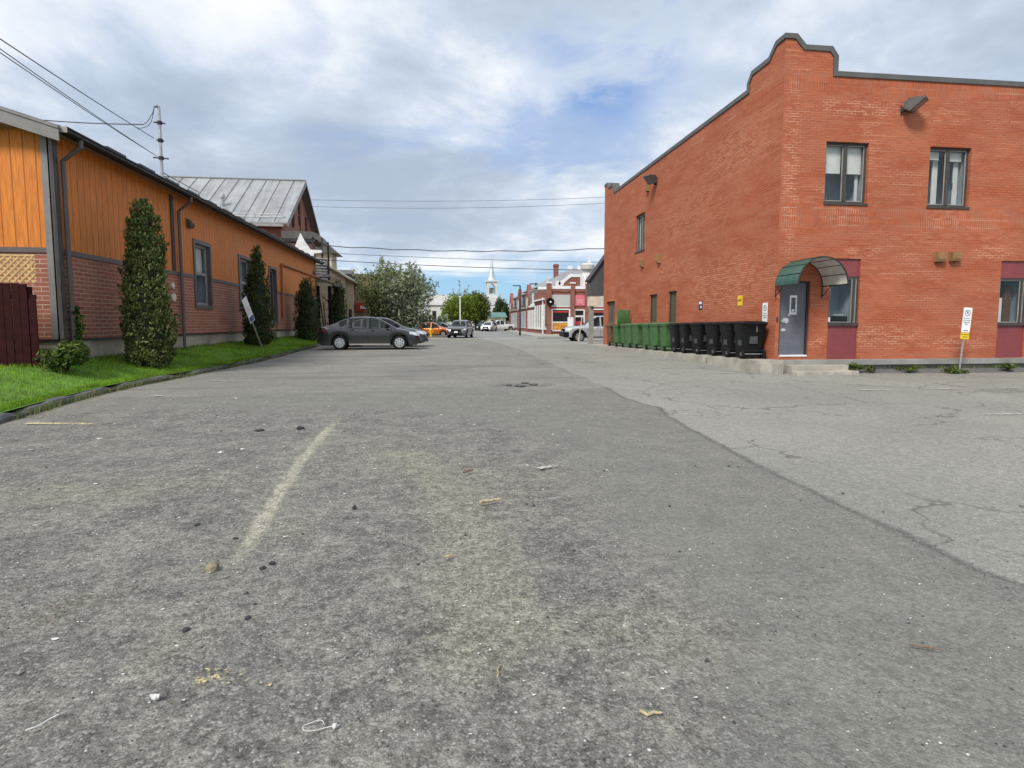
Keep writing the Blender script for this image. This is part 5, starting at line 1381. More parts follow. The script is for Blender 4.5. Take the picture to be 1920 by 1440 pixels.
    if not low:
        u = MB(); ztop = max(z for _, z in S['roof'])
        for xs_ in ([.0, -.95] if kind != 'pickup' else [.35]):
            for sy in (-.36, .36):
                u.box(xs_ - .12, xs_ + .05, sy - .24, sy + .24, .90, ztop - .42, bev=.05); u.box(xs_ - .10, xs_ + .0, sy - .13, sy + .13, ztop - .40, ztop - .24, bev=.04)
        u.build('seats', SEAT, t)
        u = MB(); u.box(fx0 + .28, fx0 + .48, -hw * .7, hw * .7, .9, interp(S['hood'], fx0 + .4) + .06, bev=.03); u.tube([(fx0 + .16 + .0 * a, -.36 + .17 * cos(a), ztop - .44 + .17 * sin(a)) for a in np.linspace(0, 2 * pi, 15)], .016, 6); u.build('dashboard', BLACK, t)
    # wheels
    for a in S['ax']:
        for sgn in (-1, 1):
            r = S['r']; yc = sgn * (hw - .115)
            w_ = MB(); w_.lathe([(r * .66, -.105), (r * .93, -.11), (r, -.08), (r, .08), (r * .93, .11), (r * .66, .105)], (a, yc, r), 'y', 28); w_ = w_.build('wheel', RUBBER, t, smooth=True)
            yo = yc + sgn * .103
            s_ = MB(); ns = 8
            for k in range(ns):
                an = 2 * pi * k / ns; M = Matrix.Translation((a, yo, r)) @ Matrix.Rotation(an, 4, 'Y')
                s_.prism([M @ Vector(p) for p in ((-.024, 0, r * .1), (.024, 0, r * .1), (.046, 0, r * .61), (-.046, 0, r * .61))], (0, sgn * .022, 0))
            s_.lathe([(r * .20, -.02), (r * .20, .026), (r * .1, .032)] if sgn > 0 else [(r * .1, -.032), (r * .20, -.026), (r * .20, .02)], (a, yo, r), 'y', 14)
            for k in range(28):
                a0, a1_ = 2 * pi * k / 28, 2 * pi * (k + 1) / 28
                s_.face([(a + q * cos(v), yo + sgn * .024, r + q * sin(v)) for q, v in ((r * .57, a0), (r * .68, a0), (r * .68, a1_), (r * .57, a1_))])
            s_.build('rim', ALLOY, w_)
    if detail:
        zf = interp(S['hood'], L / 2 - .14)
        for sgn in (-1, 1):
            def sp(x, z, k=.006): return (x, sgn * (width(x) + k), z)
            zl_ = {'sedan': .70, 'suv': .80, 'pickup': .92}[kind]
            h = MB(); h.mesh([(x, sgn * (width(x) * f + .010), z) for x, f, z in ((L / 2 - .52, 1., zl_ + .10), (L / 2 - .50, 1., zl_ + .00), (L / 2 - .18, .995, zl_ - .08), (L / 2 - .07, .93, zl_ - .07), (L / 2 - .05, .80, zl_ + .0), (L / 2 - .22, .97, zl_ + .07))], [(0, 1, 2, 5), (5, 2, 3, 4)]); h.build('headlight', CLEARLAMP, t)
            h = MB(); x0 = -L / 2; h.prism([(x0 + .03, sgn * hw * .60, zl_ + .10), (x0 + .03, sgn * hw * .60, zl_ + .28), (x0 + .10, sgn * (hw * .93), zl_ + .28), (x0 + .42, sgn * (hw * .99), zl_ + .24), (x0 + .36, sgn * (hw * .995), zl_ + .10), (x0 + .07, sgn * hw * .92, zl_ + .08)], (-.012, sgn * .012, 0)); h.build('tail_light', REDLAMP, t)
            h = MB(); xm = {'sedan': .78, 'suv': .78, 'pickup': 1.0}[kind]; zm = interp(bl, xm) + .10; h.box(xm - .06, xm + .07, sgn * (hw * .90), sgn * (hw * .90 + .20), zm - .05, zm + .09, bev=.03); h.build('wing_mirror', paint if kind != 'sedan' else BLACK, t, smooth=True)
            for xd in [(a + .10) for a, c in S['side'][-2:]]:
                h = MB(); z = interp(bl, xd) - .085; h.box(xd - .02, xd + .15, sgn * (width(xd) * .985), sgn * (width(xd) * .985 + .028), z - .014, z + .016, bev=.008); h.build('door_handle', paint, t)
            h = MB(); cuts = [S['side'][-1][1] + .05, S['side'][-1][0] - .03, S['side'][-2][0] - .02]
            for xd in cuts:
                zz = [(bot(xd) + .10) + (interp(bl, xd) - .02 - bot(xd) - .10) * i / 6 for i in range(7)]
                for z0, z1 in zip(zz[:-1], zz[1:]):
                    def yy(z):
                        zb = bot(xd); zs_ = interp(S['hood'], xd) - .10; f = (z - zb) / (zs_ - zb); w_ = width(xd)
                        return w_ * float(np.interp(f, [0, .3, .66, 1, 1.3], [.94, .985, 1., .985, .93])) + .003
                    h.face([(xd - .006, sgn * yy(z0), z0), (xd + .006, sgn * yy(z0), z0), (xd + .006, sgn * yy(z1), z1), (xd - .006, sgn * yy(z1), z1)])
            h.build('door_seam', BLACK, t)
            h = MB(); h.box(S['ax'][0] + S['r'] + .09, S['ax'][1] - S['r'] - .09, sgn * (hw * .93), sgn * (hw * .965), S['zb'] - .015, S['zb'] + .05, bev=.01); h.build('sill', LIGHTTRIM if kind == 'sedan' else PLASTIC_BLACK, t)
            if trim_low:
                for a in S['ax']:
                    h = MB(); R0, R1 = S['r'] + .05, S['r'] + .14; N = 14
                    for k in range(N):
                        a0, a1_ = pi * k / N, pi * (k + 1) / N
                        h.face([(a + q * cos(v), sgn * (hw * .995 + .012), S['r'] + q * sin(v)) for q, v in ((R0, a0), (R1, a0), (R1, a1_), (R0, a1_))])
                    h.build('arch_trim', PLASTIC_BLACK, t)
        g = MB(); zg = {'sedan': .50, 'suv': .66, 'pickup': .80}[kind]
        g.box(L / 2 - .10, L / 2 + .012, -hw * .52, hw * .52, zg - .10, zg + .14, bev=.02); g.build('grille', BLACK, t)
        g = MB(); g.box(L / 2 - .12, L / 2 + .016, -hw * .62, hw * .62, S['zb'] + .04, zg - .13, bev=.02); g.build('lower_intake', PLASTIC_BLACK, t)
        if plate:
            g = MB(); g.box(L / 2 + .012, L / 2 + .022, -.15, .15, zg - .16, zg - .02); g.build('number_plate', SIGNWHITE, t)
    t.location = loc; t.rotation_euler = (0, 0, rz); return t
zc = gz(26)
sed = car('sedan', carpaint('paint_graphite', (.020, .024, .026), .3), 'dark grey sedan parked with its tail to the grass, nearest of the parked cars', (-3.05, 27.5, zc + .004), radians(1.5))
s2 = car('sedan', carpaint('paint_mid_grey', (.06, .065, .072), .4), 'second grey sedan hidden behind the nearest dark grey one, only its bonnet in view', (-2.78, 30.5, gz(30.5) + .004), radians(-2))
spo = MB(); spo.box(-2.24, -2.02, -.62, .62, 1.045, 1.075, bev=.012); spo.build('spoiler', MATS['paint_graphite'], sed) if False else None
q = AY(857, 632, 52)
car('suv', carpaint('paint_bluish_grey', (.115, .12, .135), .5), 'grey crossover driving toward the camera at the end of the lot', (q.x + .35, 53.0, .004), radians(-103), trim_low=True, name='oncoming_car')
q = AY(812, 625, 66)
car('suv', carpaint('paint_orange', (.55, .13, .012), .2), 'small orange hatchback parked beyond the yellow hydrant', (q.x, 66, -.2), radians(-12), name='parked_car')
car('sedan', carpaint('paint_pale_blue', (.35, .42, .50), .4), 'pale blue sedan parked behind the orange hatchback', (AY(832, 620, 71).x, 71, -.1), radians(-25))
car('suv', carpaint('paint_black', (.015, .015, .017), .3), 'black car far off beside the clipped green tree', (AY(903, 615, 100).x, 100, -.1), radians(-95), low=True)
car('pickup', carpaint('paint_white', (.72, .73, .74), .05), 'white pickup truck far off, half hidden by the row of brick shops', (AY(936, 617, 96).x, 96, -.05), radians(200), low=True)
car('suv', MATS['paint_white'], 'white car far off in front of the white pickup truck', (AY(917, 617, 92).x, 92, -.05), radians(-110), low=True)
sv = car('pickup', carpaint('paint_silver', (.50, .53, .56), .5, .3), 'silver off-roader with dark bumper sticking out from behind the brick building', (0, 0, 0), 0, trim_low=True)
m_ = MB(); m_.box(2.45, 2.84, -.93, .93, .40, .74, bev=.06); m_.build('bumper', PLASTIC_BLACK, sv)
sv.location = (11.5, 40.4, .004); sv.rotation_euler = (0, 0, radians(178))
b_ = MB(); q = AX(1098, 640, 9.7)
lp = thing('leaning_board', (9.55, 38.6, 0), 'pale leaning planks in front of the silver off-roader', 'plank'); b_.tube([(9.5, 38.9, .0), (9.72, 38.7, 1.9)], .035, 6); b_.build('plank', CREAM, lp)

# ------------------------------------------------------------------ brick house with the metal roof, behind the orange building
HB = brick_mat('old_house_brick', (.34, .105, .07), (.27, .082, .055), (.30, .19, .15), (.35, .25, .2), .3)
hx = -11.0; hy0, hym, hy1 = 44.2, 50.0, 55.8; hze, hzr = 8.75, 12.7
hh = thing('brick_house', (hx, hym, 0), 'tall old brick house with a standing seam metal roof behind the orange building', 'house')
m_ = MB(); m_.wall((hx, hy0, 0), (0, 1, 0), [(0, 0), (hy1 - hy0, 0), (hy1 - hy0, hze), ((hy1 - hy0) / 2, hzr - .25), (0, hze)], [(3.0, 4.0, 8.7, 10.3), (5.2, 6.4, 9.2, 11.0), (7.6, 8.6, 8.7, 10.3), (4.6, 5.9, 5.6, 7.9)], .18, Vector((-1, 0, 0)))
m_.face([(hx, hy0, 0), (hx - 26, hy0, 0), (hx - 26, hy0, hze), (hx, hy0, hze)]); m_.face([(hx, hy1, 0), (hx - 26, hy1, 0), (hx - 26, hy1, hze), (hx, hy1, hze)])
m_.build('brick_wall', HB, hh)
for a, b, c, d in [(3.0, 4.0, 8.7, 10.3), (5.2, 6.4, 9.2, 11.0), (7.6, 8.6, 8.7, 10.3), (4.6, 5.9, 5.6, 7.9)]:
    framed(hh, (hx, hy0, 0), (0, 1, 0), (-1, 0, 0), a, b, c, d, fr=.08, sink=.1, rails=(((c + d) / 2, .06),), glass=DARKGLASS, fmat=BROWNMETAL)
def seam_roof():
    m, T, b = newmat('seam_metal_roof'); v = objco(T); x = T.n('ShaderNodeSeparateXYZ', {0: v}).outputs
    n = T.noise(v, .5, 5, .6); n2 = T.noise(T.n('ShaderNodeVectorMath', {0: v, 1: (2.5, .25, .25)}, operation='MULTIPLY').outputs[0], 1.2, 5, .6)
    c = T.mix(T.ss(T.m('ADD', T.m('MULTIPLY', n, .5), T.m('MULTIPLY', n2, .5)), .35, .65), (.27, .275, .28), (.42, .43, .43))
    pn = T.n('ShaderNodeTexWhiteNoise', {'W': T.m('FLOOR', T.m('DIVIDE', x[0], 1.05))}, noise_dimensions='1D').outputs[0]
    t = T.ss(pn, 0, 1, .93, 1.07); c = T.mix(1., c, T.n('ShaderNodeCombineColor', {0: t, 1: t, 2: t}).outputs[0], 'MULTIPLY')
    T.link(c, b.inputs['Base Color']); b.inputs['Metallic'].default_value = .35; b.inputs['Roughness'].default_value = .45; return m
SEAM = seam_roof()
m_ = MB(); s_ = (hzr - hze) / (hym - hy0); oy = .55; xo = hx + .55
for sg in (1, -1):
    ye = hy0 - oy if sg > 0 else hy1 + oy; zE = hze - oy * s_
    m_.prism([(xo, ye, zE), (xo, hym, hzr), (xo, hym, hzr + .10), (xo, ye, zE + .10)], (-28, 0, 0))
rf = m_.build('roof', SEAM, hh)
m_ = MB()
for i in range(26):
    x = xo - .9 - i * 1.05; m_.prism([(x, hy0 - oy, hze - oy * s_ + .10), (x, hym, hzr + .10), (x, hym, hzr + .15), (x, hy0 - oy, hze - oy * s_ + .15)], (-.035, 0, 0))
m_.tube([(xo, hym, hzr + .13), (xo - 28, hym, hzr + .13)], .08, 6); m_.build('roof_seam', pm('seam_dark_metal', (.16, .165, .17), .5, .1, 2, metal=.3), rf)  # seams and ridge roll in a darker metal than the roof sheets
m_ = MB()
for sg in (1, -1):
    ye = hy0 - oy if sg > 0 else hy1 + oy; zE = hze - oy * s_
    m_.prism([(xo + .004, ye, zE - .22), (xo + .004, hym, hzr - .24), (xo + .004, hym, hzr - .002), (xo + .004, ye, zE - .002)], (.05, 0, 0))
    m_.prism([(hx + .002, ye, zE - .06), (hx + .002, hym, hzr - .05), (hx + .002, hym, hzr - .02), (hx + .002, ye, zE - .03)], (.55, 0, 0))
m_.build('barge_board', TRIM1, rf)
m_ = MB(); m_.box(hx - 6.5, xo - .3, hy0 - oy - .04, hy0 - oy + .14, hze - oy * s_ - .22, hze - oy * s_ - .02); m_.box(hx - 26, hx, hy0 - oy + .14, hy0 - .002, hze - oy * s_ - .12, hze - oy * s_ - .08); m_.build('eave_board', LIGHTTRIM, rf)
m_ = MB(); yy = hy0 - oy + .5
for z in (.32, .52): m_.tube([(xo - .4, yy, hze - oy * s_ + z + .2), (hx - 6.5, yy, hze - oy * s_ + z + .2)], .025, 6)
for i in range(4): m_.box(xo - .5 - i * 1.9, xo - .44 - i * 1.9, yy - .03, yy + .03, hze - .3, hze + .45)
m_.build('snow_guard', GALV, rf)
q = AY(407, 384, 44.5); tq = (q.x, 45.6, hze + (45.6 - hy0) * s_)
m_ = MB(); m_.tube([(tq[0], tq[1], tq[2] - .2), (tq[0], tq[1], tq[2] + .75)], .13, 10); m_.tube([(tq[0], tq[1], tq[2] + .72), (tq[0], tq[1], tq[2] + 1.0)], [.2, .16], 10); m_.build('roof_vent', GALV, rf)
m_ = MB(); m_.box(hx + .002, hx + .10, hym - .12, hym + .12, 8.4, hzr - .6); m_.build('brick_pier', HB, hh)
# covered balcony with curved roof, white gable and spiral stair
bc = thing('covered_balcony', (-9.4, 44.5, 0), 'dark curved balcony roof on slim posts above a white gabled porch beside the brick house', 'balcony')
cz = AY(600, 436, 44).z
m_ = MB(); N = 12; y0, y1 = 43.6, 46.2
arc = [(-8.55 - .75 * (1 - cos(pi / 2 * k / N)) * 0 + .0, 0) for k in range(N)]
prof = [(-10.9, cz + .02), (-8.8, cz), (-8.42, cz - .14), (-8.20, cz - .40), (-8.12, cz - .75)]
m_.prism([(x, y0, z) for x, z in prof] + [(-8.28, y0, cz - .75), (-8.36, y0, cz - .62), (-8.6, y0, cz - .52), (-10.9, y0, cz - .50)], (0, y1 - y0, 0)); m_.build('curved_roof', BROWNMETAL, bc)
m_ = MB(); m_.box(-10.9, -8.6, y0 + .02, y0 + .1, cz - .72, cz - .515); m_.build('roof_valance', DARKMETAL, bc)
for x, y in ((-8.75, y0 + .06), (-8.14, y0 + .1), (-8.14, y1 - .1)):
    m_ = MB(); m_.box(x - .06, x + .06, y - .06, y + .06, 4.6, cz - .4); m_.build('post', DARKMETAL, bc)
m_ = MB(); m_.box(-11.3, -8.0, y0, y1, 4.75, 4.95); m_.build('balcony_floor', GREYTRIM, bc)
m_ = MB()
for k in range(7): m_.box(-8.12, -8.08, y0 + .1 + k * .4, y0 + .14 + k * .4, 4.95, 5.9)
m_.box(-8.13, -8.07, y0, y1, 5.9, 5.96); m_.box(-10.6, -8.1, y0 - .03, y0 + .03, 5.9, 5.96); m_.build('railing', DARKMETAL, bc)
gp_ = [AY(552, 464, 43.2), AY(563, 437, 43.2), AY(571, 452, 43.2), AY(582, 468, 43.2), AY(603, 469, 43.2), AY(602, 474, 43.2), AY(590, 475, 43.2), AY(589, 486, 43.2), AY(575, 484, 43.2)]
pg = thing('white_porch_gable', (gp_[0].x, 43.2, 0), 'bright white pointed porch gable showing above the black gutter', 'porch')
m_ = MB(); m_.prism([p for p in gp_], (0, .35, 0)); m_.build('gable_face', WHITE, pg)
m_ = MB(); m_.box(-10.6, -9.0, 43.3, 43.5, .2, 5.2); m_.build('porch_wall', WHITE, pg)
ss_ = thing('spiral_stair', (-8.4, 42.9, 0), 'grey metal spiral stair with curved ribbed guards behind the orange building', 'staircase')
m_ = MB()
for k in range(9):
    z = AY(605, 486 + k * 5.4, 42.9).z; m_.tube([(-8.5 + .75 * cos(a), 42.9 + .75 * sin(a), z + .09 * a / pi) for a in np.linspace(-pi, .3, 14)], .05, 6)
m_.build('curved_guard', GALV, ss_)
m_ = MB(); m_.tube([(-8.5, 42.9, .1), (-8.5, 42.9, 6.2)], .06, 8)
for k in range(14):
    a = k * .45; z = .35 + k * .33; m_.prism([(-8.5 + .05 * cos(a), 42.9 + .05 * sin(a), z), (-8.5 + .8 * cos(a - .2), 42.9 + .8 * sin(a - .2), z), (-8.5 + .8 * cos(a + .2), 42.9 + .8 * sin(a + .2), z)], (0, 0, .04))
m_.build('treads', DARKMETAL, ss_)
po = thing('timber_porch', (-8.2, 43.5, 0), 'dark timber porch with black posts and a sloping roof behind the third cedar', 'porch')
m_ = MB(); A_, B_ = AY(597, 521, 42.2), AY(658, 552, 47.0)
m_.prism([(-9.2, 41.6, A_.z + .25), (-7.0, 41.6, A_.z - .55), (-7.0, 41.6, A_.z - .43), (-9.2, 41.6, A_.z + .37)], (0, 5.2, 0)); m_.build('porch_roof', BROWNMETAL, po)
for x, y in ((-8.15, 41.8), (-7.35, 41.8), (-7.2, 46.3)):
    m_ = MB(); m_.box(x - .11, x + .11, y - .11, y + .11, 0, 3.9); m_.build('post', BLACK, po)
m_ = MB(); m_.tube([(-7.9, 42, 3.2), (-7.4, 42, 2.75)], .04, 6); m_.tube([(-8.1, 42.1, 3.1), (-7.75, 42.1, .3)], .05, 6); m_.tube([(-7.85, 42.1, 2.8), (-7.7, 42.1, .3)], .04, 6); m_.build('brace', DARKMETAL, po)

# ------------------------------------------------------------------ stone house, tan building with the red sign
STONE = brick_mat('pale_stone_blocks', (.62, .52, .37), (.50, .40, .27), (.42, .35, .26), (.5, .44, .36), .5, bw=.75, rh=.32, ms=.03, weather=.2, wcol=(.2, .16, .11))
sh = thing('stone_house', (-10.6, 58, 0), 'pale stone house with a low pitched gable behind the timber porch', 'house')
m_ = MB(); m_.wall((-8.75, 58, 0), (-1, 0, 0), [(0, 0), (6, 0), (6, 5.6), (2.1, 7.0), (0, 5.75)], [], .1, Vector((0, 1, 0))); m_.face([(-8.75, 58, 0), (-8.75, 66, 0), (-8.75, 66, 5.7), (-8.75, 58, 5.7)]); m_.build('stone_wall', STONE, sh)
m_ = MB(); m_.prism([(-8.2, 57.6, 5.42), (-10.85, 57.6, 7.02), (-10.85, 57.6, 7.2), (-8.2, 57.6, 5.6)], (0, 8.5, 0)); m_.prism([(-10.85, 57.6, 7.02), (-15, 57.6, 5.3), (-15, 57.6, 5.48), (-10.85, 57.6, 7.2)], (0, 8.5, 0)); m_.build('roof', pm('roof_edge_cream', (.50, .46, .38), .6, .1, 2), sh)
m_ = MB(); m_.box(-11.9, -10.3, 60.0, 63, 5.5, 8.3); m_.build('stair_tower', STONE, sh)
m_ = MB(); m_.prism([(-12.2, 59.6, 8.2), (-9.7, 59.6, 8.2), (-10.8, 59.6, 9.2), (-12.2, 59.6, 9.2)], (0, 3.8, 0)); m_.build('tower_roof', BROWNMETAL, sh)
tb = thing('tan_building', (-7, 64, 0), 'plain tan walled building with a dark flat roof behind the grey green trees', 'building')
m_ = MB(); m_.box(-13, -2.6, 64, 74, 0, 6.1); m_.build('wall', pm('tan_stucco', (.34, .24, .165), .85, .1, .6), tb)
m_ = MB(); m_.box(-13.2, -2.4, 63.7, 74, 6.1, 6.5); m_.build('roof', BROWNMETAL, tb)
q = AY(676, 576, 63.6); rs = thing('red_sign', (q.x, 63.6, q.z), 'small red sign on the tan wall beside the grey green trees', 'sign'); m_ = MB(); m_.box(q.x - .42, q.x + .36, 63.55, 63.95, q.z - .45, q.z + .45, bev=.03); m_.build('sign_plate', pm('sign_red', (.55, .035, .03), .45, .06), rs)
m_ = MB(); m_.box(q.x - .0, q.x + .62, 63.48, 63.545, q.z - .16, q.z + .14); m_.build('white_band', SIGNWHITE, rs)
q = AY(657, 590, 50); t = thing('letter_box', (q.x, 50, 0), 'dark narrow box on a thin post in front of the stone house', 'letter box'); m_ = MB(); m_.box(q.x - .12, q.x + .12, 49.9, 50.1, 1.6, 2.5, bev=.02); m_.build('box', DARKMETAL, t); m_ = MB(); m_.tube([(q.x + .02, 50, 0), (q.x + .02, 50, 1.62)], .03, 6); m_.build('post', DARKMETAL, t)

# ------------------------------------------------------------------ trees of the street
def limbs(base, H, W, nb, seed, up=.72, r0=.12, start=.05):
    """upright branching skeleton: list of curved limbs (points)"""
    r = random.Random(seed); out = []
    for i in range(nb):
        a = 2 * pi * (i + r.random()) / nb * 1.618; sp = r.random() ** .65
        h = H * (1 - .42 * sp * r.uniform(.5, 1.05)) * r.uniform(.86, 1.0); w_ = W * sp * .5
        P = []
        for k in range(7):
            t = k / 6; e = t ** 1.15
            P.append(Vector((base[0] + cos(a) * w_ * (e ** .85) + r.gauss(0, .03) * H * .15 * t, base[1] + sin(a) * w_ * (e ** .85) + r.gauss(0, .03) * H * .15 * t, base[2] + h * (start + (1 - start) * t))))
        out.append(P)
    return out
def leafy(name, label, base, H, W, nb, n, leaf, mat, seed, spread=.45, group=None, cat='tree', lo=.18, droop=0.0, trunk=.13, start=.05, twig=3):
    t = thing(name, base, label, cat, group); rng = np.random.default_rng(seed); Ls = limbs(base, H, W, nb, seed, start=start); tr = MB()
    if start > .1: tr.tube([(base[0], base[1], base[2] - .2), (base[0], base[1], base[2] + H * start * 1.3)], [trunk, trunk * .75], 8)
    for P in Ls: tr.tube(P, [trunk * .55 * (1 - k / 7.2) for k in range(7)], 5)
    segs = []
    r2 = random.Random(seed + 1)
    for P in Ls:
        segs.append((P, 1.0))
        for j in range(twig):
            k = r2.uniform(1.5, 5.6); i = int(k); o = P[i].lerp(P[min(6, i + 1)], k - i); a = r2.uniform(0, 6.28); l = W * r2.uniform(.08, .22)
            Q = [o, o + Vector((cos(a) * l * .6, sin(a) * l * .6, l * .5)), o + Vector((cos(a) * l, sin(a) * l, l * (1.1 - droop)))]
            tr.tube(Q, [.022, .014, .006], 4); segs.append((Q, .55))
    tr.build('trunk', BARK, t)
    wts = np.array([w_ * sum((Q[k + 1] - Q[k]).length for k in range(len(Q) - 1)) for Q, w_ in segs]); ks = rng.choice(len(segs), n, p=wts / wts.sum())
    C_ = np.zeros((n, 3)); N_ = np.zeros((n, 3)); u = rng.uniform(0, 1, n)
    for i in range(n):
        Q, w_ = segs[ks[i]]; f = lo + (1 - lo) * u[i] if w_ == 1.0 else u[i]; f *= (len(Q) - 1); j = min(len(Q) - 2, int(f)); p = Q[j].lerp(Q[j + 1], f - j)
        tip = f / (len(Q) - 1); s_ = spread * W * .16 * (1.25 - .95 * tip) * w_ ** .4
        d = rng.normal(0, 1, 3) * s_; d[2] *= .8
        C_[i] = (p.x + d[0], p.y + d[1], p.z + d[2]); N_[i] = d / (np.linalg.norm(d) + 1e-6) + np.array([0, 0, .5])
    C_[:, 2] = np.maximum(C_[:, 2], base[2] + .1)
    leaf_mesh('crown', C_, N_, leaf, mat, t, rng, .5, .6); return t
SILVER = leaf_mat('grey_green_leaves', (.15, .185, .12), (.29, .33, .21), (.46, .50, .36), .45)
MOSS = leaf_mat('moss_green_leaves', (.13, .165, .065), (.25, .30, .11), (.40, .44, .20), .45)
FRESH = leaf_mat('fresh_green_leaves', (.06, .10, .012), (.14, .20, .018), (.23, .30, .045), .4)
DEEP = leaf_mat('deep_green_leaves', (.022, .045, .014), (.055, .09, .022), (.10, .135, .04), .3)
q = AY(722, 620, 58); leafy('shrubby_tree', 'left of the two bushy grey green trees, its shoots rising against the sky', (q.x, 58, 0), 7.9, 5.9, 34, 12500, .12, MOSS, 41, .42, 'grey green trees by the street', lo=.06, twig=5)
q = AY(768, 622, 57); leafy('shrubby_tree', 'right of the two bushy grey green trees, paler and looser', (q.x, 57, 0), 7.5, 6.2, 32, 12000, .12, SILVER, 42, .42, 'grey green trees by the street', lo=.06, twig=5)
q = AY(668, 620, 60); leafy('shrubby_tree', 'low grey green growth against the tan wall left of the bushy trees', (q.x + 1.6, 61.5, 0), 2.2, 2.4, 9, 2200, .13, MOSS, 43, .6, 'grey green trees by the street', lo=.05)
for i, (px, w_, h_, lab) in enumerate(((800, 3.0, 3.0, 'sparse low shrub right of the grey green trees'), (822, 2.6, 2.6, 'small pale shrub left of the clipped green tree'))):
    q = AY(px, 622, 74); leafy('shrub', lab, (q.x, 74, 0), h_, w_, 9, 1600, .12, SILVER if i else MOSS, 50 + i, .5, None, 'shrub', lo=.1)
def ball_tree(name, label, x, y, z, w_, h, n, leaf, mat, seed, group=None, base=.0):
    t = thing(name, (x, y, z), label, 'tree', group); rng = np.random.default_rng(seed); k = 26
    d = rng.normal(size=(k, 3)); d /= np.linalg.norm(d, axis=1)[:, None]; cc = d * np.array([w_ * .33, w_ * .33, h * .32]) * rng.uniform(.5, 1, k)[:, None]; cc[:, 2] += h * (base + (1 - base) * .5)
    kk = rng.integers(0, k, n); e = rng.normal(size=(n, 3)); e /= np.linalg.norm(e, axis=1)[:, None]
    C_ = cc[kk] + e * (rng.uniform(.25, 1, n) ** .5)[:, None] * np.array([w_ * .21, w_ * .21, h * .19]); C_[:, 2] = np.maximum(C_[:, 2], .1); C_ += np.array([x, y, z])
    leaf_mesh('crown', C_, e + np.array([0, 0, .35]), leaf, mat, t, rng, .55); tr = MB(); tr.tube([(x, y, z - .2), (x, y, z + h * .4), (x, y, z + h * .7)], [.22, .16, .06], 7)
    r2 = random.Random(seed)
    for i in range(6):
        a = r2.uniform(0, 6.28); tr.tube([(x, y, z + h * .3), (x + w_ * .15 * cos(a), y + w_ * .15 * sin(a), z + h * .5), (x + w_ * .28 * cos(a), y + w_ * .28 * sin(a), z + h * .7)], [.1, .06, .02], 5)
    tr.build('trunk', BARK, t)
q = AY(866, 612, 104); ball_tree('round_tree', 'dense bright green tree with a trimmed dome behind the white light pole', q.x - .2, 104, -.1, 8.6, 7.4, 12000, .16, FRESH, 61)
q = AY(896, 612, 105); ball_tree('round_tree', 'dense darker green tree just left of the church spire', q.x - .3, 106, -.1, 6.6, 7.6, 10000, .16, leaf_mat('dull_green_leaves', (.035, .06, .010), (.085, .125, .016), (.15, .19, .035), .35), 62)
q = AY(868, 540, 100); leafy('thin_tree', 'thin leafless looking treetop poking above the dense green dome', (q.x, 110, -.1), 10.6, 4.2, 12, 700, .12, SILVER, 63, .5, None, 'tree', lo=.7, start=.3)
for i, (px, hh_, ww, lab) in enumerate(((936, 9.0, 3.6, 'dark green tree right beside the church spire'), (948, 7.8, 3.6, 'dark green tree between the spire and the brick gables'), (929, 6.5, 3.0, 'smaller dark tree at the foot of the church spire'))):
    q = AY(px, 606, 150 + i * 3); ball_tree('dark_tree', lab, q.x, 150 + i * 3, -.1, ww, hh_, 2600, .22, DEEP, 64 + i, 'dark trees by the church')
q = AY(935, 604, 125); leafy('bare_bush', 'pale leafless bush in front of the small house with the teal roof', (q.x, 125, -.1), 3.2, 4.0, 16, 600, .1, SILVER, 71, .4, None, 'bush', twig=5)
# distant row of trees along the horizon
FAR = leaf_mat('distant_leaves', (.03, .045, .022), (.05, .07, .03), (.08, .10, .045), .1)
rng = np.random.default_rng(77); n = 16000; X_ = rng.uniform(-240, 330, n); hmax = 6 + 2.2 * np.sin(X_ * .09) + 1.6 * np.sin(X_ * .23 + 1) + rng.normal(0, .5, n); C_ = np.column_stack([X_, 320 + rng.normal(0, 8, n), rng.uniform(0, 1, n) ** .7 * hmax])
class _P: location = (0, 0, 0)
fw = leaf_mesh('distant_wood', C_, np.tile([0, -1., .5], (n, 1)), .9, FAR, None, rng, .7); fw['kind'] = 'stuff'

# ------------------------------------------------------------------ church
CH = pm('church_white', (.56, .57, .57), .6, .08, .3); CHR = pm('spire_tin', (.55, .57, .58), .45, .08, .4, metal=.3)
q = AY(922, 604, 230); x, y = q.x, 230.
ch = thing('church', (x, y, 0), 'white church with a tall pointed tin spire far down the street', 'church')
m_ = MB(); m_.box(x - 2.7, x + 2.7, y - 2.7, y + 2.7, 0, 11.2); m_.box(x - 2.95, x + 2.95, y - 2.95, y + 2.95, 8.2, 8.7); m_.box(x - 2.0, x + 2.0, y - 2.0, y + 2.0, 11.2, 12.6); m_.build('tower', CH, ch)
m_ = MB()
for sx in (-1, 1):
    for sy in (-1, 1): m_.box(x + sx * 1.65 - .38, x + sx * 1.65 + .38, y + sy * 1.65 - .38, y + sy * 1.65 + .38, 12.6, 17.2)
m_.box(x - 2.4, x + 2.4, y - 2.4, y + 2.4, 17.2, 17.8)
for sy in (-1, 1):
    pts = [(x - 1.3, y + sy * 1.7, 17.2), (x - 1.3, y + sy * 1.7, 15.6)] + [(x + 0.9 * cos(a), y + sy * 1.7, 15.2 + 1.3 * sin(a)) for a in np.linspace(pi, 0, 9)] + [(x + 1.3, y + sy * 1.7, 15.6), (x + 1.3, y + sy * 1.7, 17.2)]
    m_.prism(pts, (0, .3 * sy, 0))
m_.build('belfry', CH, ch)
m_ = MB(); m_.box(x - .9, x + .9, y - .4, y + .4, 12.6, 15.0); m_.build('louvre', pm('louvre_grey', (.30, .31, .32), .6, .1, 1), ch)
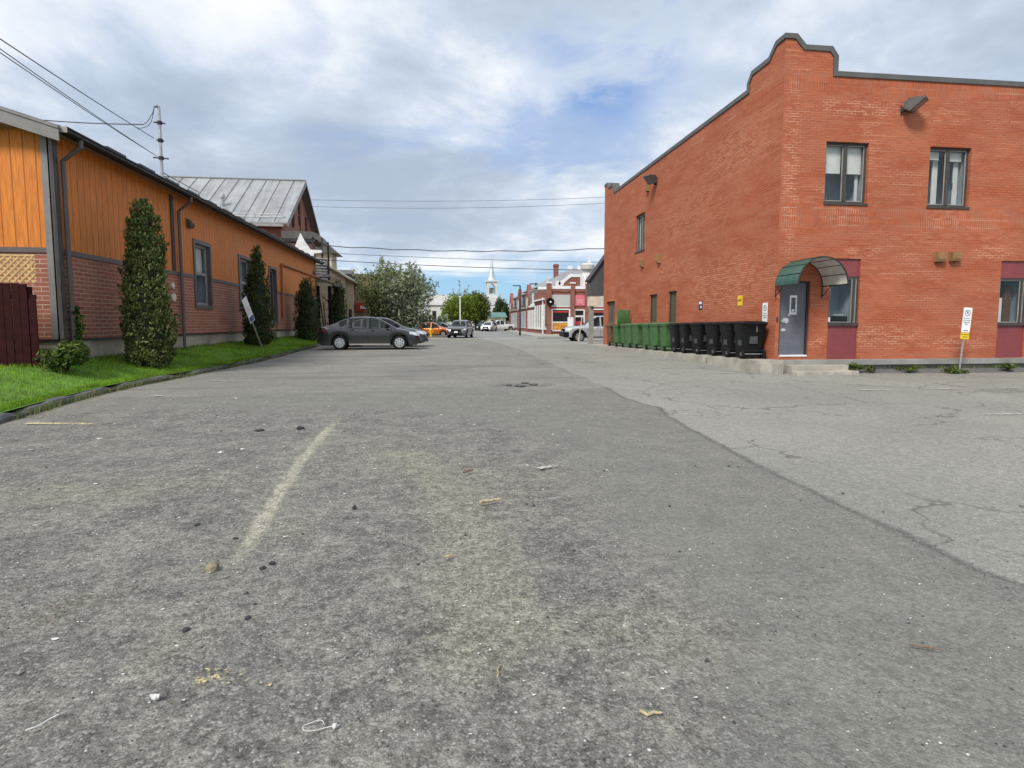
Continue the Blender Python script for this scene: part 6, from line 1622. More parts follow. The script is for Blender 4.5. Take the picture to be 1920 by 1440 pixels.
m_ = MB(); m_.lathe([(1.85, 17.7), (1.5, 18.2), (1.25, 18.9), (.60, 23.2), (.15, 26.9), (.03, 28.3)], (x, y, 0), 'z', 8); m_.build('spire', CHR, ch)
for sx in (-1, 1): m_ = MB(); m_.lathe([(.6, 8), (.6, 10.5), (.05, 13.0)], (x + sx * 3.4, y, 0), 'z', 8); m_.build('corner_turret', CHR, ch)
m_ = MB(); m_.box(x - 8, x + 8, y + 3, y + 40, 0, 7); m_.prism([(x - 8.4, y + 3, 7), (x + 8.4, y + 3, 7), (x, y + 3, 12)], (0, 38, 0)); m_.build('nave', CH, ch)

# small houses far off
def house(label, px0, px1, ytop, yeave, Y, wm, rm, name='house', gable=True):
    a, b = AY(px0, ytop, Y), AY(px1, yeave, Y); ze_ = b.z; t = thing(name, ((a.x + b.x) / 2, Y, 0), label, 'house')
    m_ = MB(); m_.box(a.x, b.x, Y, Y + 9, -.2, ze_); m_.build('wall', wm, t)
    m_ = MB(); m_.prism([(a.x - .4, Y - .4, ze_), (a.x - .4, Y + 9.4, ze_), (a.x - .4, Y + 4.5, a.z)], (b.x - a.x + .8, 0, 0)); m_.build('roof', rm, t)
    for k in range(2):
        xm = a.x + (b.x - a.x) * (.3 + .4 * k); m_ = MB(); m_.box(xm - .5, xm + .5, Y - .05, Y - .003, ze_ * .35, ze_ * .75); m_.build('window', DARKGLASS, t)
    return t
house('big white house with a pale roof right of the grey green trees', 800, 846, 552, 572, 150, pm('white_wall', (.55, .53, .48), .8, .08, .5), pm('pale_roof', (.42, .40, .38), .8, .1, .5))
house('small cream house with a teal roof below the church', 914, 948, 585, 595, 140, pm('cream_wall', (.50, .44, .30), .8, .08, .5), pm('teal_roof', (.10, .20, .19), .7, .1, .5))
house('grey roofed house at the left behind the stone house', 560, 650, 500, 530, 90, pm('grey_wall', (.30, .28, .26), .8, .08, .5), pm('slate_roof', (.09, .09, .10), .7, .1, .5))

# ------------------------------------------------------------------ corner shop and the row of brick shops
SB = brick_mat('shop_brick', (.27, .065, .038), (.21, .052, .032), (.22, .11, .085), (.4, .3, .25), .3, ms=.012)
SBX, SBY = 11.83, 62.0
cs = thing('corner_shop', (SBX, SBY, 0), 'brick corner shop with white framed display windows and grey sign panels', 'shop')
m_ = MB(); m_.box(SBX, SBX + 14, SBY, SBY + 9, 0, 5.05); m_.build('brick_wall', SB, cs)
def fz(py): return AY(1050, py, SBY - .2).z
def fx_(px): return AY(px, 600, SBY - .2).x
for px0, px1 in ((1025, 1033.5), (1070, 1077), (1097.5, 1103.5), (1141, 1148)):
    m_ = MB(); m_.box(fx_(px0), fx_(px1), SBY - .28, SBY - .002, 0, fz(531.5)); m_ = m_.build('pilaster', SB, cs)
    c_ = MB(); c_.box(fx_(px0) - .06, fx_(px1) + .06, SBY - .36, SBY + .1, fz(531.5), fz(529)); c_.build('pilaster_cap', WHITE, m_)
m_ = MB(); m_.box(SBX + .3, SBX + 14, SBY - .14, SBY - .003, fz(541.5), fz(536)); m_.build('parapet_band', WHITE, cs)
m_ = MB(); m_.box(SBX + .3, SBX + 14, SBY - .10, SBY - .003, fz(546.5), fz(541.6)); m_.build('brick_band', SB, cs)
PAN = pm('sign_panel_grey', (.42, .44, .42), .6, .05, 1)
for px0, px1 in ((1034, 1069.5), (1104, 1141)):
    m_ = MB(); m_.box(fx_(px0), fx_(px1), SBY - .1, SBY - .004, fz(573.5), fz(552.5)); m_ = m_.build('sign_panel', PAN, cs)
    c_ = MB(); c_.box(fx_(px0), fx_(px1), SBY - .13, SBY - .102, fz(575), fz(573.6)); c_.build('panel_edge', WHITE, m_)
    m_ = MB(); m_.box(fx_(px0), fx_(px1), SBY - .12, SBY - .004, fz(578.5), fz(575.1)); m_.build('brick_band', SB, cs)
    m_ = MB(); m_.box(fx_(px0) + .05, fx_(px1) - .05, SBY - .055, SBY - .01, fz(619), fz(579)); w = m_.build('display_window', DARKGLASS, cs)
    c_ = MB(); a, b = fx_(px0), fx_(px1)
    for q in ((a, a + .14, 619, 579), (b - .14, b, 619, 579), (a + .14, b - .14, 621, 619), (a + .14, b - .14, 581, 578.8)): c_.box(q[0], q[1], SBY - .14, SBY - .01, fz(q[2]), fz(q[3]))
    c_.build('window_frame', WHITE, w)
    c_ = MB(); c_.box(a + .14, b - .14, SBY - .09, SBY - .06, fz(586), fz(583)); c_.build('red_strip', pm('shop_red', (.36, .05, .03), .5), w)
    if px0 < 1050:
        c_ = MB(); zz = [(0, 604), (.5, 603.5), (.8, 604.5), (1.05, 606), (1.3, 604), (1.6, 605), (1.85, 606.2), (1.95, 606)]
        c_.prism([(a + .16, SBY - .066, fz(618.5))] + [(a + .16 + u, SBY - .066, fz(v)) for u, v in zz] + [(a + 2.1, SBY - .066, fz(618.5))], (0, -.01, 0)); c_.build('poster', pm('poster_ochre', (.50, .22, .035), .6, .45, 3), w)
        c_ = MB(); c_.box(a + .16, a + 2.0, SBY - .10, SBY - .08, fz(605), fz(603)); c_.build('poster_top', WHITE, w)
px0, px1 = 1077.5, 1097
m_ = MB(); m_.box(fx_(px0), fx_(px1), SBY - .1, SBY - .004, fz(573), fz(553)); pk = m_.build('pink_sign', pm('sign_pink', (.58, .16, .20), .55, .1, 2), cs)
c_ = MB()
for zz, w_ in ((562, .85), (566, .6)): c_.box((fx_(px0) + fx_(px1)) / 2 - w_ / 2, (fx_(px0) + fx_(px1)) / 2 + w_ / 2, SBY - .115, SBY - .101, fz(zz + 1.2), fz(zz))
c_.build('faded_words', pm('pink_pale', (.72, .42, .44), .6), pk)
m_ = MB(); m_.box(fx_(1078.5), fx_(1096), SBY - .06, SBY - .01, fz(618), fz(581)); dr = m_.build('shop_door', DARKGLASS, cs)
c_ = MB()
for q in ((1077.5, 1079, 618, 580), (1094.5, 1097, 618, 580), (1079, 1094.5, 594.5, 591.5), (1079, 1094.5, 582, 580)): c_.box(fx_(q[0]), fx_(q[1]), SBY - .12, SBY - .01, fz(q[2]), fz(q[3]))
c_.build('door_frame', WHITE, dr)
c_ = MB(); c_.box(fx_(1081), fx_(1092), SBY - .09, SBY - .065, fz(609), fz(602.5)); c_.build('red_goods', pm('goods_red', (.42, .03, .035), .5), dr)
q = AY(1068.5, 604, SBY - .6); t = thing('folding_sign', (q.x, SBY - .9, .14), 'white board standing on the pavement between shop window and door', 'sign'); m_ = MB(); m_.box(q.x - .32, q.x + .32, SBY - .95, SBY - .88, .14, 1.95, bev=.02); m_.build('board', WHITE, t)
t = thing('hanging_sign', (SBX - .1, SBY - .4, 4), 'black round hanging sign at the brick corner of the shop', 'sign'); q = AY(1032, 566, SBY - .55); m_ = MB(); m_.lathe([(.40, -.05), (.44, 0), (.40, .05)], (q.x, SBY - .55, q.z), 'y', 18); m_.build('disc', BLACK, t); m_ = MB(); m_.lathe([(.10, -.01), (.10, .01)], (q.x, SBY - .62, q.z), 'y', 10); m_.build('white_mark', SIGNWHITE, t); m_ = MB(); m_.tube([(SBX - .02, SBY - .3, q.z + .2), (q.x, SBY - .55, q.z + .45)], .03, 6); m_.build('bracket', BLACK, t)
# roof gear
t = thing('roof_ventilator', (AY(1100, 530, 64).x, 64, 5.05), 'white round ventilator with a boxy fan unit on the corner shop roof', 'roof unit'); X0 = AY(1092, 530, 64).x
m_ = MB(); m_.box(X0, X0 + 1.6, 64, 65, 5.05, 6.9); m_.build('fan_unit', WHITE, t); m_ = MB(); m_.lathe([(.35, 6.9), (.35, 7.1), (.75, 7.35), (.82, 7.8), (.6, 8.0)], (X0 + .7, 64.5, 0), 'z', 16); m_.build('cowl', pm('cowl_grey', (.5, .5, .48), .5, .15, 2), t)
m_ = MB(); m_.lathe([(.36, -.01), (.36, .01)], (X0 + 1.0, 63.985, 6.2), 'y', 16); m_.build('fan_grille', GREYTRIM, t); m_ = MB(); m_.tube([(X0 + .3, 63.8, 6.6), (X0 + .3, 63.7, 4.9), (X0 + .2, 63.6, 4.5)], .16, 8); m_.build('duct', WHITE, t)
for i, px in enumerate((1046, 1052)):
    q = AY(px, 533, 63.5); t = thing('roof_dish', (q.x, 63.5, 5.05), ['left of the two small white roof dishes on the corner shop', 'right of the two small white roof dishes on the corner shop'][i], 'roof dish', 'small roof dishes'); m_ = MB(); m_.tube([(q.x, 63.5, 5.05), (q.x, 63.5, q.z)], .05, 6); m_.build('stem', WHITE, t); m_ = MB(); m_.lathe([(.02, .08), (.2, .03), (.3, -.05)], (q.x, 63.45, q.z + .1), 'y', 12); m_.build('dish', WHITE, t)
# the row: three gabled fronts facing the street
def shop_row(y0, y1, label, seed, white):
    t = thing('brick_shop', (SBX + .2, (y0 + y1) / 2, 0), label, 'shop', 'brick shops in a row'); L_ = y1 - y0; xw = SBX + .03 * (y0 - SBY) + .02
    m_ = MB(); m_.box(xw, xw + 8, y0 + .02, y1 - .02, 0, 3.6); m_.build('brick_wall', SB, t)
    m_ = MB(); m_.prism([(xw + .05, y0 + .02, 3.6), (xw + 4, y0 + .02, 5.9), (xw + 4, y0 + .02, 3.6)], (0, L_ - .04, 0)); m_.build('roof', pm('shop_roof_dark', (.06, .055, .055), .8, .2, 1), t)
    g = MB(); ym = y0 + L_ * .80; g.prism([(xw - .12, ym - 1.6, 3.3), (xw - .12, ym + 1.6, 3.3), (xw - .12, ym + 1.6, 4.6), (xw - .12, ym + .35, 6.2), (xw - .12, ym, 6.5), (xw - .12, ym - .35, 6.2), (xw - .12, ym - 1.6, 4.6)], (.5, 0, 0)); gb_ = g.build('brick_gable', SB, t)
    g = MB(); g.prism([(xw - .135, ym + .85 * cos(a), 4.0 + .8 * sin(a)) for a in np.linspace(0, 2 * pi, 15)[:-1]], (-.03, 0, 0)); g.build('gable_panel', pm('gable_cream', (.5, .47, .42), .6, .1, 1), gb_)
    for k in range(2):
        yd = y0 + L_ * (.16 + .30 * k); d_ = MB(); d_.box(xw - .02, xw + 2.5, yd - .9, yd + .9, 3.62, 5.35); d_ = d_.build('dormer', BROWNMETAL if not white else WHITE, t)
        g = MB(); g.box(xw - .09, xw - .024, yd - .55, yd + .55, 3.85, 5.1); g.build('dormer_window', pm('dormer_glass', (.20, .24, .28), .15, .1, 2), d_)
        g = MB(); g.box(xw - .3, xw + 2.6, yd - 1.05, yd + 1.05, 5.352, 5.5); g.build('dormer_roof', LIGHTTRIM, d_)
    c_ = MB(); c_.box(xw - .2, xw - .003, y0 + .3, ym - 1.8, 3.35, 3.58); c_.build('cornice', LIGHTTRIM if not white else WHITE, t)
    n_ = max(3, int(L_ * .7 / 1.15))
    for k in range(n_):
        a = y0 + .6 + k * (L_ * .70) / n_; g = MB(); g.box(xw - .05, xw - .004, a, a + .72, .75, 2.9); g = g.build('shop_window', DARKGLASS, t)
        c_ = MB(); c_.box(xw - .14, xw - .004, a + .73, a + .98, .6, 3.0); c_.box(xw - .13, xw - .004, a, a + .72, .6, .74); c_.build('window_pilaster', WHITE if white else pm('greyish_pilaster', (.40, .41, .44), .6, .1, 1), g)
    d_ = MB(); d_.box(xw - .06, xw - .004, ym - .8, ym + .8, 0, 3.0); d_.build('entrance_surround', pm('entrance_maroon', (.20, .03, .03), .5, .1, 1), t)
shop_row(62.1 + 9, 80, 'nearest brick shop of the street row, with white window pilasters and dormers', 1, True)
shop_row(80, 91, 'middle brick shop of the street row, with grey window pilasters', 2, False)
shop_row(91, 104, 'farthest brick shop of the street row, next to the white pickup', 3, False)
# shop's own side wall
for k in range(5):
    a = 62.9 + k * 1.5
    g = MB(); g.box(SBX - .06, SBX - .004, a, a + .95, .8, 3.3); g = g.build('side_window', DARKGLASS, cs); c_ = MB(); c_.box(SBX - .15, SBX - .004, a + .96, a + 1.3, .6, 3.4); c_.box(SBX - .15, SBX - .004, a, a + .95, .6, .79); c_.build('window_pilaster', WHITE, g)
g = MB(); g.tube([(SBX - .12, 64.6, .1), (SBX - .12, 64.6, 3.9), (SBX - .05, 65.2, 4.1)], .09, 8); g.build('downpipe', WHITE, cs)
g = MB(); g.box(SBX - .3, SBX - .004, 64.2, 71, 3.9, 4.05); g.build('cornice', WHITE, cs)
for z_ in (1.4, 4.6):
    g = MB(); g.box(SBX - .08, SBX - .004, 62.2, 62.8, z_, z_ + 1.5); g.build('notice_board', CREAM, cs)
# large building behind with the hipped grey roof
bb = thing('hip_roof_building', (18, 78, 0), 'large brick building with a hipped grey roof and brick chimney behind the corner shop', 'building')
a, b, r0, r1 = AY(1012, 537, 76), AY(1178, 537, 76), AY(1085, 503, 80), AY(1150, 503, 80)
m_ = MB(); m_.box(a.x + .5, b.x, 76, 90, 0, a.z - .2); m_.build('brick_wall', SB, bb)
m_ = MB(); zE = AY(1060, 525, 76).z; zE = a.z - .1
e0 = [(a.x - .3, 75.3, zE), (b.x, 75.3, zE), (b.x, 91, zE), (a.x - .3, 91, zE)]; rd = [(a.x + 5.2, 80.5, r0.z), (b.x - 3, 80.5, r0.z)]
m_.face([e0[0], e0[1], rd[1], rd[0]]); m_.face([e0[3], e0[0], rd[0]]); m_.face([e0[2], e0[3], rd[0], rd[1]]); m_.face([e0[1], e0[2], rd[1]]); rfb = m_.build('roof', pm('hip_roof_grey', (.24, .25, .26), .6, .1, .4), bb)
m_ = MB(); m_.box(a.x - .35, b.x, 75.2, 75.6, zE - .6, zE - .005); m_.build('eave_board', WHITE, bb)
m_ = MB(); gx0, gx1 = AY(1042, 530, 75).x, AY(1098, 530, 75).x
m_.prism([(gx0, 74.9, zE - .55), (gx1 + 2.2, 74.9, zE - .55), (gx1 + 2.2, 74.9, zE + 1.25), (gx0 + 2.0, 74.9, zE + 1.25)], (0, .25, 0)); m_.build('wall_gable', SB, bb)
m_ = MB(); m_.prism([(gx0 - .2, 74.8, zE - .4), (gx0 + 2.0, 74.8, zE + 1.26), (gx1 + 2.4, 74.8, zE + 1.26), (gx1 + 2.4, 74.8, zE + 1.65), (gx0 + 1.9, 74.8, zE + 1.65), (gx0 - .2, 74.8, zE + .0)], (0, .4, 0)); m_.build('gable_trim', WHITE, bb)
c0, c1 = AY(1039.5, 517, 79), AY(1047.5, 495, 79); m_ = MB(); m_.box(c0.x, c1.x, 79, 79.7, c0.z - 1.5, c1.z); m_.box(c0.x - .07, c1.x + .07, 78.93, 79.77, c1.z - .3, c1.z - .1); m_.build('chimney', SB, rfb)
for px in (1070, 1088, 1106, 1118): q = AY(px, 504, 80); m_ = MB(); m_.box(q.x - .3, q.x + .3, 80.2, 80.8, q.z - .25, q.z + .45); m_.build('roof_vent', WHITE, rfb)
m_ = MB(); q = AY(1107, 500, 80); m_.lathe([(.45, q.z), (.4, q.z + .6), (.12, q.z + .8), (.1, q.z + 1.2)], (q.x, 80.5, 0), 'z', 10); m_.build('cupola', WHITE, rfb)

# ------------------------------------------------------------------ street furniture
HY = pm('hydrant_yellow', (.62, .40, .02), .45, .1, 5)
q = AY(808, 627, 55); hy = thing('fire_hydrant', (q.x, 55, .05), 'yellow fire hydrant on the verge at the end of the lot', 'hydrant')
m_ = MB(); m_.lathe([(.17, .05), (.17, .10), (.11, .12), (.11, .62), (.15, .64), (.15, .68), (.12, .72), (.10, .84), (.04, .92), (.04, .98)], (q.x, 55, 0), 'z', 14); m_.build('barrel', HY, hy, smooth=True)
for s in (-1, 1): m_ = MB(); m_.lathe([(.07, -.08), (.07, .08)], (q.x + s * .15, 55, .52), 'x', 10); m_.build('nozzle', HY, hy)
mb = MB(); mb.prism([(q.x - 3.5, 53.6, 0), (q.x + 1.3, 54.0, 0), (q.x + 1.6, 55.2, 0), (q.x - 1, 58, 0), (q.x - 4.5, 58, 0)], (0, 0, .10)); mb.build('verge', pm('verge_soil', (.12, .10, .06), .95, .3, 2), kind='structure')
q = AY(863, 610, 75); lp = thing('light_pole', (q.x, 75, 0), 'plain white light pole in front of the trimmed green tree', 'light pole'); tp = AY(863, 556, 75); m_ = MB(); m_.tube([(q.x, 75, -.2), (q.x, 75, tp.z)], [.10, .07], 8); m_.build('pole', WHITE, lp); m_ = MB(); m_.box(q.x - .16, q.x + .16, 74.86, 75.14, tp.z - .1, tp.z + .05); m_.build('lamp_head', WHITE, lp)
q = AY(975, 627, 61); tp = AY(975, 535.5, 61); sl = thing('street_lamp', (q.x, 61, 0), 'tall black street lamp with one arm to the left, before the brick shops', 'street lamp'); m_ = MB(); m_.tube([(q.x, 61, -.1), (q.x, 61, .9), (q.x, 61, tp.z)], [.13, .09, .07], 8); m_.build('pole', DARKMETAL, sl); m_ = MB(); m_.box(q.x - .75, q.x + .06, 60.9, 61.1, tp.z - .06, tp.z + .03); m_.build('lamp_arm', DARKMETAL, sl)
q = AY(1004.5, 600, 112); tp = AY(1004.5, 530, 112); up = thing('utility_pole', (q.x, 112, 0), 'wooden utility pole with a crossarm behind the brick shops', 'utility pole'); m_ = MB(); m_.tube([(q.x, 112, -.2), (q.x, 112, tp.z)], .16, 7); m_.build('pole', BARK, up); m_ = MB(); m_.box(q.x - 1.2, q.x + .4, 111.8, 112, tp.z - .35, tp.z - .15); m_.build('crossarm', BARK, up)
q = AY(752, 600, 68); tp = AY(752, 498, 68); up = thing('utility_pole', (q.x, 68, 0), 'dark utility pole rising between the two grey green trees', 'utility pole'); m_ = MB(); m_.tube([(q.x, 68, -.2), (q.x, 68, tp.z)], .10, 7); m_.build('pole', BARK, up)
# lines along the cross street
WY = 57.
for i, (pts, r, lab) in enumerate((([(500, 372), (860, 377), (1240, 364)], .016, 'uppermost thin power line crossing the sky over the street'), ([(500, 384), (860, 390), (1240, 374)], .016, 'second thin power line from the top crossing over the street'),
      ([(500, 452), (900, 471), (1240, 459)], .042, 'thick twisted cable crossing the sky, third from the top'), ([(500, 468), (860, 485), (1240, 493)], .022, 'fourth overhead line, crossing the spire near its tip'),
      ([(500, 480), (860, 500), (1240, 507)], .034, 'lowest overhead line, crossing the middle of the spire'), ([(760, 506), (960, 512), (1240, 500)], .008, 'faint thin wire just below the lowest thick line'))):
    A_, B_, C2 = [AY(p[0], p[1], WY) for p in pts]; P = []
    for k in range(31):
        t_ = k / 30; x = A_.x + (C2.x - A_.x) * t_; u = (B_.x - A_.x) / (C2.x - A_.x)
        z = A_.z * ((t_ - u) * (t_ - 1)) / ((0 - u) * (0 - 1)) + B_.z * (t_ * (t_ - 1)) / (u * (u - 1)) + C2.z * (t_ * (t_ - u)) / (1 * (1 - u))
        if i == 2: z += .05 * sin(k * 1.9)
        P.append((x, WY, z))
    m_ = MB(); m_.tube(P, r, 5); tag(m_.build('power_line', CABLE), lab, 'power line', 'power lines over the cross street')

# ------------------------------------------------------------------ weeds, stones and litter
WEED = leaf_mat('weed_leaves', (.03, .06, .012), (.07, .115, .02), (.15, .19, .04), .3)
for i, (px, py, r, h, n, lab) in enumerate(((1600, 692, .16, .28, 260, 'green weed clump at the right end of the concrete steps'), (1630, 690, .20, .14, 160, 'low weeds on the front ledge, second clump from the steps'), (1705, 690, .3, .14, 220, 'low weeds on the front ledge, left of the parking sign'), (1790, 700, .34, .16, 420, 'spreading weeds round the foot of the parking sign post'), (1890, 688, .22, .2, 240, 'weed clump on the front ledge at the right edge'))):
    q = AY(px, py, 14.1 if i != 3 else 13.9); bush('weed_clump', q.x, q.y, max(.02, q.z - .08), r, h, n, lab, 80 + i, WEED, .035, 'weeds', 'weeds along the front ledge', 8)
def rock(name, px, py, s, mat, label, seed, cat='stone', flat=.6):
    q = GG(px, py); r = random.Random(seed); bm = bmesh.new(); bmesh.ops.create_icosphere(bm, subdivisions=2, radius=1)
    f = [r.uniform(.7, 1.2) for _ in range(6)]
    for v in bm.verts:
        k = 1 + .22 * sin(v.co.x * 3 + f[0] * 9) + .18 * sin(v.co.y * 4 + f[1] * 9) + r.uniform(-.08, .08); v.co = Vector((v.co.x * f[2] * k, v.co.y * f[3] * k, v.co.z * flat * k)) * s
    m_ = MB(); bm.verts.index_update(); m_.mesh([v.co + q + Vector((0, 0, s * flat * .55)) for v in bm.verts], [[v.index for v in fc.verts] for fc in bm.faces]); bm.free()
    o = m_.build(name, mat); tag(o, label, cat); return o
RUBBLE = pm('broken_asphalt', (.085, .085, .083), .9, .45, 14, bump=.8)
STN = pm('tan_stone', (.22, .19, .13), .9, .3, 20, bump=.5); LUMP = pm('asphalt_lump', (.035, .035, .037), .9, .3, 20, bump=.5)
rock('stone', 397, 1070, .038, STN, 'tan brown stone lying on the asphalt, lower left', 1, flat=.8)
rock('asphalt_chunk', 511, 1058, .022, LUMP, 'dark crumb of asphalt right of the tan stone, upper of the pair', 2); rock('asphalt_chunk', 492, 1066, .022, LUMP, 'dark crumb of asphalt nearest to the right of the tan stone', 3, flat=.35)
rock('asphalt_chunk', 348, 1183, .022, LUMP, 'flat dark lump on the asphalt below the tan stone', 4, flat=.4); rock('asphalt_chunk', 466, 1160, .014, LUMP, 'small black crumb between the dark lump and the dirt streak', 5)
rock('asphalt_chunk', 565, 805, .05, LUMP, 'dark lump near the upper end of the tan dirt streak', 6); rock('asphalt_chunk', 486, 808, .07, LUMP, 'flat dark patch of rubble left of the upper dirt streak', 7, flat=.2)
rock('asphalt_chunk', 664, 953, .022, LUMP, 'small dark lump in the middle of the rough asphalt', 8); rock('asphalt_chunk', 370, 985, .03, LUMP, 'flat dark rubble above the tan stone', 9, flat=.25); rock('asphalt_chunk', 442, 1010, .02, LUMP, 'tiny dark rubble just above right of the tan stone', 10, flat=.25)
for k, (px, py, s) in enumerate(((955, 722, .10), (975, 724, .13), (1000, 721, .12), (985, 718, .10))):
    rock('pothole_rubble', px, py, s, RUBBLE, ['left piece of dark rubble in the shallow pothole', 'nearest piece of dark rubble in the pothole', 'right piece of dark rubble in the shallow pothole', 'rear piece of dark rubble in the pothole'][k], 30 + k, 'rubble', .12)
def twig(px0, py0, px1, py1, r, mat, label, seed, name='twig', cat='twig'):
    a, b = GG(px0, py0), GG(px1, py1); rr_ = random.Random(seed); P = []
    for k in range(6):
        t_ = k / 5; p = a.lerp(b, t_); P.append((p.x + rr_.gauss(0, .004), p.y + rr_.gauss(0, .006), gz(p.y) + .016 + r + rr_.uniform(0, .004)))
    m_ = MB(); m_.tube(P, [r, r * 1.05, r, r * .95, r * .8, r * .5], 6); tag(m_.build(name, mat), label, cat)
TW = pm('twig_straw', (.40, .33, .20), .8, .25, 30); TW2 = pm('twig_brown', (.16, .10, .065), .8, .25, 30)
twig(1197, 1349, 1240, 1348, .006, TW, 'short pale brown stick at the bottom centre of the asphalt', 1); twig(898, 948, 936, 943, .012, TW, 'straw coloured twig in the middle of the lot', 2)
twig(868, 891, 887, 886, .01, TW2, 'small brown twig above the straw coloured one', 3); twig(1705, 1218, 1765, 1228, .004, TW2, 'thin dark reddish twig at the right side of the asphalt', 4)
twig(835, 1051, 852, 1047, .006, TW, 'tiny straw by the dirt track, below the straw coloured twig', 5); twig(1, 1, 2, 2, .01, TW, 'x', 6) if False else None
twig(48, 1382, 107, 1354, .0028, pm('white_straw', (.7, .7, .68), .5), 'thin white strip lying at the lower left', 7, 'litter_strip', 'litter'); twig(932, 1280, 936, 1257, .003, TW, 'short upright looking straw right of the yellow paint flakes', 8)
PAPER = pm('white_litter', (.60, .60, .57), .7, .08, 20)
def scrap(px, py, w_, h_, label, seed, n=3):
    q = GG(px, py); rr_ = random.Random(seed); m_ = MB()
    c = Vector((0, 0)); N = 9
    P = [(q.x + w_ * .5 * cos(2 * pi * k / N) * rr_.uniform(.5, 1.1), q.y + h_ * .5 * sin(2 * pi * k / N) * rr_.uniform(.5, 1.1), gz(q.y) + .022 + rr_.uniform(-.004, .012)) for k in range(N)]
    ct = (q.x, q.y, gz(q.y) + .03)
    for k in range(N):
        m_.face([P[k], P[(k + 1) % N], ct]); d = Vector((0, 0, -.006)); m_.face([Vector(P[(k + 1) % N]) + d, Vector(P[k]) + d, Vector(ct) + d]); m_.face([P[(k + 1) % N], P[k], Vector(P[k]) + d, Vector(P[(k + 1) % N]) + d])
    tag(m_.build('litter_scrap', PAPER), label, 'litter', 'scraps of white litter')
scrap(293, 1316, 0.046, 0.026, 'crumpled white scrap below the yellow paint flakes', 1); scrap(628, 1372, 0.017, 0.019, 'small white scrap at the bottom, beside the looped string', 2); scrap(972, 1176, 0.021, 0.019, 'white crumb in the middle foreground', 3)
scrap(188, 826, 0.074, 0.037, 'white scrap near the faded yellow line at left', 4); scrap(412, 852, 0.055, 0.037, 'white scrap left of the dirt streak', 5); scrap(455, 846, 0.055, 0.030, 'white scrap nearest to the left of the dirt streak', 6); scrap(442, 749, 0.093, 0.044, 'cream scrap near the kerb', 7); scrap(390, 885, 0.046, 0.026, 'small white scrap above the middle left asphalt', 8)
m_ = MB(); q = GG(588, 1371); m_.tube([(q.x + .035 * cos(a) + .03 * (a > 4) * (a - 4), q.y + .022 * sin(a) * (1 + .4 * sin(2 * a)), .02) for a in np.linspace(0, 5.6, 18)], .0013, 5); tag(m_.build('white_string', PAPER), 'loop of white string lying at the bottom of the asphalt', 'litter')
# loose grit over the rough part
rng = np.random.default_rng(12); n = 5200
yy = 1.2 + rng.uniform(0, 1, n) ** 1.7 * 10.5; xx = rng.uniform(-6, 3.2, n) - (yy - 5) * .12; keep = (xx > -5.9); xx, yy = xx[keep], yy[keep]; n = len(xx)
s_ = rng.uniform(.0025, .0065, n) * (1 + (rng.uniform(0, 1, n) > .96) * 1.6); v = np.zeros((n, 6, 3)); zz = np.array([gz(a) for a in yy]) + .012 * np.sin(xx * .9 + 1.3 * np.sin(yy * .5)) * np.sin(yy * .8 + .6)
an = rng.uniform(0, 6.28, n)
for k, (dx, dy, dz) in enumerate(((1, 0, .3), (0, 1, .35), (-1, 0, .3), (0, -1, .3), (0, 0, .95), (0, 0, -.3))):
    v[:, k, 0] = xx + (dx * np.cos(an) - dy * np.sin(an)) * s_ * rng.uniform(.6, 1.3, n); v[:, k, 1] = yy + (dx * np.sin(an) + dy * np.cos(an)) * s_ * rng.uniform(.6, 1.3, n); v[:, k, 2] = zz + dz * s_
tri = [(0, 1, 4), (1, 2, 4), (2, 3, 4), (3, 0, 4), (1, 0, 5), (2, 1, 5), (3, 2, 5), (0, 3, 5)]
F_ = (np.arange(n)[:, None, None] * 6 + np.array(tri)[None]).reshape(-1, 3)
me = bpy.data.meshes.new('loose_grit'); me.from_pydata(v.reshape(-1, 3).tolist(), [], F_.tolist())
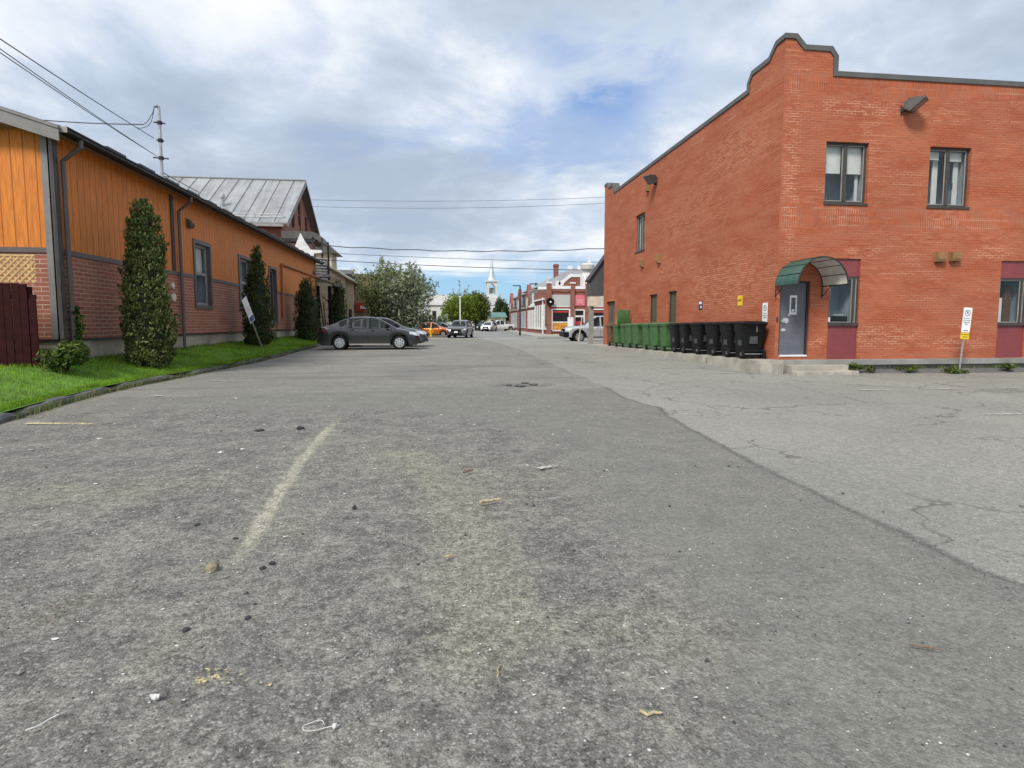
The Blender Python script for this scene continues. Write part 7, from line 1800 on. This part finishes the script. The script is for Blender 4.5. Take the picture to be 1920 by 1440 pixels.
def grit_mat():
    m, T, b = newmat('grit'); r = T.n('ShaderNodeNewGeometry').outputs['Random Per Island']; ramp = T.n('ShaderNodeValToRGB', {0: r}); e = ramp.color_ramp.elements; ramp.color_ramp.interpolation = 'CONSTANT'
    e[0].position = 0; e[0].color = (.045, .046, .05, 1); e[1].position = .55; e[1].color = (.20, .195, .18, 1); x = e.new(.86); x.color = (.55, .55, .53, 1)
    T.link(ramp.outputs[0], b.inputs['Base Color']); b.inputs['Roughness'].default_value = .85; return m
me.materials.append(grit_mat()); o = bpy.data.objects.new('loose_grit', me); COL.objects.link(o); o['kind'] = 'stuff'

# thin flat flakes of white paint and paper over the lot
n = 900; yy = 1.6 + rng.uniform(0, 1, n) ** 1.3 * 9.5; xx = rng.uniform(-6.2, 2.6, n) - (yy - 5) * .05; k_ = (xx > -5.9); xx, yy = xx[k_], yy[k_]; n = len(xx)
s_ = rng.uniform(.003, .008, n) * (.6 + .16 * yy) * (1 + 1.2 * (rng.uniform(0, 1, n) > .92)); an = rng.uniform(0, 6.28, n); zz = np.array([gz(a) for a in yy]) + .012 * np.sin(xx * .9 + 1.3 * np.sin(yy * .5)) * np.sin(yy * .8 + .6) + .006
v = np.zeros((n, 5, 3)); asp = rng.uniform(.3, 1., n)
for k in range(5):
    a = an + k * 1.2566; r_ = s_ * rng.uniform(.6, 1.2, n); v[:, k, 0] = xx + r_ * np.cos(a); v[:, k, 1] = yy + r_ * np.sin(a) * asp; v[:, k, 2] = zz + rng.uniform(0, .005, n)
me = bpy.data.meshes.new('white_flakes'); me.from_pydata(v.reshape(-1, 3).tolist(), [], np.arange(5 * n).reshape(-1, 5).tolist()); me.materials.append(PAPER)
o = bpy.data.objects.new('white_flakes', me); COL.objects.link(o); o['kind'] = 'stuff'
rr = random.Random(91); pts = []
for i in range(2200):
    x = BX + rr.uniform(1.8, 9.5); d = abs(sin(x * 2.1) * sin(x * 5.3 + 1))
    if rr.random() < .15 + .85 * d ** 2: pts.append((x, BY - .26 - abs(rr.gauss(0, .05)), .115))
o = blades('ledge_grass', pts, .11, .006, MATS['dry_grass_blades'], 7, .8); o['kind'] = 'stuff'
